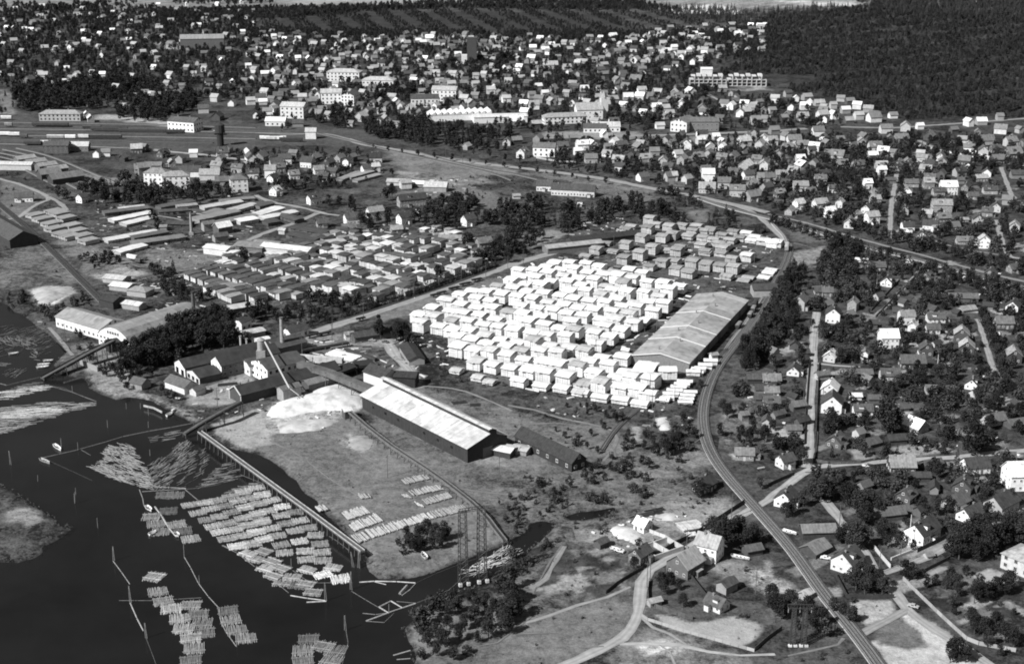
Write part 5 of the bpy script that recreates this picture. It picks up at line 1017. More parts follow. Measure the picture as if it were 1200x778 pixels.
# dark tower with stair block
x,y=G('A2',985,290); o=thing('water_tower','=dark square tower rising over the far houses','tower',x,y,r=6)
q=MB(); q.box(-5,5,-4,4,0,26); q.build('shaft',M['brick'],o,tone=.07); q=MB(); q.box(-5.3,5.3,-4.3,4.3,26,27.2); q.build('parapet',M['brick'],o,tone=.1); q=MB(); q.box(-11,-5.1,-4,4,0,9); q.build('annex',M['wall'],o,tone=.6)
x,y=G('A1',1006,665); o=thing('water_tower','=black round water tower beside the railway','water tower',x,y,r=5)
q=MB(); cyl(q,0,0,0,10,2.6,2.6,12); q.build('stem',M['brick'],o,tone=.04); q=MB(); cyl(q,0,0,10,16,3.8,3.8,12); cyl(q,0,0,16,17.6,3.8,.6,12); q.build('tank',M['brick'],o,tone=.05)
# saw-tooth factory
x,y=G('A2',925,550); o=thing('factory','=low white factory with saw-tooth roof lights','factory',x,y+8,None,R(12),r=20)
q=MB(); q.box(-26,26,-9,9,-.5,5); q.build('wall',M['wall'],o,tone=.78)
for k in range(10):
    q=MB(); a=-26+k*5.2
    n=0; q.v+=[(a,-9.2,5.05),(a+5.1,-9.2,5.05),(a+4.6,-9.2,7.6),(a,9.2,5.05),(a+5.1,9.2,5.05),(a+4.6,9.2,7.6)]
    for f in ((0,1,2),(5,4,3),(0,2,5,3),(1,4,5,2)): q.f.append(f); q.m.append(0)
    q.build('roof_light',M['wall'],o,tone=.7 if k%2 else .55)
x,y=G('A2',1110,560); building('factory','=flat-roofed pale workshop behind the saw-tooth factory','factory',x,y+6,8,44,16,5,.7,.6,rise=1,chim=0,win=0)
# apartment blocks being built
for (zx,w_,k) in ((895,34,0),(1072,36,1)):
    x,y=G('A3',zx,395); o=thing('construction_block','=unfinished apartment block with open floors, '+('beside the small white hut' if k==0 else 'further from the white hut')+' on the forest edge','building',x,y+6,None,R(-4),r=18)
    for f in range(3): q=MB(); q.box(-w_/2,w_/2,-6,6,f*3,f*3+.35); q.build('floor_slab',M['wall'],o,tone=.5)
    for c in range(9):
        q=MB(); X=-w_/2+c*w_/8; q.box(X-.5,X+.5,-6,6,.35,9.2 if c%2 else 6); q.build('cross_wall',M['wall'],o,tone=.42)
    for c in range(6): q=MB(); X=-w_/2+3+c*w_/6.6; q.box(X-2,X+2,-5.4,5.4,9.2,9.6+(c%2)*1.2); q.build('roof_deck',M['wall'],o,tone=.6)
x,y=G('A3',888,340); building('hut','=small white hut above the unfinished blocks','hut',x,y+4,0,11,8,5,.78,.75,rise=1.4,chim=0,win=0)
# random infill of dim houses so the blocks close up, as in the photograph
def rpoly(P,n,sep,used):
    A=np.array(P); x0,y0=A.min(0); x1,y1=A.max(0); out=[]
    tries=0
    while len(out)<n and tries<n*40:
        tries+=1; x=rnd.uniform(x0,x1); y=rnd.uniform(y0,y1)
        if not in_poly(np.array([x]),np.array([y]),P)[0]: continue
        if any((x-a)**2+(y-b)**2<sep*sep for a,b in used): continue
        if not free(x,y): continue
        used.append((x,y)); out.append((x,y))
    return out
FB=[]
for (t,zx,zy,sz,tn) in FH:
    x,y=G(t,zx,zy); w_=max(5.6,min(sz*.62,11)); FB.append((x,y+3,w_,w_*rnd.uniform(.68,.9),4.4 if tn[0]=='w' and sz>=12 else rnd.uniform(3.0,4.0),TW[tn[0]]*rnd.uniform(.5,1.02),TW[tn[1]]*rnd.uniform(.8,1.1),rnd.choice([12,15,60,75,-20,-25,80,20,5,-70])))
    for a in (-3,0,3): occupy(x+a,y+3,3)
used=[(b[0],b[1]) for b in FB]+[(t[4],t[5]) for t in THINGS if t[0].name.startswith('house')]
TOWN=[('P',[(-60,30),(60,12),(200,10),(290,22),(300,60),(300,120),(200,120),(60,95),(-60,90)],90),('P',[(290,40),(420,40),(560,42),(690,45),(820,30),(905,30),(900,60),(820,75),(700,100),(600,110),(430,112),(300,110)],250),('P',[(300,110),(600,110),(610,150),(420,138),(300,140)],30),('P',[(600,105),(800,105),(900,118),(930,140),(760,150),(620,150)],30),('P',[(900,112),(960,115),(1040,130),(1060,142),(900,150)],14),('P',[(700,162),(900,160),(1060,160),(1200,165),(1200,200),(1180,240),(1060,240),(900,235),(800,215),(700,198)],40),('P',[(240,180),(400,180),(440,200),(420,215),(300,215),(240,205)],14),('P',[(900,235),(1050,240),(1200,250),(1200,300),(1060,290),(940,262)],12)]
for (t,pl,n) in TOWN:
    for (x,y) in rpoly(GL(t,pl),n,12,used):
        wt=rnd.choice([.78,.6,.45,.3,.3,.2,.1,.1]); rt=rnd.choice([.36,.25,.18,.13,.1,.08,.06,.3])
        FB.append((x,y,rnd.uniform(5.5,8.5),rnd.uniform(4.5,6.2),rnd.uniform(2.6,4.2),wt,rt,rnd.choice([10,20,70,-20,60,-30])))
# near right-hand quarter: low sheds and cottages half hidden in the gardens
for (x,y) in rpoly(GL('P',[(905,400),(945,400),(945,530),(890,540),(870,470)]),9,9,used)+rpoly(GL('P',[(960,330),(1200,330),(1200,620),(1100,640),(980,590),(960,480)]),30,10,used):
    FB.append((x,y,rnd.uniform(3,6),rnd.uniform(2.5,4),rnd.uniform(1.8,2.5),rnd.choice([.08,.1,.2,.45]),rnd.choice([.05,.07,.1,.16]),rnd.choice([33,-57,40,75,-10,20])))
nhouse=sum(1 for t in THINGS if t[0].name.split('.')[0]=='house')
FB.sort(key=lambda b:-scale_at(b[0],b[1])*b[2]); NIND=300-nhouse
print('near houses',nhouse,'far',len(FB))
rest=FB[NIND:]
for b in FB[:NIND]:
    x,y,L,W,H,wt,rt,a=b
    shed_=L*W<25
    building('shed' if shed_ else 'house',look_house(wt,rt,L,W,H,'shed' if shed_ else 'house'),'shed' if shed_ else 'house',x,y,a,L,W,H,wt,rt,chim=0 if shed_ else 1,win=0 if shed_ or scale_at(x,y)<1.55 else 2,wm='wall',small=True)
# the smallest, farthest houses as one mass
wv=[];wf=[];rv=[];rf=[];wt_=[];rt_=[]
for (x,y,L,W,H,wt,rt,a) in rest:
    wb,rb=gable_parts(L,W,H,W*.42); c_,s_=math.cos(R(a)),math.sin(R(a)); z=float(terr(x,y)); occupy(x,y,5)
    for (src,vv,ff,tt,tn) in ((wb,wv,wf,wt_,wt),(rb,rv,rf,rt_,rt)):
        n=len(vv); vv+=[(x+p[0]*c_-p[1]*s_,y+p[0]*s_+p[1]*c_,z+p[2]) for p in src.v]; ff+=[tuple(n+i for i in f) for f in src.f]; tt+=[tn]*len(src.f)
def facetone(name,v,f,tones,rough=.85):
    m,n,b=newmat(name+'_paint',rough,.2); at=n.nodes.new('ShaderNodeAttribute'); at.attribute_name='ft'; oc=coord(n)
    n.links.new(math_(n,'MULTIPLY',at.outputs['Fac'],rng(n,noise(n,.3,3,oc),.3,.7,.85,1.15)),b.inputs['Base Color'])
    me=mesh(name,v,f,m); a=me.attributes.new('ft','FLOAT','FACE'); a.data.foreach_set('value',tones); return me
if rest:
    o=obj('distant_houses',facetone('distant_houses',wv+rv,wf+[tuple(i+len(wv) for i in f) for f in rf],wt_+rt_)); stuff(o,'mass of small far houses with mixed roofs below the forest')
# ================================================================ logs, rafts and booms on the river
WZ=-.9
def logsmesh(name,q,n,width,length,jit,cross=2):
    mb=MB()
    for k in range(n):
        x=(k+.5)/n*width-width/2+q.uniform(-.04,.04); l=length*q.uniform(.82,1.08); o_=q.uniform(-jit,jit); r=q.uniform(.12,.17); a=q.uniform(-.03,.03)
        mb.bar((x-a*l,-l/2+o_,q.uniform(-.03,.06)),(x+a*l,l/2+o_,q.uniform(-.03,.06)),r,r*.8,5,0,True)
    for k in range(cross):
        y=(-.28+.56*k/(max(1,cross-1)))*length; mb.bar((-width/2-.2,y,.24),(width/2+.2,y+q.uniform(-.1,.1),.24),.1,.1,4,0,True)
    return mesh(name,mb.v,mb.f,M['log'],mb.m)
BND=[logsmesh('log_bundle',random.Random(60+v),15,5.0,4.4,.28,2 if v%2 else 1) for v in range(8)]
def rafts(t,pts,ang,look,group,tone=.42,sc=1.0,tones=None):
    for k,(zx,zy) in enumerate(pts):
        x,y=G(t,zx,zy,WZ); rz=R(ang+rnd.uniform(-6,6)); tn=tone*rnd.choice([.6,.75,.9,1,1.1,1.3]) if tones is None else tones
        o=thing('log_bundle','='+look+f', {ORD[k]} from upstream' if len(pts)>1 else '='+look,'log bundle',x,y,WZ+.05,rz,group,m=rnd.choice(BND)); o.color=(tn,tn,tn,1); kk=1.0 if 'great' in look else 1.08; o.scale=(sc*1.1*kk,sc*(1.06 if 'great' in look else 1.36),1.1)
g='log bundles of the great raft beside the pier'
GR=[('R1',[(540,385),(680,365),(790,345),(900,310),(1010,270),(1130,235)],'first'),('R1',[(610,455),(725,420),(850,395),(960,352),(1080,325),(1180,292)],'second'),('R1',[(690,515),(800,487),(910,450),(1020,405),(1150,372)],'third'),('R1',[(745,572),(880,545),(1010,500),(1140,458)],'fourth'),('R1',[(800,622),(935,600),(1060,562),(1180,525)],'fifth'),('R1',[(860,682),(1000,655),(1120,618)],'sixth'),('R1',[(950,745),(1090,720),(1190,688)],'seventh'),
('R2',[(350,150),(320,228),(200,262)],'eighth'),('R2',[(445,195),(410,288),(290,330)],'ninth'),('R2',[(530,250),(520,330),(350,388),(210,410)],'tenth'),('R2',[(640,300),(560,400),(440,440),(310,475)],'eleventh'),('R2',[(690,372),(640,462),(490,505),(370,535)],'twelfth'),('R2',[(760,437),(680,555),(520,585),(270,580)],'thirteenth'),('R2',[(820,500),(860,578),(730,640),(550,655)],'fourteenth'),('R2',[(880,650),(740,715),(890,722),(150,598)],'fifteenth'),
('R3',[(80,215),(220,195),(150,262),(292,282)],'sixteenth'),('R3',[(240,345),(372,342),(300,410),(600,355)],'seventeenth'),('R3',[(470,420),(380,470),(520,492),(830,335)],'eighteenth'),('R3',[(590,480),(650,552)],'last')]
for (t,pts,nm) in GR: rafts(t,pts,-30 if nm in('sixteenth','seventeenth') else -12 if nm in ('eighteenth','last') else 8 if nm in('fourteenth','fifteenth') else 20,'log bundle in the '+nm+' tier of the great raft',g)
rafts('R3',[(735,400)],28,'bright white plank raft at the lower end of the great raft','plank rafts',tones=.8,sc=1.05); rafts('R3',[(890,435)],8,'white plank raft with dark gaps moored to the boom','plank rafts',tones=.7,sc=1.0)
rafts('R1',[(205,490),(245,552),(290,620)],10,'log bundle on the shore-far side of the small sorting stage','bundles by the sorting stage',tone=.27)
rafts('R1',[(430,557),(480,612),(550,682)],18,'log bundle on the pier side of the small sorting stage','bundles by the sorting stage',tone=.28)
rafts('R1',[(355,440)],6,'single log bundle lying just below the fan of loose logs','bundles by the sorting stage',tone=.2); rafts('R1',[(420,300),(320,300)],3,'dim log bundle under the upper boom of the sorting stage','bundles by the sorting stage',tone=.16)
rafts('D1',[(705,380)],-20,'log bundle at the head of the long drifting chain','bundles of the drifting chain',tone=.36)
rafts('D1',[(720,447),(745,492),(780,527),(820,570),(835,617),(870,660),(885,707),(870,762)],12,'log bundle in the long drifting chain of rafts','bundles of the drifting chain',tone=.32)
rafts('D1',[(872,510),(905,552),(922,592),(932,635)],6,'log bundle in the short column beside the drifting chain','bundles beside the chain',tone=.24)
rafts('D1',[(1040,535),(1052,578),(1080,622),(1122,660)],10,'log bundle in the short chain tied to the pile boom','bundles at the pile boom',tone=.24)
rafts('D2',[(240,665),(215,715),(215,765)],6,'log bundle in the left arm of the horseshoe raft','bundles of the horseshoe raft',tone=.24)
rafts('D2',[(308,697),(365,715),(345,762)],-12,'log bundle in the right arm of the horseshoe raft','bundles of the horseshoe raft',tone=.24)
# loose logs in fans
def loose(name,look,polys,lmin,lmax,tone,z=WZ+.02,spread=12,r=.09):
    mb=MB(); cx=cy=None
    for (t,pl,ang,dens) in polys:
        P=GL(t,pl) if z<0 else GL(t,pl); A=np.array(P); x0,y0=A.min(0); x1,y1=A.max(0); area=(x1-x0)*(y1-y0)
        if cx is None: cx,cy=A.mean(0)
        for _ in range(int(area*dens)):
            x=rnd.uniform(x0,x1); y=rnd.uniform(y0,y1)
            if not in_poly(np.array([x]),np.array([y]),P)[0]: continue
            a=R(ang(x,y) if callable(ang) else ang)+R(rnd.gauss(0,spread)); l=rnd.uniform(lmin,lmax)/2; rr=r*rnd.uniform(.7,1.4); zz=z+rnd.uniform(0,.12)
            mb.bar((x-math.cos(a)*l-cx,y-math.sin(a)*l-cy,zz),(x+math.cos(a)*l-cx,y+math.sin(a)*l-cy,zz+rnd.uniform(-.04,.08)),rr,rr*.8,4,0,False)
    o=mb.build(name,M['log'],None,(cx,cy,0),tone=tone); stuff(o,look); return o
loose('loose_logs','wide fan of loose floating logs spreading from the boom',[('C1',[(405,642),(490,605),(470,585),(500,545),(545,535),(595,540),(640,610),(690,700),(690,742),(620,725),(520,700)],-38,.85),
 ('C1',[(680,630),(720,600),(775,590),(790,545),(850,520),(868,545),(840,640),(790,700),(760,742),(690,735)],70,.7),('C1',[(880,560),(897,600),(880,660),(830,740),(800,730),(835,650)],62,.5),('C1',[(922,540),(945,600),(930,660),(890,700),(918,620)],70,.4),('C1',[(1030,610),(1100,680),(1060,700),(900,745),(940,690),(1000,640)],32,.5),('C1',[(670,505),(800,475),(840,490),(760,520),(700,530)],20,.4),('C1',[(1010,775),(1060,740),(1167,705),(1167,740),(1100,778)],15,.6)],3,4.6,.3)
loose('loose_logs','bright slick of barked logs drifting near the slough mouth',[('C1',[(0,372),(200,345),(440,350),(390,372),(300,390),(200,425),(120,450),(0,495)],9,.35),('C1',[(-200,420),(0,380),(0,490),(-200,540)],9,.35)],4,7,.32,spread=6)
loose('loose_logs','white floating slabs among the barked logs of the slough mouth',[('C1',[(0,400),(100,375),(270,368),(290,385),(180,410),(80,425),(0,430)],7,.5),('C1',[(0,300),(100,280),(200,270),(235,283),(130,305),(0,335)],8,.5)],4,7,.6,spread=5)
loose('loose_logs','pale floating logs at the foot of the steep log haul',[('C1',[(0,310),(100,268),(190,255),(230,285),(100,315),(0,345)],9,.4),('P8',[(0,110),(150,90),(280,80),(330,180),(330,300),(260,260),(230,180),(100,180),(0,150)],-42,.2),('P8',[(0,310),(80,340),(0,370)],5,.4),('P8',[(30,440),(60,385),(215,380),(190,445)],70,.35),('P8',[(0,180),(100,190),(100,250),(0,270)],60,.2),('B1',[(0,700),(200,700),(260,778),(0,778)],50,.16),('P8',[(230,0),(420,0),(440,230),(300,310),(250,200)],65,.12)],3,5,.2,spread=14)
loose('loose_logs','tangle of pale logs where the flume meets the channel',[('P7',[(735,770),(820,700),(900,660),(1000,590),(1050,560),(1130,640),(1060,700),(900,740),(830,790)],50,.55),('D3',[(-10,240),(0,235),(35,265),(30,275),(0,262)],50,.5)],3.5,6,.55,spread=20)
loose('loose_logs','bright slabs floating below the lattice pylon',[('P7',[(830,715),(930,665),(1010,700),(920,735),(850,760)],20,.5)],3,5,.8,spread=16)
# log rows laid out on the meadow
def logrow(t,a,b,n,ln,tone,look,ang=118):
    p=Vector((*G(t,*a),0)); q=Vector((*G(t,*b),0)); d=q-p; L=d.length; c=(p+q)/2; mb=MB(); n=max(3,int(L/.42)); dz=Vector((math.cos(R(ang)),math.sin(R(ang)),0))
    for k in range(n):
        s=p+d*(k+.5)/n-c; l=ln*rnd.uniform(.85,1.15); z=.25+rnd.uniform(0,.25); u=Vector((rnd.uniform(-.2,.2),rnd.uniform(-.3,.3),0)); mb.bar((s.x+u.x,s.y+u.y,z),(s.x+u.x+dz.x*l+rnd.uniform(-.3,.3),s.y+u.y+dz.y*l,z),.2,.16,5)
    o=thing('log_row',look,'log row',c.x,c.y,0,0,'rows of logs drying on the meadow'); mb.build('logs',M['log'],o,tone=tone); q=MB()
    for s in (.15,.8): q.obb(p-c+dz*ln*s+Vector((0,0,.2)),p-c+d+dz*ln*s+Vector((0,0,.2)),.3,.25)
    q.build('skid',M['oldwood'],o,tone=.08)
g=0
for (t,a,b,ln,tn,lk) in [('P7',(0,580),(300,480),6,.55,'=first stretch of the longest row of pale logs on the meadow'),('P7',(300,480),(540,405),5,.5,'=middle stretch of the longest row of pale logs'),('P7',(540,405),(770,350),5,.38,'=dim last stretch of the longest log row beneath the flume'),('P7',(-30,500),(175,425),6,.55,'=second long row of pale logs above the shore'),('P7',(-75,420),(85,368),6,.5,'=third row of pale logs above the shore'),('P7',(330,170),(505,130),4.5,.42,'=short row of logs highest up the meadow under the flume'),('P7',(385,250),(600,205),4.5,.42,'=row of grey logs second below the top of the meadow'),('P7',(480,312),(665,262),4.5,.42,'=row of grey logs third below the top of the meadow'),('P7',(20,272),(90,262),4,.45,'=short lone bundle of logs in mid meadow'),('P7',(330,255),(375,270),3,.45,'=tiny log bundle beside the second row'),('P7',(410,315),(460,330),3,.6,'=tiny bright log bundle beside the third row'),('R2',(850,300),(940,282),4.5,.5,'=log bundle tipping off the meadow edge next to the pier')]:
    logrow(t,a,b,0,ln,tn*.8,lk)
# booms and mooring piles
def boom(t,pts,look,tone=.22,w_=.35,z=WZ):
    P=[Vector((*G(t,a,b,z),z+.05)) for a,b in pts]; o=thing('boom_log_chain',look,'boom',P[0].x,P[0].y,0); l=Vector((P[0].x,P[0].y,0)); mb=MB()
    for i in range(len(P)-1):
        d=P[i+1]-P[i]; n=max(1,int(d.length/6)); 
        for k in range(n): mb.bar(P[i]+d*(k+.02)/n-l,P[i]+d*(k+.98)/n-l,w_*.32,w_*.28,5)
    mb.build('boom_log',M['log'],o,tone=tone)
for k,(t,pts,lk,tn,w_) in enumerate([('D1',[(515,307),(555,360),(593,415)],'=boom logs hanging from the tall lone pile to the next pile',.3,.4),('D1',[(593,497),(625,570),(655,628)],'=boom logs between the two lower piles of the near boom',.35,.6),('D1',[(665,655),(690,720),(716,790)],'=thin boom trailing out of the near corner of the river',.1,.3),('D1',[(840,290),(870,340),(905,410),(950,470),(998,522),(1010,590),(1030,630),(1078,698)],'=bent boom holding the short chain of rafts',.3,.4),('D1',[(540,488),(700,488),(920,475)],'=thin straight boom across the drifting chain',.2,.25),
 ('C1',[(180,612),(350,573),(485,535),(560,512),(680,487),(780,470),(900,447)],'=long boom stretching from the two boats to the log haul',.2,.6),('C1',[(230,625),(330,670),(420,712)],'=thin submerged boom below the two boats',.08,.25),('C1',[(370,572),(415,598)],'=short stub boom beside the long boom',.15,.3),('C1',[(205,275),(330,310),(440,352)],'=thin boom closing the slick of barked logs',.2,.3),('C1',[(0,497),(120,462),(300,400),(440,352)],'=boom along the lower edge of the bright log slick',.2,.45),
 ('C1',[(635,742),(700,740),(850,748)],'=boom along the top of the small sorting stage',.35,.5),('R1',[(120,270),(300,258),(510,245)],'=second boom of the small sorting stage',.3,.4),('R1',[(235,400),(300,490),(360,590),(425,665)],'=wide plank gangway running down the sorting stage',.35,.9),('R1',[(100,250),(130,330),(140,390),(185,435)],'=boom at the outer side of the sorting stage',.3,.5),('R1',[(500,250),(560,300),(620,350)],'=short boom at the pier side of the sorting stage',.25,.4),('R1',[(500,210),(600,155),(680,60)],'=boom curving around the narrow log streams',.15,.25),('R1',[(510,248),(640,235),(800,205),(985,120),(1197,205)],'=boom bounding the top of the great raft',.15,.3),
 ('R1',[(830,738),(960,790)],'=boom at the outer edge of the great raft',.2,.3),('R2',[(0,590),(130,655),(290,778)],'=boom under the outer edge of the great raft',.2,.4),('R3',[(150,320),(280,430),(440,560)],'=outer boom near the foot of the great raft',.2,.35),('R3',[(450,580),(600,605),(760,625)],'=pair of boom logs closing the foot of the great raft',.4,.7),('R3',[(590,640),(770,630)],'=thick boom log tied to the foot pile of the great raft',.4,.8),('R3',[(470,360),(590,445),(700,470),(820,468),(1000,468)],'=boom holding the white plank rafts',.2,.3),('R3',[(790,60),(870,110),(970,190)],'=boom running along the pier posts',.15,.3),
 ('D2',[(435,445),(500,485),(560,520)],'=thin boom from the pile to the square log frame',.15,.3),('D2',[(470,405),(540,400),(640,402),(728,408)],'=pale boom logs above the square log frame',.45,.7),('D2',[(728,410),(700,440),(665,465)],'=short pale boom closing the corner by the frame',.4,.5),('D2',[(560,518),(615,490),(668,522),(605,545),(560,518)],'=square frame of boom logs floating in mid channel',.45,.7),('D2',[(500,582),(600,545),(730,500)],'=long pale boom log beside the square frame',.45,.7),('D2',[(485,546),(545,552),(600,545)],'=thin boom log ending at the square frame',.25,.4),('D2',[(500,582),(585,588),(630,545)],'=angled thin boom below the square frame',.2,.35),('D2',[(540,402),(595,416)],'=loose pale log beside the upper boom',.4,.5),('D2',[(655,460),(690,420)],'=bundle of stub logs inside the boom corner',.3,1.6),
 ('D2',[(730,408),(820,365),(940,318),(1030,290)],'=thin boom along the meadow shore of the channel',.08,.3),('D2',[(640,492),(730,500),(880,440),(925,400),(940,345)],'=thin boom along the grove shore of the channel',.2,.3),('D2',[(410,622),(420,680),(390,790)],'=boom trailing from the lone pile to the horseshoe raft',.15,.3),('D2',[(625,738),(705,715)],'=pale log lying in the shallows at the grove shore',.4,.6),('D2',[(640,757),(705,752)],'=second log lying in the shallows at the grove shore',.3,.5),('P8',[(225,190),(150,270)],'=short boom inside the slough',.15,.3),('P8',[(0,520),(60,535),(200,500),(350,465)],'=pale boom logs at the foot of the steep log haul',.2,.5),('P8',[(440,540),(560,560),(740,640),(850,680)],'=boom strung across the inlet mouth',.15,.25),('P8',[(560,515),(640,490),(740,462)],'=dark raft of logs below the retaining wall',.12,1.4)]): boom(t,pts,lk,tn*.9,w_)
PIL=[('D1',516,306,8,1),('D1',593,497,9,0),('D1',665,660,8,0),('D1',338,45,7,2),('D1',445,157,6,0),('D1',839,288,7,0),('D1',908,414,5,0),('D1',1078,698,5,0),('C1',47,640,9,0),('C1',279,560,6,0),('C1',355,572,5,0),('C1',490,470,5,0),('C1',676,415,5,0),('C1',329,305,4,0),('C1',676,470,4,0),('C1',683,598,4,0),('D2',432,440,9,0),('D2',316,490,10,0),('D2',406,625,8,0),('D2',160,345,6,0),('D2',466,340,9,1),('D2',445,338,9,-3),('D2',605,545,5,0),('R3',985,530,10,0),('D1',340,45,6,0),('C1',170,715,4,1),('C1',345,775,4,0),('C1',575,385,4,0),('C1',640,385,4,0)]
SECT=[('nearest the photo corner','')]
for k,(t,zx,zy,h,lean) in enumerate(PIL):
    x,y=G(t,zx,zy,WZ); mb=MB(); n=1 if h<8 else 2
    for i in range(n): a=i*2.1; mb.bar((math.cos(a)*.5*(n>1),math.sin(a)*.5*(n>1),-2.5),(lean*.25+math.cos(a)*.12,math.sin(a)*.12,h*.62),.1,.07,5)
    o=thing('mooring_pile',('clustered' if n>1 else 'single')+' mooring pile in the river','mooring pile',x,y,WZ,0,'mooring piles in the river',m=mesh('mooring_pile',mb.v,mb.f,M['oldwood'],mb.m)); o.color=(.3,.3,.3,1)
# boats
def boat(t,zx,zy,ang,tone,look,L=6.0,water=True,dark=.05):
    L*=.9
    z=WZ if water else .25; x,y=G(t,zx,zy,z); o=thing('rowing_boat',look,'boat',x,y,z,R(ang),'boats'); n=9; v=[];f=[]
    for i in range(n):
        s=i/(n-1); w_=.9*math.sin(math.pi*min(1,s*.85+.13))**.7*(1 if s<1 else 0); xx=-L/2+L*s; sh=.25*(2*s-1)**2
        v+=[(xx,-w_,.6+sh),(xx*.95,-w_*.55,0),(xx*.95,w_*.55,0),(xx,w_,.6+sh)]
        if i:
            for k in range(3): c=(i-1)*4+k; f.append((c,c+1,c+5,c+4))
    f.append((0,3,2,1)); obj('hull',mesh('hull',v,f,M['trim']),o,tone=tone)
    mb=MB(); 
    for i in range(n-1):
        for s in (0,3): a=Vector(v[i*4+s]); b=Vector(v[i*4+4+s]); mb.bar(a,b,.08,.08,4)
    mb.build('gunwale',M['trim'],o,tone=tone)
    for k in range(3): q=MB(); q.box(-.18,.18,-.8,.8,.4,.46); q.build('thwart',M['oldwood'],o,((k-1)*1.3,0,0),tone=.3)
    q=MB(); q.box(-L*.42,L*.42,-.5,.5,.05,.12); q.build('bottom_boards',M['oldwood'],o,tone=dark)
boat('C1',262,565,-52,.82,'=white boat floating by the lone pile at the end of the long boom',7.5)
boat('C1',205,627,-40,.35,'=grey open boat moored at the very end of the long boom',7)
boat('C1',772,414,70,.75,'=pale boat drawn up at the inlet shore',4.5)
boat('P8',120,262,20,.6,'=small pale boat among the slough logs',5); boat('P8',375,380,15,.75,'=white boat on the slough bank beside the log haul',6); boat('P8',385,358,10,.6,'=pale boat lying nearest the bushes of the slough bank',6); boat('P8',425,325,5,.5,'=grey boat uppermost on the slough bank',5)
boat('R1',183,425,-55,.75,'=white boat tied to the outer side of the sorting stage',5); boat('R1',215,640,60,.7,'=pale skiff tied to the lowest bundle of the sorting stage',3.5); boat('R1',430,655,-60,.7,'=pale skiff at the end of the plank gangway',3.5)
boat('P7',462,670,110,.6,'=pale boat lying on the meadow below the round bushes',5,False); boat('D4',98,180,-35,.8,'=white boat resting on land beside the railway',5.5,False); boat('D3',480,260,-30,.75,'=white boat lying by the dark shed near the bend',5.5,False); boat('D3',1040,295,-25,.7,'=white boat stored behind the two-storey house',7,False)
# ================================================================ lattice masts and poles
def mast(o,x,y,h,w0,w1,tone,n=14):
    q=MB(); 
    def c(i,k): w_=w0+(w1-w0)*i/n; return (x+(w_/2)*(1 if k in(0,1) else -1),y+(w_/2)*(1 if k in(1,2) else -1),h*i/n)
    for k in range(4): q.bar(c(0,k),c(n,k),.13,.11)
    for i in range(n):
        for k in range(4): q.bar(c(i,k),c(i+1,(k+1)%4),.075,.075,3); q.bar(c(i+1,k),c(i+1,(k+1)%4),.06,.06,3)
    q.build('lattice_leg',M['metal'],o,tone=tone)
def pylon(t,a,b,h,w0,w1,look,arm=5,tone=.05):
    p=Vector((*G(t,*a),0)); q_=Vector((*G(t,*b),0)); c=(p+q_)/2; d=(q_-p); o=thing('power_pylon',look,'pylon',c.x,c.y,0,math.atan2(d.y,d.x),r=4); L=d.length
    mast(o,-L/2,0,h,w0,w1,tone); mast(o,L/2,0,h,w0,w1,tone)
    q=MB(); 
    for s in (-.5,.5): q.obb((-L/2-arm,s,h),(L/2+arm,s,h),.14,.14); q.obb((-L/2-arm,s*.4,h+1),(L/2+arm,s*.4,h+1),.1,.1)
    for k in range(9): X=-L/2-arm+(L+2*arm)*k/8; q.bar((X,-.5,h),(X,.2,h+1),.06); q.bar((X,.5,h-.1),(X,-.2,h+1),.06)
    q.build('crossarm',M['metal'],o,tone=tone)
    for X in (-L/2-arm+.3,0,L/2+arm-.3): q=MB(); cyl(q,X,0,h-1.6,h-.1,.14,.14,6); q.build('insulator',M['metal'],o,tone=.3)
    for X in (-L/2,L/2):
        for s in (-1,1):
            q=MB(); q.box(X+s*w0/2-.5,X+s*w0/2+.5,-w0/2-.5,-w0/2+.5,-.5,.5); q.build('footing',M['wall'],o,tone=.6)
pylon('D2',(945,405),(1030,392),24,2.6,2.0,'=tall twin-legged lattice pylon standing at the channel beside the flume',arm=1)
pylon('D4',(110,690),(160,690),12,1.5,.9,'=small dark lattice pylon on white footings by the railway',arm=2)
POLES=[('L3',z) for z in [(185,735),(408,660),(603,600),(818,570),(1010,520),(1145,450)]]+[('B2',z) for z in [(350,740),(490,665),(240,175)]]+[('N1',z) for z in [(215,230),(292,330),(975,350),(825,300)]]+[('N2',z) for z in [(308,340),(440,330),(680,350),(770,500),(625,540),(260,760),(338,760)]]+[('S1',z) for z in [(288,600),(325,700),(1175,320)]]+[('S4',z) for z in [(285,300),(710,180),(820,50),(975,700),(760,620)]]+[('D3',z) for z in [(795,275),(630,395),(1000,115),(615,430),(1110,455)]]+[('D4',z) for z in [(325,150),(505,370),(600,330)]]+[('C4',z) for z in [(215,120),(222,330),(770,210),(160,380),(220,590)]]+[('C1',z) for z in [(992,380),(300,80)]]+[('M2',z) for z in [(668,230),(435,280),(760,290),(405,350)]]+[('B4',z) for z in [(494,540),(620,180),(195,740)]]+[('C3',z) for z in [(648,470),(640,380)]]+[('A2',z) for z in [(942,745),(865,720),(776,690),(460,640)]]+[('C2',z) for z in [(1110,700),(600,700),(430,80)]]
for (t,(zx,zy)) in POLES:
    x,y=G(t,zx,zy); o=thing('telegraph_pole','thin wooden telegraph pole','telegraph pole',x,y,None,R(rnd.uniform(0,90)),'telegraph poles')
    q=MB(); q.bar((0,0,-.3),(0,0,9),.14,.1,6); q.build('pole',M['oldwood'],o,tone=.12); q=MB(); q.obb((-.9,0,8.4),(.9,0,8.4),.12,.12)
    for s in (-.7,.7): q.bar((s,0,8.4),(s,0,8.7),.06,.06,5)
    q.build('crossarm',M['oldwood'],o,tone=.12)
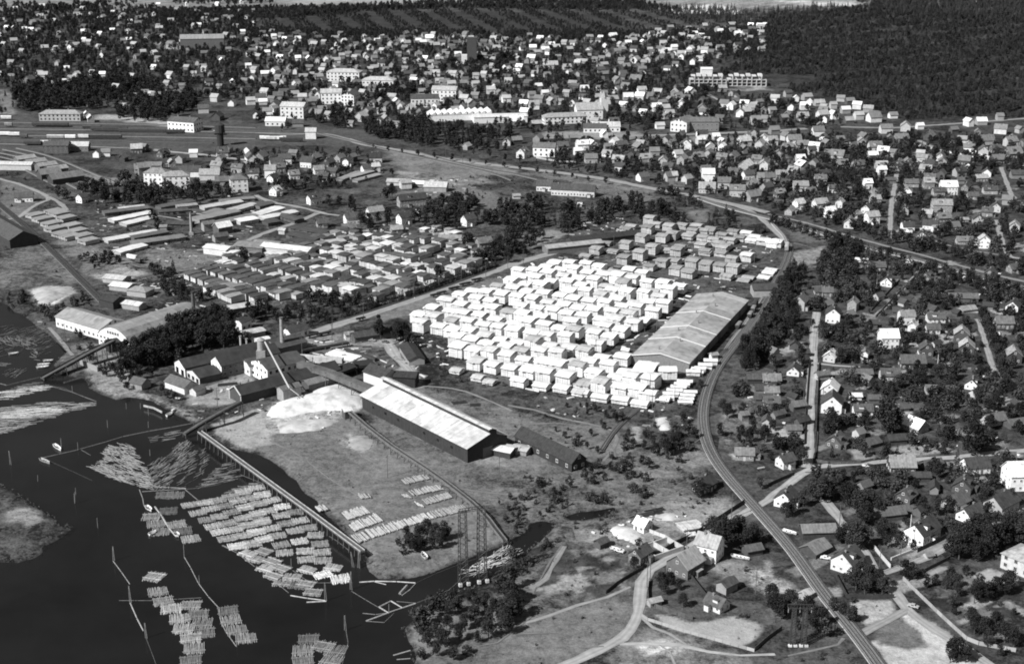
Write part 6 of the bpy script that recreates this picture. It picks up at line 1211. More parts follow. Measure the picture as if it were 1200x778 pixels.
def flagpole(t,zx,zy,h,look,tone=.8):
    x,y=G(t,zx,zy); o=thing('flagpole',look,'flagpole',x,y,r=1); q=MB(); q.bar((0,0,0),(0,0,h),.16,.08,8); q.build('pole',M['trim'],o,tone=tone); q=MB(); q.box(-.4,.4,-.4,.4,-.2,.7); q.build('foot',M['wall'],o,tone=.6); q=MB(); cyl(q,0,0,h,h+.3,.16,.05,8); q.build('knob',M['metal'],o,tone=.5)
flagpole('D4',641,240,11,'=white flagpole in the courtyard before the pale gabled house'); flagpole('C4',770,215,7.5,'=white flagpole in the hedge gardens',.7); flagpole('B4',494,540,8,'=grey flagpole beside the dark mown lawn',.4)
# ================================================================ fences and garden walls
def fence(t,pts,look,h=1.4,tone=.4,th=.1,name='fence',post=2.5):
    P=GL(t,pts); P=[Vector((*p,0)) for p in P]; c=P[0]; o=thing(name,look,name.replace('_',' '),c.x,c.y,0,0,name+'s along the gardens')
    for i in range(len(P)-1):
        d=P[i+1]-P[i]; n=max(1,int(round(d.length/post)))
        for k in range(n):
            a=P[i]+d*k/n-c; b=P[i]+d*(k+1)/n-c; q=MB(); e=(b-a)*.02; q.obb(a+e+Vector((0,0,h)),b-e+Vector((0,0,h)),th,h); q.build('panel',M['trim'] if tone>.3 else M['oldwood'],o,tone=tone*rnd.uniform(.9,1.1))
        for k in range(0,int(d.length),3): occupy((P[i]+d.normalized()*k).x,(P[i]+d.normalized()*k).y,1)
for (t,pts,lk,h,tn,th) in [('D4',[(615,392),(690,468),(770,545),(840,610),(905,668),(960,690),(1130,722)],'=long white plank fence bending beside the villa garden',1.2,.34,.2),('D4',[(483,252),(520,298),(558,342)],'=short white fence beside the junction',1.4,.6,.2),('D4',[(305,375),(332,425),(360,478),(480,480),(575,478)],'=dark fence around the orchard between railway and street',1.5,.05,.12),('D4',[(560,305),(610,285),(655,268)],'=low pale garden wall behind the junction',1.0,.5,.4),('D4',[(680,270),(760,232),(830,195)],'=dark fence before the pale gabled house',1.6,.06,.12),('D4',[(640,400),(740,345),(830,300)],'=dark fence along the side street',1.3,.07,.12),
 ('D3',[(590,560),(620,580),(780,630),(960,680),(1105,722)],'=long pale rail fence below the pale field',1.0,.35,.12),('D3',[(1105,720),(1167,665),(1230,620)],'=dark fence turning away at the field corner',1.3,.08,.12),('D3',[(625,400),(620,450),(622,510),(720,545),(825,575)],'=dark fence around the garden inside the road bend',1.4,.1,.12),('D3',[(815,385),(850,430),(888,478)],'=dark plank fence between the two gardens',1.4,.05,.12),('D3',[(428,458),(480,415),(540,378),(600,345)],'=dark fence following the road below the small cottage',1.2,.05,.12),('D3',[(690,270),(745,235),(830,195),(880,160),(960,110),(1060,45)],'=long dark fence along the road by the building site',1.6,.05,.12),
 ('D3',[(620,175),(700,205),(745,235)],'=pale plank stack fence at the building site',1.2,.5,.3),('C4',[(232,178),(228,300),(222,420),(218,540),(212,620)],'=dark fence along the straight street, house side',1.4,.07,.12),('C4',[(188,170),(178,300),(170,420),(165,550)],'=dark fence along the straight street, railway side',1.4,.08,.12),('C4',[(218,628),(300,640),(420,636),(480,622)],'=dark fence along the crossing street',1.2,.1,.12),('C4',[(0,740),(60,712),(120,688)],'=dark fence above the lower road',1.4,.06,.12),('B4',[(430,655),(490,668),(560,595),(640,515),(725,435)],'=grey fence beside the dark mown lawn and lane',1.0,.2,.12),('B4',[(470,640),(530,575),(600,500)],'=low fence around the dark mown lawn',1.0,.1,.12),('A4',[(640,650),(700,672),(780,690),(900,712),(1075,740)],'=long white fence beside the far side road',1.4,.6,.2),('A4',[(815,655),(870,658),(915,660)],'=bright white hedge wall beside far gardens',2.4,.65,.8),('A4',[(960,710),(1060,735)],'=white wall before the last far cottages',1.6,.6,.3),
 ('C1',[(740,405),(700,385),(655,375)],'=pale log palisade on the inlet shore',.8,.4,.3),('L3',[(0,760),(200,690),(400,625),(600,560),(800,500),(930,460)],'=dark low fence along the hedge of the mill road',1.0,.05,.15),('A3',[(110,722),(200,738),(290,742)],'=pale fence beside the big white far house',1.2,.4,.15)]: fence(t,pts,lk,h,tn,th)
# ================================================================ vehicles
def car(t,zx,zy,ang,tone,look):
    x,y=G(t,zx,zy); o=thing('parked_car',look,'car',x,y,.1,R(ang),'cars',r=2); o.scale=(.8,.8,.8)
    q=MB(); v=[(-2.1,.45),(-2.05,.95),(-1.2,1.0),(-.8,1.45),(.5,1.45),(1.0,1.0),(2.0,.9),(2.1,.45)]
    n=len(v)
    for s in (-.8,.8): q.v+=[(a,s*(1 if b<1.2 else .82),b) for a,b in v]
    q.f.append(tuple(range(n))); q.f.append(tuple(range(2*n-1,n-1,-1))); q.m+=[0,0]
    for i in range(n): j=(i+1)%n; q.f.append((j,i,n+i,n+j)); q.m.append(0)
    q.build('body',M['metal'],o,tone=tone)
    q=MB(); q.box(-.75,.45,-.83,.83,1.05,1.35); q.build('side_window',GLS,o)
    q=MB(); q.v+=[(.55,-.6,1.42),(.55,.6,1.42),(1.0,.65,1.06),(1.0,-.65,1.06)]; q.f.append((0,3,2,1)); q.m.append(0); q.build('windscreen',GLS,o)
    for a in (-1.3,1.3):
        for s in (-.8,.8): q=MB(); q.bar((a,s-.1,.33),(a,s+.1,.33),.34,.34,10); q.build('wheel',M['metal'],o,tone=.03)
car('D4',662,520,-35,.4,'=small pale car at the street junction by the white fence')
car('D4',262,300,-20,.75,'=white car parked behind the grey-roofed barn')
car('D3',490,268,-35,.75,'=white car parked beside the small dark shed')
car('C2',590,85,-20,.1,'=dark car on the mill forecourt by the round tree'); car('C2',530,78,-10,.35,'=grey car beside the cart shed')
car('C2',400,148,-15,.6,'=pale car by the white timber deck')
def wagon(t,zx,zy,ang,L,H,W,tone,rt,look,name='goods_wagon',z=.7):
    L*=.74; W*=.7; H*=.75; x,y=G(t,zx,zy); o=thing(name,look,'railway wagon',x,y,float(terr(x,y))+z-.05,R(ang),'railway wagons',r=3)
    q=MB(); q.box(-L/2,L/2,-W/2,W/2,.7,H); q.build('body',M['board'],o,tone=tone)
    if rt is not None:
        q=MB(); n=6
        for i in range(n): a0=math.pi*i/n; a1=math.pi*(i+1)/n; q.poly([(-L/2-.1,math.cos(a0)*(W/2+.1),H+math.sin(a0)*.5),(L/2+.1,math.cos(a0)*(W/2+.1),H+math.sin(a0)*.5),(L/2+.1,math.cos(a1)*(W/2+.1),H+math.sin(a1)*.5),(-L/2-.1,math.cos(a1)*(W/2+.1),H+math.sin(a1)*.5)])
        for s in (-1,1): q.poly([(s*(L/2+.1),math.cos(math.pi*i/n)*(W/2+.1),H+math.sin(math.pi*i/n)*.5) for i in range(n+1)])
        q.build('roof',M['tin'],o,tone=rt)
    q=MB(); q.box(-L/2-.3,L/2+.3,-W/2+.3,W/2-.3,.45,.68); q.build('chassis',M['metal'],o,tone=.03)
    for a in (-L/2+1.4,L/2-1.4):
        for s in (-.5,.5): q=MB(); q.bar((a,s-.06,.45),(a,s+.06,.45),.45,.45,10); q.build('wheel',M['metal'],o,tone=.03)
tA=math.degrees(math.atan2(RW[3][1]-RW[0][1],RW[3][0]-RW[0][0]))
def rail_dir(x,y):
    i=min(range(len(RWS)-1),key=lambda k:(RWS[k][0]-x)**2+(RWS[k][1]-y)**2); return math.degrees(math.atan2(RWS[i+1][1]-RWS[i][1],RWS[i+1][0]-RWS[i][0]))
RWS=smooth_path(RW,4.0)
x,y=G('N2',915,405); wagon('N2',912,402,rail_dir(x,y),13,3.6,3,.35,.42,'=pale railcar with rounded roof rolling along the twin track',name='railcar')
for (t,zx,zy,L,H,tn,rt,lk) in [('B3',1108,625,9,3.4,.06,.06,'=dark wagon uppermost beside the warehouse'),('B3',1100,648,6,3,.06,.25,'=short dark wagon with pale roof beside the warehouse'),('B3',1085,672,6,2.6,.06,.3,'=low dark wagon beside the warehouse loading side'),('B3',1035,718,5,2.6,.06,.2,'=lone dark wagon near the warehouse flank'),('C3',1030,22,5,2.4,.06,.2,'=small dark wagon at the far bend beside the warehouse')]:
    x,y=G(t,zx,zy); wagon(t,zx,zy,rail_dir(x,y),L,H,2.8,tn,rt,lk)
for k,(t,zx,zy,L) in enumerate([('S1',375,360,7),('S1',432,340,7),('S1',540,300,8),('S1',640,262,9),('S1',740,225,8),('M2',600,175,9),('M2',500,190,9),('M2',920,45,6)]): wagon(t,zx,zy,37,L,1.5,2.6,.03,None,f'=flat dark timber wagon, {ORD[k]} along the mill road siding')
for k,(zx,zy,L,tn,rt) in enumerate([(30,548,12,.6,.75),(20,622,12,.7,.75),(66,624,12,.65,.75),(110,632,8,.1,.1),(255,636,18,.3,.6),(322,636,11,.75,.8),(382,634,11,.6,.6),(470,634,40,.05,.1),(205,662,8,.6,.75),(150,664,18,.06,.06),(40,550+30,8,.2,.3),(500,600,40,.06,.06),(650,608,50,.06,.06),(800,612,20,.05,.06),(230,580,40,.06,.08),(420,592,20,.05,.08),(1000,616,12,.1,.3)]): 
    wagon('A1',zx,zy,-2,L,3.4,3,tn,rt,f'={word(rt)}-topped wagon, {ORD[k]} of those standing in the rail yard')
for k,(zx,zy,L,tn,rt) in enumerate([(40,640,10,.7,.7),(70,642,10,.6,.7),(104,642,10,.75,.8),(126,640,6,.6,.6),(160,648,24,.05,.05)]): wagon('A2',zx,zy,-4,L,3.2,3,tn,rt,f'={word(rt)}-topped wagon, {ORD[k]} in the string beside the signal house')
house('A2',250,635,0,11,8,7,.7,.5,noun='house'); wagon('B1',605,410,-30,9,3,3,.7,.78,'=white wagon standing alone below the upper drying piles'); wagon('B1',632,425,-30,5,2.6,2.6,.1,.12,'=dark wagon coupled behind the lone white wagon')
# foundations of a house being built
x,y=G('D3',680,262); o=thing('foundation_walls','=roofless white foundation walls of a house being built by the road','building site',x,y,None,R(35),r=4)
for (a,b,c,d) in ((-6,6,-4,-3.7),(-6,6,3.7,4),(-6,-5.7,-3.7,3.7),(5.7,6,-3.7,3.7),(-.15,.15,-3.7,3.7)): q=MB(); q.box(a,b,c,d,0,1.8); q.build('foundation_wall',M['wall'],o,tone=.5)
house('D3',815,178,20,9,7,1.2,.6,.6,noun='shed',rise=.4)
for k,(t,zx,zy,ang,L) in enumerate([('D3',635,95,25,8),('D3',650,80,25,7),('D3',610,98,25,5),('S3',135,690,15,6),('S3',275,710,5,4),('M1',100,545,10,6),('M1',650,605,15,8)]):
    x,y=G(t,zx,zy); q=MB()
    for i in range(5): q.bar((-L/2+rnd.uniform(-.3,.3),i*.5-1,.25+.3*(i%2)),(L/2,i*.5-1+rnd.uniform(-.2,.2),.25+.3*(i%2)),.22,.2,6)
    o=thing('timber_pile',f'=low dark heap of timber lying on open ground, {ORD[k]} from the near road','timber pile',x,y,0,R(ang),'dark timber heaps',m=mesh('timber_pile',q.v,q.f,M['oldwood'])); o.color=(.05,.05,.05,1)
# white lumber decks beside the siding
for k,(zx,zy,L) in enumerate([(745,365,16),(775,350,16),(810,335,16),(850,330,13),(560,310,10),(500,390,6),(560,410,6)]):
    x,y=G('M2',zx,zy); q=MB()
    for i in range(4): q.box(-L/2,L/2,i*.75-1.5,i*.75-.85,.1,.6+.2*(i%2))
    o=thing('plank_pile_row',f'=flat bright plank pile in the yard between conveyor and platform, {ORD[k]} from the road','plank pile',x,y,0,R(-33 if k<4 else 20),'flat plank piles',m=mesh('plank_pile_row',q.v,q.f,M['plank'])); t_=.78 if k<4 or k>4 else .3; o.color=(t_,t_,t_,1)
# ================================================================ trees and bushes
def leafmat(name,t):
    m,n,b=newmat(name,.8,.15); oi=n.nodes.new('ShaderNodeObjectInfo'); oc=coord(n)
    f=math_(n,'MULTIPLY',rng(n,noise(n,.9,2,oc,.6),.3,.7,.65,1.4),rng(n,oi.outputs['Random'],0,1,.6,1.5))
    n.links.new(math_(n,'MULTIPLY',f,t),b.inputs['Base Color']); return m
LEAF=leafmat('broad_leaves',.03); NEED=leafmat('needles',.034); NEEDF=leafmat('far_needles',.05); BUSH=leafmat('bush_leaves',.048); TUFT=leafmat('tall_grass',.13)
def crown(kind,seed,nleaf,ls,mat,name='crown'):
    q=random.Random(seed); v=[];f=[]
    def quad(p,s,up=.3):
        a=Vector((q.gauss(0,1),q.gauss(0,1),q.gauss(0,.6))).normalized(); b=a.cross(Vector((q.gauss(0,1),q.gauss(0,1),q.gauss(0,1)))).normalized()
        n=len(v); s1=s*q.uniform(.6,1.3); s2=s*q.uniform(.5,1.0)
        v.extend([tuple(p+a*s1),tuple(p+b*s2),tuple(p-a*s1*.8),tuple(p-b*s2)]); f.append((n,n+1,n+2,n+3))
    if kind in('broad','tall','bush'):
        H,Rr,z0={'broad':(7.5,3.7,2.0),'tall':(9.5,2.2,1.6),'bush':(2.6,1.9,.0)}[kind]
        cl=[]
        for k in range(15 if kind!='bush' else 8):
            t=q.random(); z=z0+H*(.12+.8*t); rr=Rr*math.sin(math.pi*min(1,max(.12,t*.82+.14)))*.72; a=q.uniform(0,6.28); d=rr*math.sqrt(q.uniform(.1,1)); cl.append((Vector((math.cos(a)*d,math.sin(a)*d,z)),q.uniform(.26,.48)*Rr))
        cl.append((Vector((0,0,z0+H*.5)),Rr*.6))
        for k in range(nleaf):
            c,r=q.choice(cl); u=Vector((q.gauss(0,1),q.gauss(0,1),q.gauss(0,1))).normalized(); quad(c+u*r*q.uniform(.6,1.12),ls)
    else:
        H=10.5
        for k in range(nleaf):
            t=q.random()**.75 if True else 0; z=1.0+(H-1)*(1-t*.999); lay=math.sin(z*4.2)*.14; rr=(2.2*t+.15)*(1+lay); a=q.uniform(0,6.28); d=rr*q.uniform(.55,1.05); quad(Vector((math.cos(a)*d,math.sin(a)*d,z-.25*d)),ls*(.55+.6*t))
    return mesh(name,v,f,mat)
def trunkmesh(h,r,limbs,seed):
    q=random.Random(seed); mb=MB(); mb.bar((0,0,-.3),(q.uniform(-.1,.1),q.uniform(-.1,.1),h*.5),r,r*.7,6); mb.bar((0,0,h*.48),(0,0,h*.85),r*.68,r*.25,6)
    for k in range(limbs):
        a=q.uniform(0,6.28); z=h*q.uniform(.3,.6); l=h*.28; mb.bar((0,0,z),(math.cos(a)*l,math.sin(a)*l,z+l*.8),r*.35,r*.12,4)
    return mesh('trunk',mb.v,mb.f,M['bark'])
CR={'broad':[crown('broad',s,1500,.34,LEAF) for s in range(5)],'tall':[crown('tall',s+10,1200,.32,LEAF) for s in range(4)],'spruce':[crown('spruce',s+20,900,.34,NEED) for s in range(3)],'bush':[crown('bush',s+30,420,.22,BUSH,'bush') for s in range(4)]}
TRK={'broad':trunkmesh(8,.26,5,1),'tall':trunkmesh(9.5,.2,4,2),'spruce':trunkmesh(10,.18,0,3)}
BH={'broad':9.5,'tall':11.1,'spruce':10.5,'bush':2.6}
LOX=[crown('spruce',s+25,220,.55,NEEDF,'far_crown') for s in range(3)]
LO={'broad':[crown('broad',s,330,.62,LEAF,'far_crown') for s in range(4)],'tall':[crown('tall',s+10,260,.55,LEAF,'far_crown') for s in range(3)],'spruce':[crown('spruce',s+20,220,.55,NEED,'far_crown') for s in range(3)],'bush':[crown('bush',s+30,130,.38,BUSH,'far_bush') for s in range(3)]}
TR=[] # x,y,h,kind,fixed
def tree(t,zx,zy,h,kind='broad'):
    x,y=G(t,zx,zy); TR.append((x,y,h,kind,1)); occupy(x,y,1.5)
def single(t,kind,s):
    for e in s.split(';'):
        a,b,h=e.split(','); tree(t,float(a),float(b),float(h),kind)
single('C4','broad','540,495,18;515,480,12;565,500,13;930,600,16;965,590,9;285,490,10;330,180,9;270,150,8;590,180,10;505,210,8;620,170,9;700,360,6;150,150,7;130,100,8;145,640,9;110,595,7;770,700,8;700,440,5;1010,480,8;1030,400,9;1100,440,9;1000,390,8;950,480,8;1150,430,9;840,300,8;700,290,9;670,280,9;640,270,8;600,290,8;560,310,7;440,300,6;520,290,7;780,250,9;840,250,9;960,260,9;1080,300,9;1030,280,8;700,250,8;260,60,9;320,60,9;60,60,9;100,40,9;380,110,7;440,70,7;460,40,8;30,420,7;90,380,5;150,380,5;60,400,5;20,200,8;150,200,8;860,220,7;1110,330,8;1050,370,9;960,360,9')
single('D4','broad','240,40,12;200,30,10;350,60,11;390,60,10;300,20,10;500,110,9;520,190,8;405,110,12;440,150,11;470,100,10;390,260,12;430,250,11;355,230,9;700,90,8;760,100,9;820,90,8;600,230,6;560,200,7;520,210,7;590,250,6;540,250,6;870,300,12;900,260,12;940,230,13;980,250,12;1020,220,13;1060,250,12;1100,230,13;1140,240,12;850,250,11;1000,280,11;950,310,10;830,290,10;625,390,8;655,390,7;700,385,4;420,400,8;460,420,9;500,440,9;400,440,9;440,460,8;520,460,7;380,420,7;810,440,6;850,430,6;830,400,6;760,420,5;720,430,5;860,470,6;940,500,8;990,490,8;1040,470,8;1080,460,8;1100,440,8;960,460,8;900,380,5;940,640,8;980,650,8;1030,640,9;1080,680,8;920,600,7;1000,700,7;1120,700,8;1060,740,5;860,760,9;830,770,8;900,770,7;1100,60,8;980,60,8;1000,130,9;330,230,7;30,560,9;60,570,9;100,540,9;20,500,8;200,620,7;250,600,7;180,560,8;380,590,7;340,560,6;300,540,6;660,260,5;840,520,5;160,60,8;80,110,7;110,100,8')
single('D3','broad','950,240,11;985,250,12;1010,230,11;1030,200,10;910,210,10;1100,230,9;1060,250,9;555,350,6;580,250,5;720,420,6;760,440,5;680,420,6;690,460,6;780,520,6;850,20,9;0,500,9;20,560,9;-10,440,10;960,200,10')
single('D2','broad','780,700,6.5;840,690,6.5;860,700,6.5;930,670,6.5;880,560,6.5;920,540,6.5;1000,560,7.2;1040,530,7.2;1120,560,7.9;1160,520,7.2;1140,640,7.9;1060,660,7.2;900,480,5.0;980,500,5.8;1150,470,6.5;1167,580,7.9;950,620,6.5;1010,680,5.0;700,250,7.0;740,230,8.0;780,210,9.0;820,220,8.0;840,250,7.0;860,210,8.0;720,270,6.0;690,220,7.0;750,265,6.0;800,255,6.0;650,240,4.0;870,620,5.8;820,740,5.8;900,760,5.8;1130,600,7.9;1080,560,7.2')
single('C1','broad','560,240,10;600,230,12;640,210,13;680,200,13;720,190,12;760,170,13;800,160,13;620,160,13;660,140,13;700,130,14;740,110,14;780,100,14;820,90,14;860,80,14;900,70,13;940,80,13;980,60,13;700,170,13;650,190,12;840,120,14;880,110,14;920,100,13;860,40,14;900,30,14;940,30,14;980,20,13;1020,30,13;820,50,14;780,60,14;1040,60,12;960,110,11;1000,90,12;1020,110,9;760,140,13;600,190,12;570,200,10;480,240,6;520,230,7;460,220,5;560,270,7;600,270,7;640,250,8;690,240,6;580,300,5;740,310,5;800,350,5;760,340,5;280,140,6;240,130,6;370,70,5;490,90,4;350,50,4')
single('C1','spruce','1098,310,6;1135,300,6.5;1165,290,5')
single('C2','broad','660,70,11;690,100,10;640,60,10;720,110,8;560,40,0.1')
tree('M2',1078,205,15,'tall'); tree('M2',1095,215,13,'tall')
single('C3','broad','380,400,4;430,430,5;470,450,6;340,390,4;500,440,5;250,380,3;420,480,4;360,510,4;200,490,3;240,520,4;300,540,4;340,570,4;390,590,4;640,590,4;480,680,6;450,670,5;620,660,6;590,640,5;700,600,9;730,590,9;760,560,8;690,560,7;660,600,6;740,520,7;800,500,7;830,520,6;520,540,5;550,560,5;530,510,4;620,430,3;330,710,6;360,690,6;600,570,5;780,450,6;860,290,5;960,410,8;980,430,8;950,510,7;1050,420,7;1100,500,8;1130,750,6;1080,540,8;1150,540,9')
single('B4','broad','1070,290,8;700,140,9;740,160,8;700,240,10;660,170,9;620,190,8;860,190,12;900,180,11;880,150,10;780,230,9;820,280,9;860,270,10;900,290,9;800,300,9;420,150,9;440,130,9;410,120,8;370,200,8;700,540,9;720,600,10;760,610,11;740,560,9;680,560,8;700,640,9;800,560,8;830,620,8;580,610,6;1060,500,10;1110,520,10;1090,560,9;1150,480,9;1060,560,9;980,470,6;240,620,7;60,560,12;90,540,11;30,620,12;100,640,11;60,700,12;20,740,12;90,720,11;120,690,9;430,700,6;360,720,9;300,760,8;240,740,8;560,720,7;690,470,8;650,480,7;200,720,6;460,500,5')
single('B2','tall','430,190,13;450,200,12;440,180,13')
single('B2','broad','480,250,10;510,250,10;560,240,9;600,230,11;620,130,13;590,140,11;720,240,10;740,220,9;800,220,11;840,210,11;880,220,12;850,260,10;920,270,9;960,190,10;780,250,9;810,270,8;600,260,9;140,80,11;170,90,10;330,160,9;380,160,8;960,340,10;980,340,9;1020,420,10;1000,430,9;1110,370,12;1140,380,12;1160,340,13;1080,390,11;1150,420,11;830,490,9;640,780,9;680,770,10;560,760,10;820,300,6;1050,250,12;1090,240,11;1130,250,12;480,300,6')
single('B1','broad','270,130,11;300,140,11;440,110,12;480,150,13;470,100,12;400,100,11;370,100,9;580,60,12;600,120,11;640,130,12;690,140,12;560,60,12;720,140,11;700,240,10;720,270,9;820,130,10;880,120,12;930,130,12;900,100,12;1000,120,12;1040,110,11;960,110,12;770,110,12;470,430,8;510,420,8;540,430,7;440,420,7;480,400,6;1110,410,10;620,110,11')
single('B1','tall','840,120,12;790,130,12;760,120,12;860,100,12;740,120,12')
def grove(t,pl,den,h0,h1,kinds,edge=True):
    P=GL(t,pl); A=np.array(P); x0,y0=A.min(0); x1,y1=A.max(0); n=int((x1-x0)*(y1-y0)*den*1.35)
    X=nr.uniform(x0,x1,n); Y=nr.uniform(y0,y1,n); k=in_poly(X,Y,P)
    for x,y in zip(X[k],Y[k]):
        if not free(x,y): continue
        TR.append((float(x),float(y),rnd.uniform(h0,h1),rnd.choice(kinds),0))
b,ta,sp_,bu='broad','tall','spruce','bush'
GR_=[('A1',[(60,440),(120,400),(350,380),(480,370),(540,360),(640,380),(700,400),(880,440),(900,500),(740,560),(560,560),(500,500),(330,500),(160,520),(70,500)],.018,9,14,[b,b,ta]),
('A2',[(470,560),(560,570),(720,530),(850,600),(830,680),(600,650),(450,600)],.02,9,13,[b,ta]),('A2',[(830,580),(1000,590),(1167,600),(1167,690),(900,690),(820,650)],.018,8,12,[b,ta]),
('A2',[(330,520),(440,520),(450,590),(360,590)],.018,8,12,[b]),('A2',[(40,590),(200,590),(200,600),(60,600)],.02,6,9,[b]),('A2',[(0,380),(120,400),(150,440),(0,440)],.016,8,12,[b]),('A2',[(520,410),(720,410),(700,450),(540,470)],.02,9,13,[b,ta]),('A2',[(940,250),(1167,270),(1167,330),(960,330)],.016,9,13,[b,sp_]),
('B1',[(560,60),(700,70),(850,110),(1050,120),(1000,150),(700,170),(560,160),(420,120),(340,120)],.02,9,12,[b,ta,sp_]),
('B1',[(680,460),(760,450),(900,480),(980,600),(940,640),(860,600),(720,560)],.02,8,12,[b,sp_]),('B1',[(230,400),(560,390),(580,430),(440,460),(380,440)],.012,4,7,[b]),
('B1',[(20,560),(130,560),(170,640),(60,650)],.02,3,6,[b,bu]),('B1',[(180,650),(380,560),(400,600),(260,700)],.02,3,6,[b,bu]),('B1',[(840,740),(980,680),(1060,700),(1060,790),(700,800)],.03,11,14,[b]),
('B2',[(500,240),(560,225),(600,250),(560,280),(480,280)],.02,8,11,[b]),('B2',[(700,230),(800,170),(1000,130),(1010,180),(930,260),(760,270)],.022,9,13,[b,ta]),('B2',[(1000,190),(1167,170),(1167,270),(1060,260),(960,240)],.02,9,13,[b,ta,sp_]),('B2',[(1000,340),(1167,280),(1167,440),(1060,430),(980,430)],.012,8,12,[b]),
('B2',[(-20,640),(180,600),(330,570),(520,600),(540,640),(420,700),(200,750),(100,700),(-20,690)],.025,6,10,[b,sp_,b]),('B2',[(-120,640),(-20,660),(60,760),(-20,800),(-200,740)],.018,6,10,[b]),
('B3',[(-20,180),(140,160),(150,260),(60,280),(-20,290)],.02,9,13,[b,ta]),('B3',[(180,260),(240,170),(420,180),(560,140),(700,190),(800,240),(780,255),(600,235),(420,240),(230,290)],.024,9,13,[ta,b,sp_]),('B3',[(0,300),(140,300),(130,400),(0,400)],.012,8,12,[b]),
('B3',[(650,90),(720,90),(880,130),(900,170),(820,190),(740,130),(660,110)],.02,6,10,[sp_,b]),('B3',[(880,230),(1000,170),(1010,230),(1080,280),(1167,260),(1167,300),(1000,290),(850,270)],.016,5,9,[sp_,b]),('B3',[(100,-10),(380,-5),(600,40),(380,20)],.008,3,6,[b]),
('B4',[(225,460),(290,350),(340,330),(430,360),(420,420),(330,480),(250,490)],.035,9,12,[b]),('B4',[(0,610),(60,520),(110,450),(170,470),(130,540),(110,680),(60,780),(-60,900),(-120,860),(-20,700)],.035,9,13,[b,sp_]),('C3',[(1020,110),(1100,0),(1167,-60),(1230,-60),(1180,60),(1120,200),(1050,250),(1000,180)],.03,9,13,[b,sp_]),
('C3',[(940,380),(1000,300),(1040,330),(1000,450),(950,450)],.02,6,9,[b]),
('C3',[(200,470),(430,560),(430,600),(300,560),(180,500)],.03,2,4,[bu]),('C3',[(250,360),(500,400),(520,470),(420,470),(330,430),(240,400)],.05,2,4.5,[bu,b]),('C3',[(500,480),(860,440),(860,560),(700,620),(560,600)],.02,2.5,5,[bu,b]),('C3',[(440,560),(560,560),(560,700),(300,740),(250,740)],.015,2,3.5,[bu]),
('D3',[(0,10),(440,0),(560,20),(260,70),(180,90),(20,180),(0,150)],.03,2,4,[bu,bu,b]),('D3',[(90,240),(230,210),(220,250),(110,270)],.05,2,4,[bu]),('D3',[(0,280),(90,270),(60,360),(0,370)],.03,3,6,[b,bu]),
('D3',[(640,400),(800,360),(880,460),(840,560),(650,500)],.03,1.5,3,[bu]),('D2',[(640,200),(900,190),(880,240),(680,290)],.02,2,4,[bu]),('D2',[(690,660),(760,500),(900,430),(1167,440),(1167,680),(960,740),(760,760)],.03,3.5,8,[b,bu]),
('D4',[(640,400),(1140,380),(1167,700),(900,620)],.006,2,5,[bu,b]),('D4',[(0,430),(160,430),(300,560),(280,640),(100,620),(0,620)],.02,4,8,[b,bu]),('D4',[(150,300),(300,370),(430,560),(420,610),(330,560)],.03,1.5,3,[bu]),
('D4',[(320,380),(560,370),(560,470),(380,470)],.02,4,7,[b]),('D4',[(840,300),(860,230),(960,150),(1167,150),(1167,260),(960,310)],.02,10,14,[b]),('D4',[(370,60),(470,60),(480,270),(340,270)],.014,8,11,[b]),
('C4',[(0,540),(160,540),(170,600),(40,610)],.03,5,8,[b]),('C1',[(560,160),(700,60),(820,-20),(1060,-10),(1060,70),(860,170),(700,250),(570,250)],.018,10,14,[b]),('C1',[(400,110),(520,130),(600,260),(520,290),(420,210)],.012,3,6,[bu,b]),('C1',[(680,290),(860,330),(840,370),(700,330)],.03,1.5,3,[bu]),('C1',[(320,100),(440,90),(440,170),(330,150)],.03,2,4,[bu]),
('C2',[(720,150),(900,130),(880,200),(780,190)],.02,2,4,[bu]),('C2',[(820,190),(1167,280),(1167,300),(840,250)],.02,1.2,2.5,[bu]),('C2',[(1040,600),(1167,560),(1250,680),(1100,700)],.01,1.5,3,[bu]),
('P',[(570,590),(640,560),(720,545),(700,570),(640,600),(600,620)],.02,2,4.5,[bu,b]),('P',[(700,530),(830,490),(830,560),(760,590),(700,600)],.01,2,5,[bu,b])]
for g_ in GR_: grove(*g_)
# gardens: bushes and fruit trees between the houses of the right-hand quarter
grove('P',[(960,300),(1200,310),(1200,640),(1100,650),(1000,600),(950,560)],.026,3.5,9,[b,b,bu,sp_]); grove('P',[(870,400),(950,380),(945,540),(860,560)],.02,3,7,[b,bu])
grove('P',[(900,160),(1200,165),(1200,330),(1100,310),(900,245)],.012,4,10,[b,b,ta,sp_,bu]); grove('P',[(690,198),(900,205),(900,245),(700,205)],.006,4,8,[b])
grove('P',[(950,560),(1010,600),(1040,660),(1180,600),(1200,540)],.018,2,6,[b,bu])
grove('P',[(380,388),(420,372),(480,350),(582,312),(584,308),(480,345),(420,366),(380,380)],.25,5,7.5,[sp_])
# town
for pl,den,h0,h1 in [([(-80,20),(60,8),(300,12),(300,120),(-80,95)],.0125,5,11),([(290,36),(560,40),(690,42),(900,28),(910,60),(820,80),(800,110),(300,110)],.013,5,10),([(300,108),(800,104),(930,120),(1000,150),(620,158),(560,145),(300,145)],.012,5,11),([(640,165),(1200,162),(1200,200),(900,240),(700,200),(640,195)],.019,4.5,10),([(240,180),(420,178),(470,205),(400,225),(300,225),(240,210)],.012,5,9),([(-80,90),(60,95),(10,140),(-80,140)],.003,5,10)]:
    grove('P',pl,den,h0,h1,[b,b,ta,b,sp_])
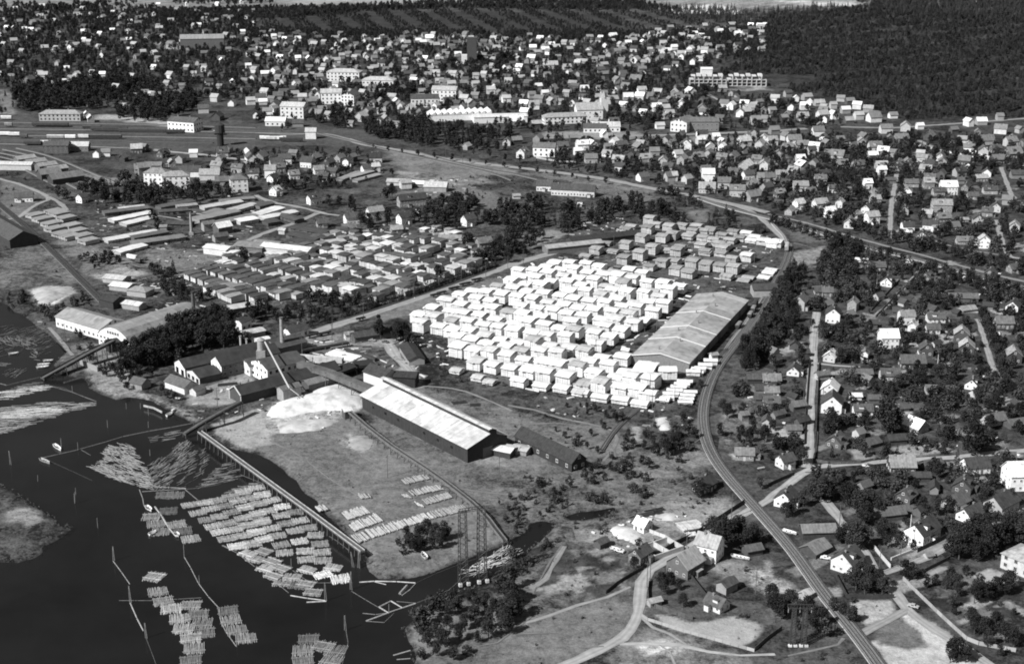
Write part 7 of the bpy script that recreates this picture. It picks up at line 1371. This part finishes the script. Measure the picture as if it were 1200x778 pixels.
# avenue of small trees along the main line
def avenue(pts,step,h0,h1,kinds,jit=.6):
    P=GL('P',pts); acc=0
    for i in range(len(P)-1):
        d=math.hypot(P[i+1][0]-P[i][0],P[i+1][1]-P[i][1]); n=int(d/step)
        for k in range(n): t=(k+.5)/n; TR.append((P[i][0]+(P[i+1][0]-P[i][0])*t+rnd.uniform(-jit,jit),P[i][1]+(P[i+1][1]-P[i][1])*t+rnd.uniform(-jit,jit),rnd.uniform(h0,h1),rnd.choice(kinds),1))
avenue([(900,262),(955,280),(1012,297),(1080,319),(1150,340),(1205,355)],5.2,7.5,10.5,[b,b,sp_],.6); avenue([(900,243),(950,254),(1003,270),(1060,286),(1120,302),(1205,322)],5.6,7.5,10.5,[b,b,sp_],.6); avenue([(430,172),(480,182),(560,193),(600,198),(660,208),(720,218)],13,4,7,[b]); avenue([(530,178),(600,190),(700,205)],14,6,9,[b,ta]); avenue([(820,226),(860,234),(900,243)],12,5,8,[sp_,b]); avenue([(905,255),(930,262)],8,8,11,[b]);avenue([(582,313),(530,331),(480,349),(440,361),(400,374)],2.6,6,8.5,[sp_],.4)
avenue([(1150,375),(1162,408),(1176,446)],9,8,11,[b]); avenue([(1060,200),(1054,232),(1051,268)],9,6,9,[b,ta]); avenue([(1172,262),(1186,296)],8,8,11,[b,sp_]); avenue([(1090,312),(1060,343),(1030,374)],11,3,5,[bu])
# the wooded hill and plantation strips
def forest(pl,den,h0,h1,kinds,stripe=None,tag_='F'):
    P=GL('P',pl); A=np.array(P); x0,y0=A.min(0); x1,y1=A.max(0); n=int((x1-x0)*(y1-y0)*den); X=nr.uniform(x0,x1,n); Y=nr.uniform(y0,y1,n); k=in_poly(X,Y,P)
    if stripe: k&=stripe(X,Y)
    k&=~((((X-G('P',893,95)[0])/60)**2+((Y-G('P',893,95)[1])/40)**2)<1)
    for x,y in zip(X[k],Y[k]):
        if free(x,y): FT.append((float(x),float(y),rnd.uniform(h0,h1),rnd.choice(kinds)))
FT=[]
def hillrows(X,Y): return (np.sin((Y-X*.42)/8.5+2.2*fbm(X,Y,150))>-.72)
forest([(790,140),(800,112),(800,100),(830,92),(870,70),(840,60),(820,45),(880,28),(905,18),(960,14),(1010,0),(1080,-12),(1400,10),(1600,100),(1500,170),(1260,142),(1200,138),(1060,142),(960,112),(925,108),(920,95),(850,100),(830,112)],.075,3.6,5.8,[sp_,sp_,b],hillrows)
forest([(1000,-5),(1200,0),(1260,12),(1200,22),(1060,14)],.04,6,9,[sp_])
def strips(X,Y): return (np.sin((X+ (Y-1750)*.25)/6.5)>-.3)|(fbm(X,Y,90)>.7)
forest([(180,16),(330,20),(420,10),(600,6),(735,3),(800,16),(900,22),(840,44),(700,45),(560,40),(420,40),(300,38),(170,30)],.035,3,5,[sp_,b],strips)
forest([(170,15),(420,8),(560,2),(740,1),(800,14),(740,12),(560,10),(420,14),(330,22),(200,22)],.035,5,8,[sp_,b]); forest([(600,38),(840,36),(900,24),(880,40),(820,48),(700,50),(560,46)],.04,4,6.5,[sp_,b]); forest([(300,36),(560,38),(560,44),(300,44)],.03,4,6,[b,sp_])
forest([(780,10),(900,14),(960,4),(1010,4),(920,24),(860,30),(800,24)],.012,7,11,[sp_]); forest([(-100,4),(60,8),(160,2),(160,8),(60,14),(-100,12)],.006,6,10,[b]); forest([(220,-3),(290,-2),(330,4),(290,8),(200,6)],.006,6,10,[b])
# keep the plants off buildings, tracks and water
TR=[(t[0],t[1],t[2]*(.8 if t[4] else .74),t[3],t[4]) for t in TR if t[2]>.5]
XY=np.array([(t[0],t[1]) for t in TR]); wsd=water_sd(XY[:,0],XY[:,1]); TR=[t for t,s in zip(TR,wsd) if s>1.0]
def onscreen(x,y,h):
    px,py=PJ(x,y,float(terr(x,y))+h/2); return -15<px<WPX+15 and -12<py<HPX+25
ML=GL('P',[(820,229),(900,253),(950,266),(1003,283),(1080,303),(1157,324),(1220,340)])
MLD=dist_poly(np.array([t[0] for t in TR]),np.array([t[1] for t in TR]),ML,False); TR=[t for t,d in zip(TR,MLD) if d>(9 if not t[4] else 6)]
TR=[t for t in TR if -60<PJ(t[0],t[1])[0]<1260]
vis=[t for t in TR if onscreen(t[0],t[1],t[2])]; hid=[t for t in TR if not onscreen(t[0],t[1],t[2])]
nm={'broad':('broadleaf_tree','leafy tree'),'tall':('birch_tree','slender leafy tree'),'spruce':('spruce_tree','spruce'),'bush':('bush','bush')}
small=[t for t in vis if t[3]=='bush' ]; big_=[t for t in vis if t[3]!='bush']
big_.sort(key=lambda t:-scale_at(t[0],t[1])*t[2]*(1.3 if t[4] else 1)); small.sort(key=lambda t:-scale_at(t[0],t[1])*t[2])
restT=hid[:]
for lst,lim in ((big_,300),(small,150)):
    for i,(x,y,h,k,fx) in enumerate(lst):
        if i>=lim: restT.append((x,y,h,k,fx)); continue
        s=h/BH[k]; o_n,w_=nm[k]; sz='tall ' if h>11 else 'low ' if h<5 and k!='bush' else ''
        rz=rnd.uniform(0,6.28)
        if k=='bush':
            o=thing('bush','rounded green-dark bush' if 0 else 'rounded dark bush','bush',x,y,None,rz,'bushes on the rough ground',m=CR['bush'][i%4]); o.scale=(s*rnd.uniform(.9,1.4),s*rnd.uniform(.9,1.3),s)
        else:
            o=thing(o_n,sz+'dark '+w_,'tree',x,y,None,rz,'trees of the town'); obj('trunk',TRK[k],o,(0,0,0),0,(s,s,s),.08)
            vs_=CR[k]; wd=rnd.uniform(.9,1.15); obj('crown',vs_[i%len(vs_)],o,(0,0,0),0,(s*wd,s*wd,s))
print('trees individual',min(300,len(big_)),'bushes',min(150,len(small)),'mass',len(restT),'forest',len(FT))
# ---- the rest as instanced masses
def scatter(name,items,label,tone=None):
    if not items: return
    kinds=['broad','tall','spruce','bush']; col=bpy.data.collections.new(name+'_kinds'); names=[]
    vlist=[]
    for k in kinds:
        for j,m in enumerate(LO[k][:3]): o=bpy.data.objects.new(f'{len(vlist):02d}_far_crown',m); col.objects.link(o); vlist.append((k,j))
    pts=[(x,y,float(terr(x,y))-.1) for (x,y,h,k) in items]; m=bpy.data.meshes.new(name); m.from_pydata(pts,[],[])
    a=m.attributes.new('sc','FLOAT','POINT'); a.data.foreach_set('value',[h/BH[k]*(1.0) for (x,y,h,k) in items])
    a=m.attributes.new('rz','FLOAT','POINT'); a.data.foreach_set('value',[rnd.uniform(0,6.28) for _ in items])
    a=m.attributes.new('ki','INT','POINT'); a.data.foreach_set('value',[kinds.index(k)*3+rnd.randrange(3) for (x,y,h,k) in items])
    o=obj(name,m); g=bpy.data.node_groups.new(name,'GeometryNodeTree'); g.interface.new_socket('Geometry',in_out='INPUT',socket_type='NodeSocketGeometry'); g.interface.new_socket('Geometry',in_out='OUTPUT',socket_type='NodeSocketGeometry')
    N=g.nodes; gi=N.new('NodeGroupInput'); go=N.new('NodeGroupOutput'); ip=N.new('GeometryNodeInstanceOnPoints'); ci=N.new('GeometryNodeCollectionInfo'); ci.inputs['Collection'].default_value=col; ci.inputs['Separate Children'].default_value=True; ci.inputs['Reset Children'].default_value=True
    def na(nm_,ty): x=N.new('GeometryNodeInputNamedAttribute'); x.data_type=ty; x.inputs[0].default_value=nm_; return [s for s in x.outputs if s.enabled][0]
    L=g.links.new; L(gi.outputs[0],ip.inputs['Points']); L(ci.outputs[0],ip.inputs['Instance']); ip.inputs['Pick Instance'].default_value=True; L(na('ki','INT'),ip.inputs['Instance Index'])
    cx=N.new('ShaderNodeCombineXYZ'); L(na('rz','FLOAT'),cx.inputs[2]); L(cx.outputs[0],ip.inputs['Rotation']); L(na('sc','FLOAT'),ip.inputs['Scale']); L(ip.outputs[0],go.inputs[0])
    md=o.modifiers.new('scatter','NODES'); md.node_group=g; stuff(o,label)
scatter('woodland',[t[:4] for t in restT if t[3]!='bush'],'mass of smaller leafy trees and spruces filling the town and gardens')
scatter('undergrowth',[t[:4] for t in restT if t[3]=='bush'],'scattered low bushes on rough ground')
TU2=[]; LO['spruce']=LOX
scatter('hill_forest',FT,'dark forest covering the hill and plantation strips beyond the town')
# ground cover that nobody could count: tussocks and weeds
TU=[]
for pl,den,h0,h1 in [([(600,555),(760,535),(850,560),(820,620),(700,640),(590,640)],.05,.6,1.6),([(480,690),(600,700),(700,690),(740,700),(700,778),(480,778)],.015,.4,.9),([(440,560),(600,560),(590,640),(440,670)],.01,.3,.8),([(500,455),(740,490),(700,540),(600,500)],.03,.4,1.2),([(960,380),(1200,380),(1200,640),(1060,640),(960,560)],.03,.8,2.2),([(870,640),(960,740),(1030,790),(880,790),(820,700)],.03,.5,1.6),([(930,300),(1160,400),(960,400),(930,350)],.025,.8,2.2),([(500,210),(640,200),(900,250),(930,290),(840,260),(640,260)],.012,.8,1.8),([(0,350),(110,350),(130,380),(60,400)],.05,.6,1.6),([(1060,680),(1200,690),(1200,778),(1130,750)],.03,.5,1.8),([(0,200),(240,215),(240,340),(110,345),(0,300)],.012,.6,2.0),([(260,500),(400,488),(560,592),(540,650),(440,670)],.008,.2,.6),([(600,640),(800,640),(740,700),(600,700)],.03,.4,1.3),([(880,600),(960,640),(1000,700),(960,700)],.04,.5,1.4),([(1000,640),(1050,660),(1060,700),(1010,720)],.03,.5,1.4)]:
    P=GL('P',pl); A=np.array(P); x0,y0=A.min(0); x1,y1=A.max(0); n=int((x1-x0)*(y1-y0)*den); X=nr.uniform(x0,x1,n); Y=nr.uniform(y0,y1,n); k=in_poly(X,Y,P)&(water_sd(X,Y)>1)
    for x,y in zip(X[k],Y[k]):
        if free(x,y): TU.append((float(x),float(y),rnd.uniform(h0,h1),'bush')); TU2.append((float(x)+rnd.uniform(-3,3),float(y)+rnd.uniform(-3,3),rnd.uniform(.3,.9),'bush')); TU2.append((float(x)+rnd.uniform(-5,5),float(y)+rnd.uniform(-5,5),rnd.uniform(.3,.8),'bush'))
scatter('weeds',TU[::2],'dark tussocks and weeds on waste ground'); LO['bush']=[crown('bush',s+70,70,.3,TUFT,'tuft') for s in range(3)]; scatter('tall_grass',TU2,'pale tall grass and weeds on rough ground and in gardens'); print('weeds',len(TU))

# scrap boards and slabs lying about the yards
def scrap(name,label,zones):
    v=MB(); tn=[]
    for t,pl,den,l0,l1,tt in zones:
        P=GL(t,pl); A=np.array(P); x0,y0=A.min(0); x1,y1=A.max(0); n=int((x1-x0)*(y1-y0)*den); X=nr.uniform(x0,x1,n); Y=nr.uniform(y0,y1,n); k=in_poly(X,Y,P)&(water_sd(X,Y)>1)
        for x,y in zip(X[k],Y[k]):
            if (int(x//3),int(y//3)) in occ and rnd.random()<.8: continue
            a=rnd.choice([-28,62,-40,20])+rnd.gauss(0,14); l=rnd.uniform(l0,l1)/2; w_=rnd.uniform(.25,1.1); h=rnd.uniform(.12,.5); c_,s_=math.cos(R(a))*l,math.sin(R(a))*l
            m0=len(v.f); v.obb((x-c_,y-s_,h),(x+c_,y+s_,h+rnd.uniform(0,.1)),w_,h+.1); tn+= [rnd.choice(tt)]*(len(v.f)-m0)
    o=obj(name,facetone(name,v.v,v.f,tn)); stuff(o,label)
scrap('scattered_boards','loose boards, slabs and scrap lying about the mill yards',[
('P',[(474,392),(530,345),(640,304),(830,335),(760,440),(742,480),(640,462),(520,430)],.035,1,5,[.8,.6,.4,.1,.06]),
('P',[(690,250),(920,280),(915,330),(860,345),(740,330),(650,300)],.03,1,4,[.6,.4,.25,.08]),
('P',[(215,325),(262,302),(330,300),(352,270),(470,262),(560,280),(600,310),(480,350),(330,356),(250,350)],.05,1,5,[.6,.4,.2,.08,.05]),
('P',[(120,330),(210,320),(280,360),(300,380),(240,372),(160,370)],.03,1,5,[.6,.35,.2,.08]),
('P',[(330,390),(480,385),(500,440),(430,470),(380,430),(340,420)],.05,1,6,[.6,.35,.2,.08,.05]),
('P',[(100,235),(300,225),(340,290),(200,310),(110,300)],.018,1,5,[.5,.3,.15,.08]),
('P',[(640,455),(760,478),(720,500),(600,475)],.03,.6,2,[.6,.4,.2,.1]),
('P',[(740,470),(850,420),(840,480),(760,520)],.03,.6,3,[.6,.4,.2,.08]),
('P',[(700,610),(800,600),(830,630),(760,650),(680,650)],.06,.5,2.5,[.75,.6,.3,.1]),
('P',[(190,450),(300,440),(330,480),(240,500),(200,480)],.03,.6,3,[.6,.4,.2,.08]),
('P',[(470,215),(540,205),(560,225),(480,235)],.03,1,4,[.6,.4,.2]),
('P',[(0,365),(60,365),(90,400),(60,430),(20,440)],.02,1,3,[.4,.3,.2]),
('P',[(900,380),(1200,300),(1200,620),(1000,600),(870,560),(870,480)],.006,.6,3,[.7,.4,.2,.1]),
('P',[(850,640),(1040,640),(1060,720),(980,700)],.012,.6,2.5,[.6,.4,.2,.1]),
('C2',[(60,400),(330,270),(480,330),(400,420),(300,480),(90,500)],.03,.5,2.5,[.6,.4,.2]),
])

SH_=[]
for poly in (RIVER,ISLAND):
    for i in range(len(poly)):
        a=poly[i]; b_=poly[(i+1)%len(poly)]; L=math.hypot(b_[0]-a[0],b_[1]-a[1])
        if L>160: continue
        for k in range(int(L*2.2)):
            t=rnd.random(); x=a[0]+(b_[0]-a[0])*t+rnd.gauss(0,1.3); y=a[1]+(b_[1]-a[1])*t+rnd.gauss(0,1.3); SH_.append((x,y,rnd.uniform(.25,.75),'bush'))
I_=np.array(ISLAND)
for _ in range(1500):
    x=rnd.uniform(-420,I_[:,0].max()); y=rnd.uniform(I_[:,1].min(),I_[:,1].max())
    if in_poly(np.array([x]),np.array([y]),ISLAND)[0] and fbm(np.array([x]),np.array([y]),12)[0]>.45: SH_.append((x,y,rnd.uniform(.3,1.0),'bush'))
_w=water_sd(np.array([q[0] for q in SH_]),np.array([q[1] for q in SH_])); SH_=[q for q,d in zip(SH_,_w) if d>-.2 and rnd.random()<.8]
scatter('shore_reeds',SH_,'reeds and weeds along the river margin and islet')
# ================================================================ labels: each says which one
LM=[('the long warehouse','P',805,400),('the pale lumber shed','P',510,500),('the tall banded chimney','P',331,395),('the black grove','P',215,400),('the great log raft','P',310,620),('the lattice pylon','P',557,660),('the two-storey roadside house','P',835,650),('the railway crossing','P',880,597),('the pale hip-roofed villa','P',1190,670),('the white courtyard flagpole','P',1064,640),('the junction by the villa fence','P',1064,714),('the straight street','P',949,480),('the street crossing','P',950,545),('the big round tree','P',1039,500),('the bright blank-roofed house','P',1042,395),('the twin track bend','P',822,500),('the rolling railcar','P',922,295),('the dark lawn','P',1027,352),('the hedge gardens','P',1100,440),('the diagonal lane','P',1054,344),('the tree-lined main line','P',1060,290),('the big upper white block','P',1114,228),('the gambrel-roofed white house','P',1064,270),('the lane-end white house','P',1155,290),('the old manor in the meadow','P',665,230),('the far grey stacks','P',800,310),('the siding-end black shed','P',125,358),('the dark kiln chimney','P',227,365),('the mill road bend hedge','P',440,362),('the grey-roofed yard shed','P',528,285),('the long white-roofed shed','P',312,292),('the hedge gap','P',360,350),('the open yard clearing','P',410,290),('the round yard tree','P',512,318),('the white-topped stack cluster','P',470,330),('the first dark rows','P',265,335),('the upper drying piles','P',180,265),('the white apartment houses','P',195,220),('the railway water tower','P',259,170),('the station','P',72,142),('the railway hotel','P',215,148),('the long brick school','P',236,55),('the saw-tooth factory','P',537,140),('the white town school','P',403,92),('the church','P',690,132),('the gabled factories','P',815,150),('the unfinished blocks','P',920,98),('the dark far tower','P',553,70),('the forest edge','P',1000,125),('the far side road','P',1110,180),('the goods sheds','P',60,205),('the western siding','P',64,300),('the white planing hall','P',140,395),('the bend of the mill road','P',372,250),('the dusty mill road','P',465,420),('the mill office shed','P',485,415),('the curved log flume','P',560,600),('the round meadow bushes','P',500,635),('the shore grove','P',560,730),('the pale field','P',835,735),('the narrow pond','P',700,600),('the building site','P',765,615),('the small railway pylon','P',937,750),('the plantation strips','P',560,30),('the long grey footpath','P',640,725),('the hillside villas','P',800,60),('the north-west houses','P',60,60),('the plantation houses','P',470,60),('the long far road','P',760,160)]
LMW=[(n,*U(px,py)) for n,t,px,py in LM]
def finish_labels():
    from collections import defaultdict
    pend=[t for t in THINGS if not t[1].startswith('=')]
    cell=defaultdict(list)
    def side(x,y,lx,ly):
        a,b_=PJ(x,y); c_,d_=PJ(lx,ly); return ('beyond' if b_<d_-abs(a-c_)*.35 else 'before' if b_>d_+abs(a-c_)*.35 else 'riverward of' if a<c_ else 'inland of')
    for t in pend:
        o,look,cat,g,x,y=t
        n,lx,ly=min(LMW,key=lambda l:(l[1]-x)**2+((l[2]-y)*.6)**2)
        s=side(x,y,lx,ly); cell[(look,s,n)].append((math.hypot(x-lx,y-ly),t))
    for (look,s,n),l in cell.items():
        l.sort(key=lambda e:e[0])
        for k,(d,t) in enumerate(l):
            base=look; o_=''
            if len(l)>1: o_=(ORD[k] if k<len(ORD) else 'farthest')+' nearest, ' if k else 'nearest, '
            r=f'{base}, {o_}{s} {n}' if len(l)>1 else f'{base} {s} {n}'
            t[1]='='+r
    seen={}
    for o,look,cat,g,x,y in THINGS:
        tag(o,look[1:],cat,g); seen.setdefault(look,[]).append(o)
    bad=[k for k in seen if len(seen[k])>1]; print('duplicate labels',len(bad),bad[:5]); w_=[k for k in seen if len(k.split())>16]; print('over 16 words',len(w_),w_[::9])
finish_labels()
print('things',len(THINGS),'objects',len(bpy.data.objects))
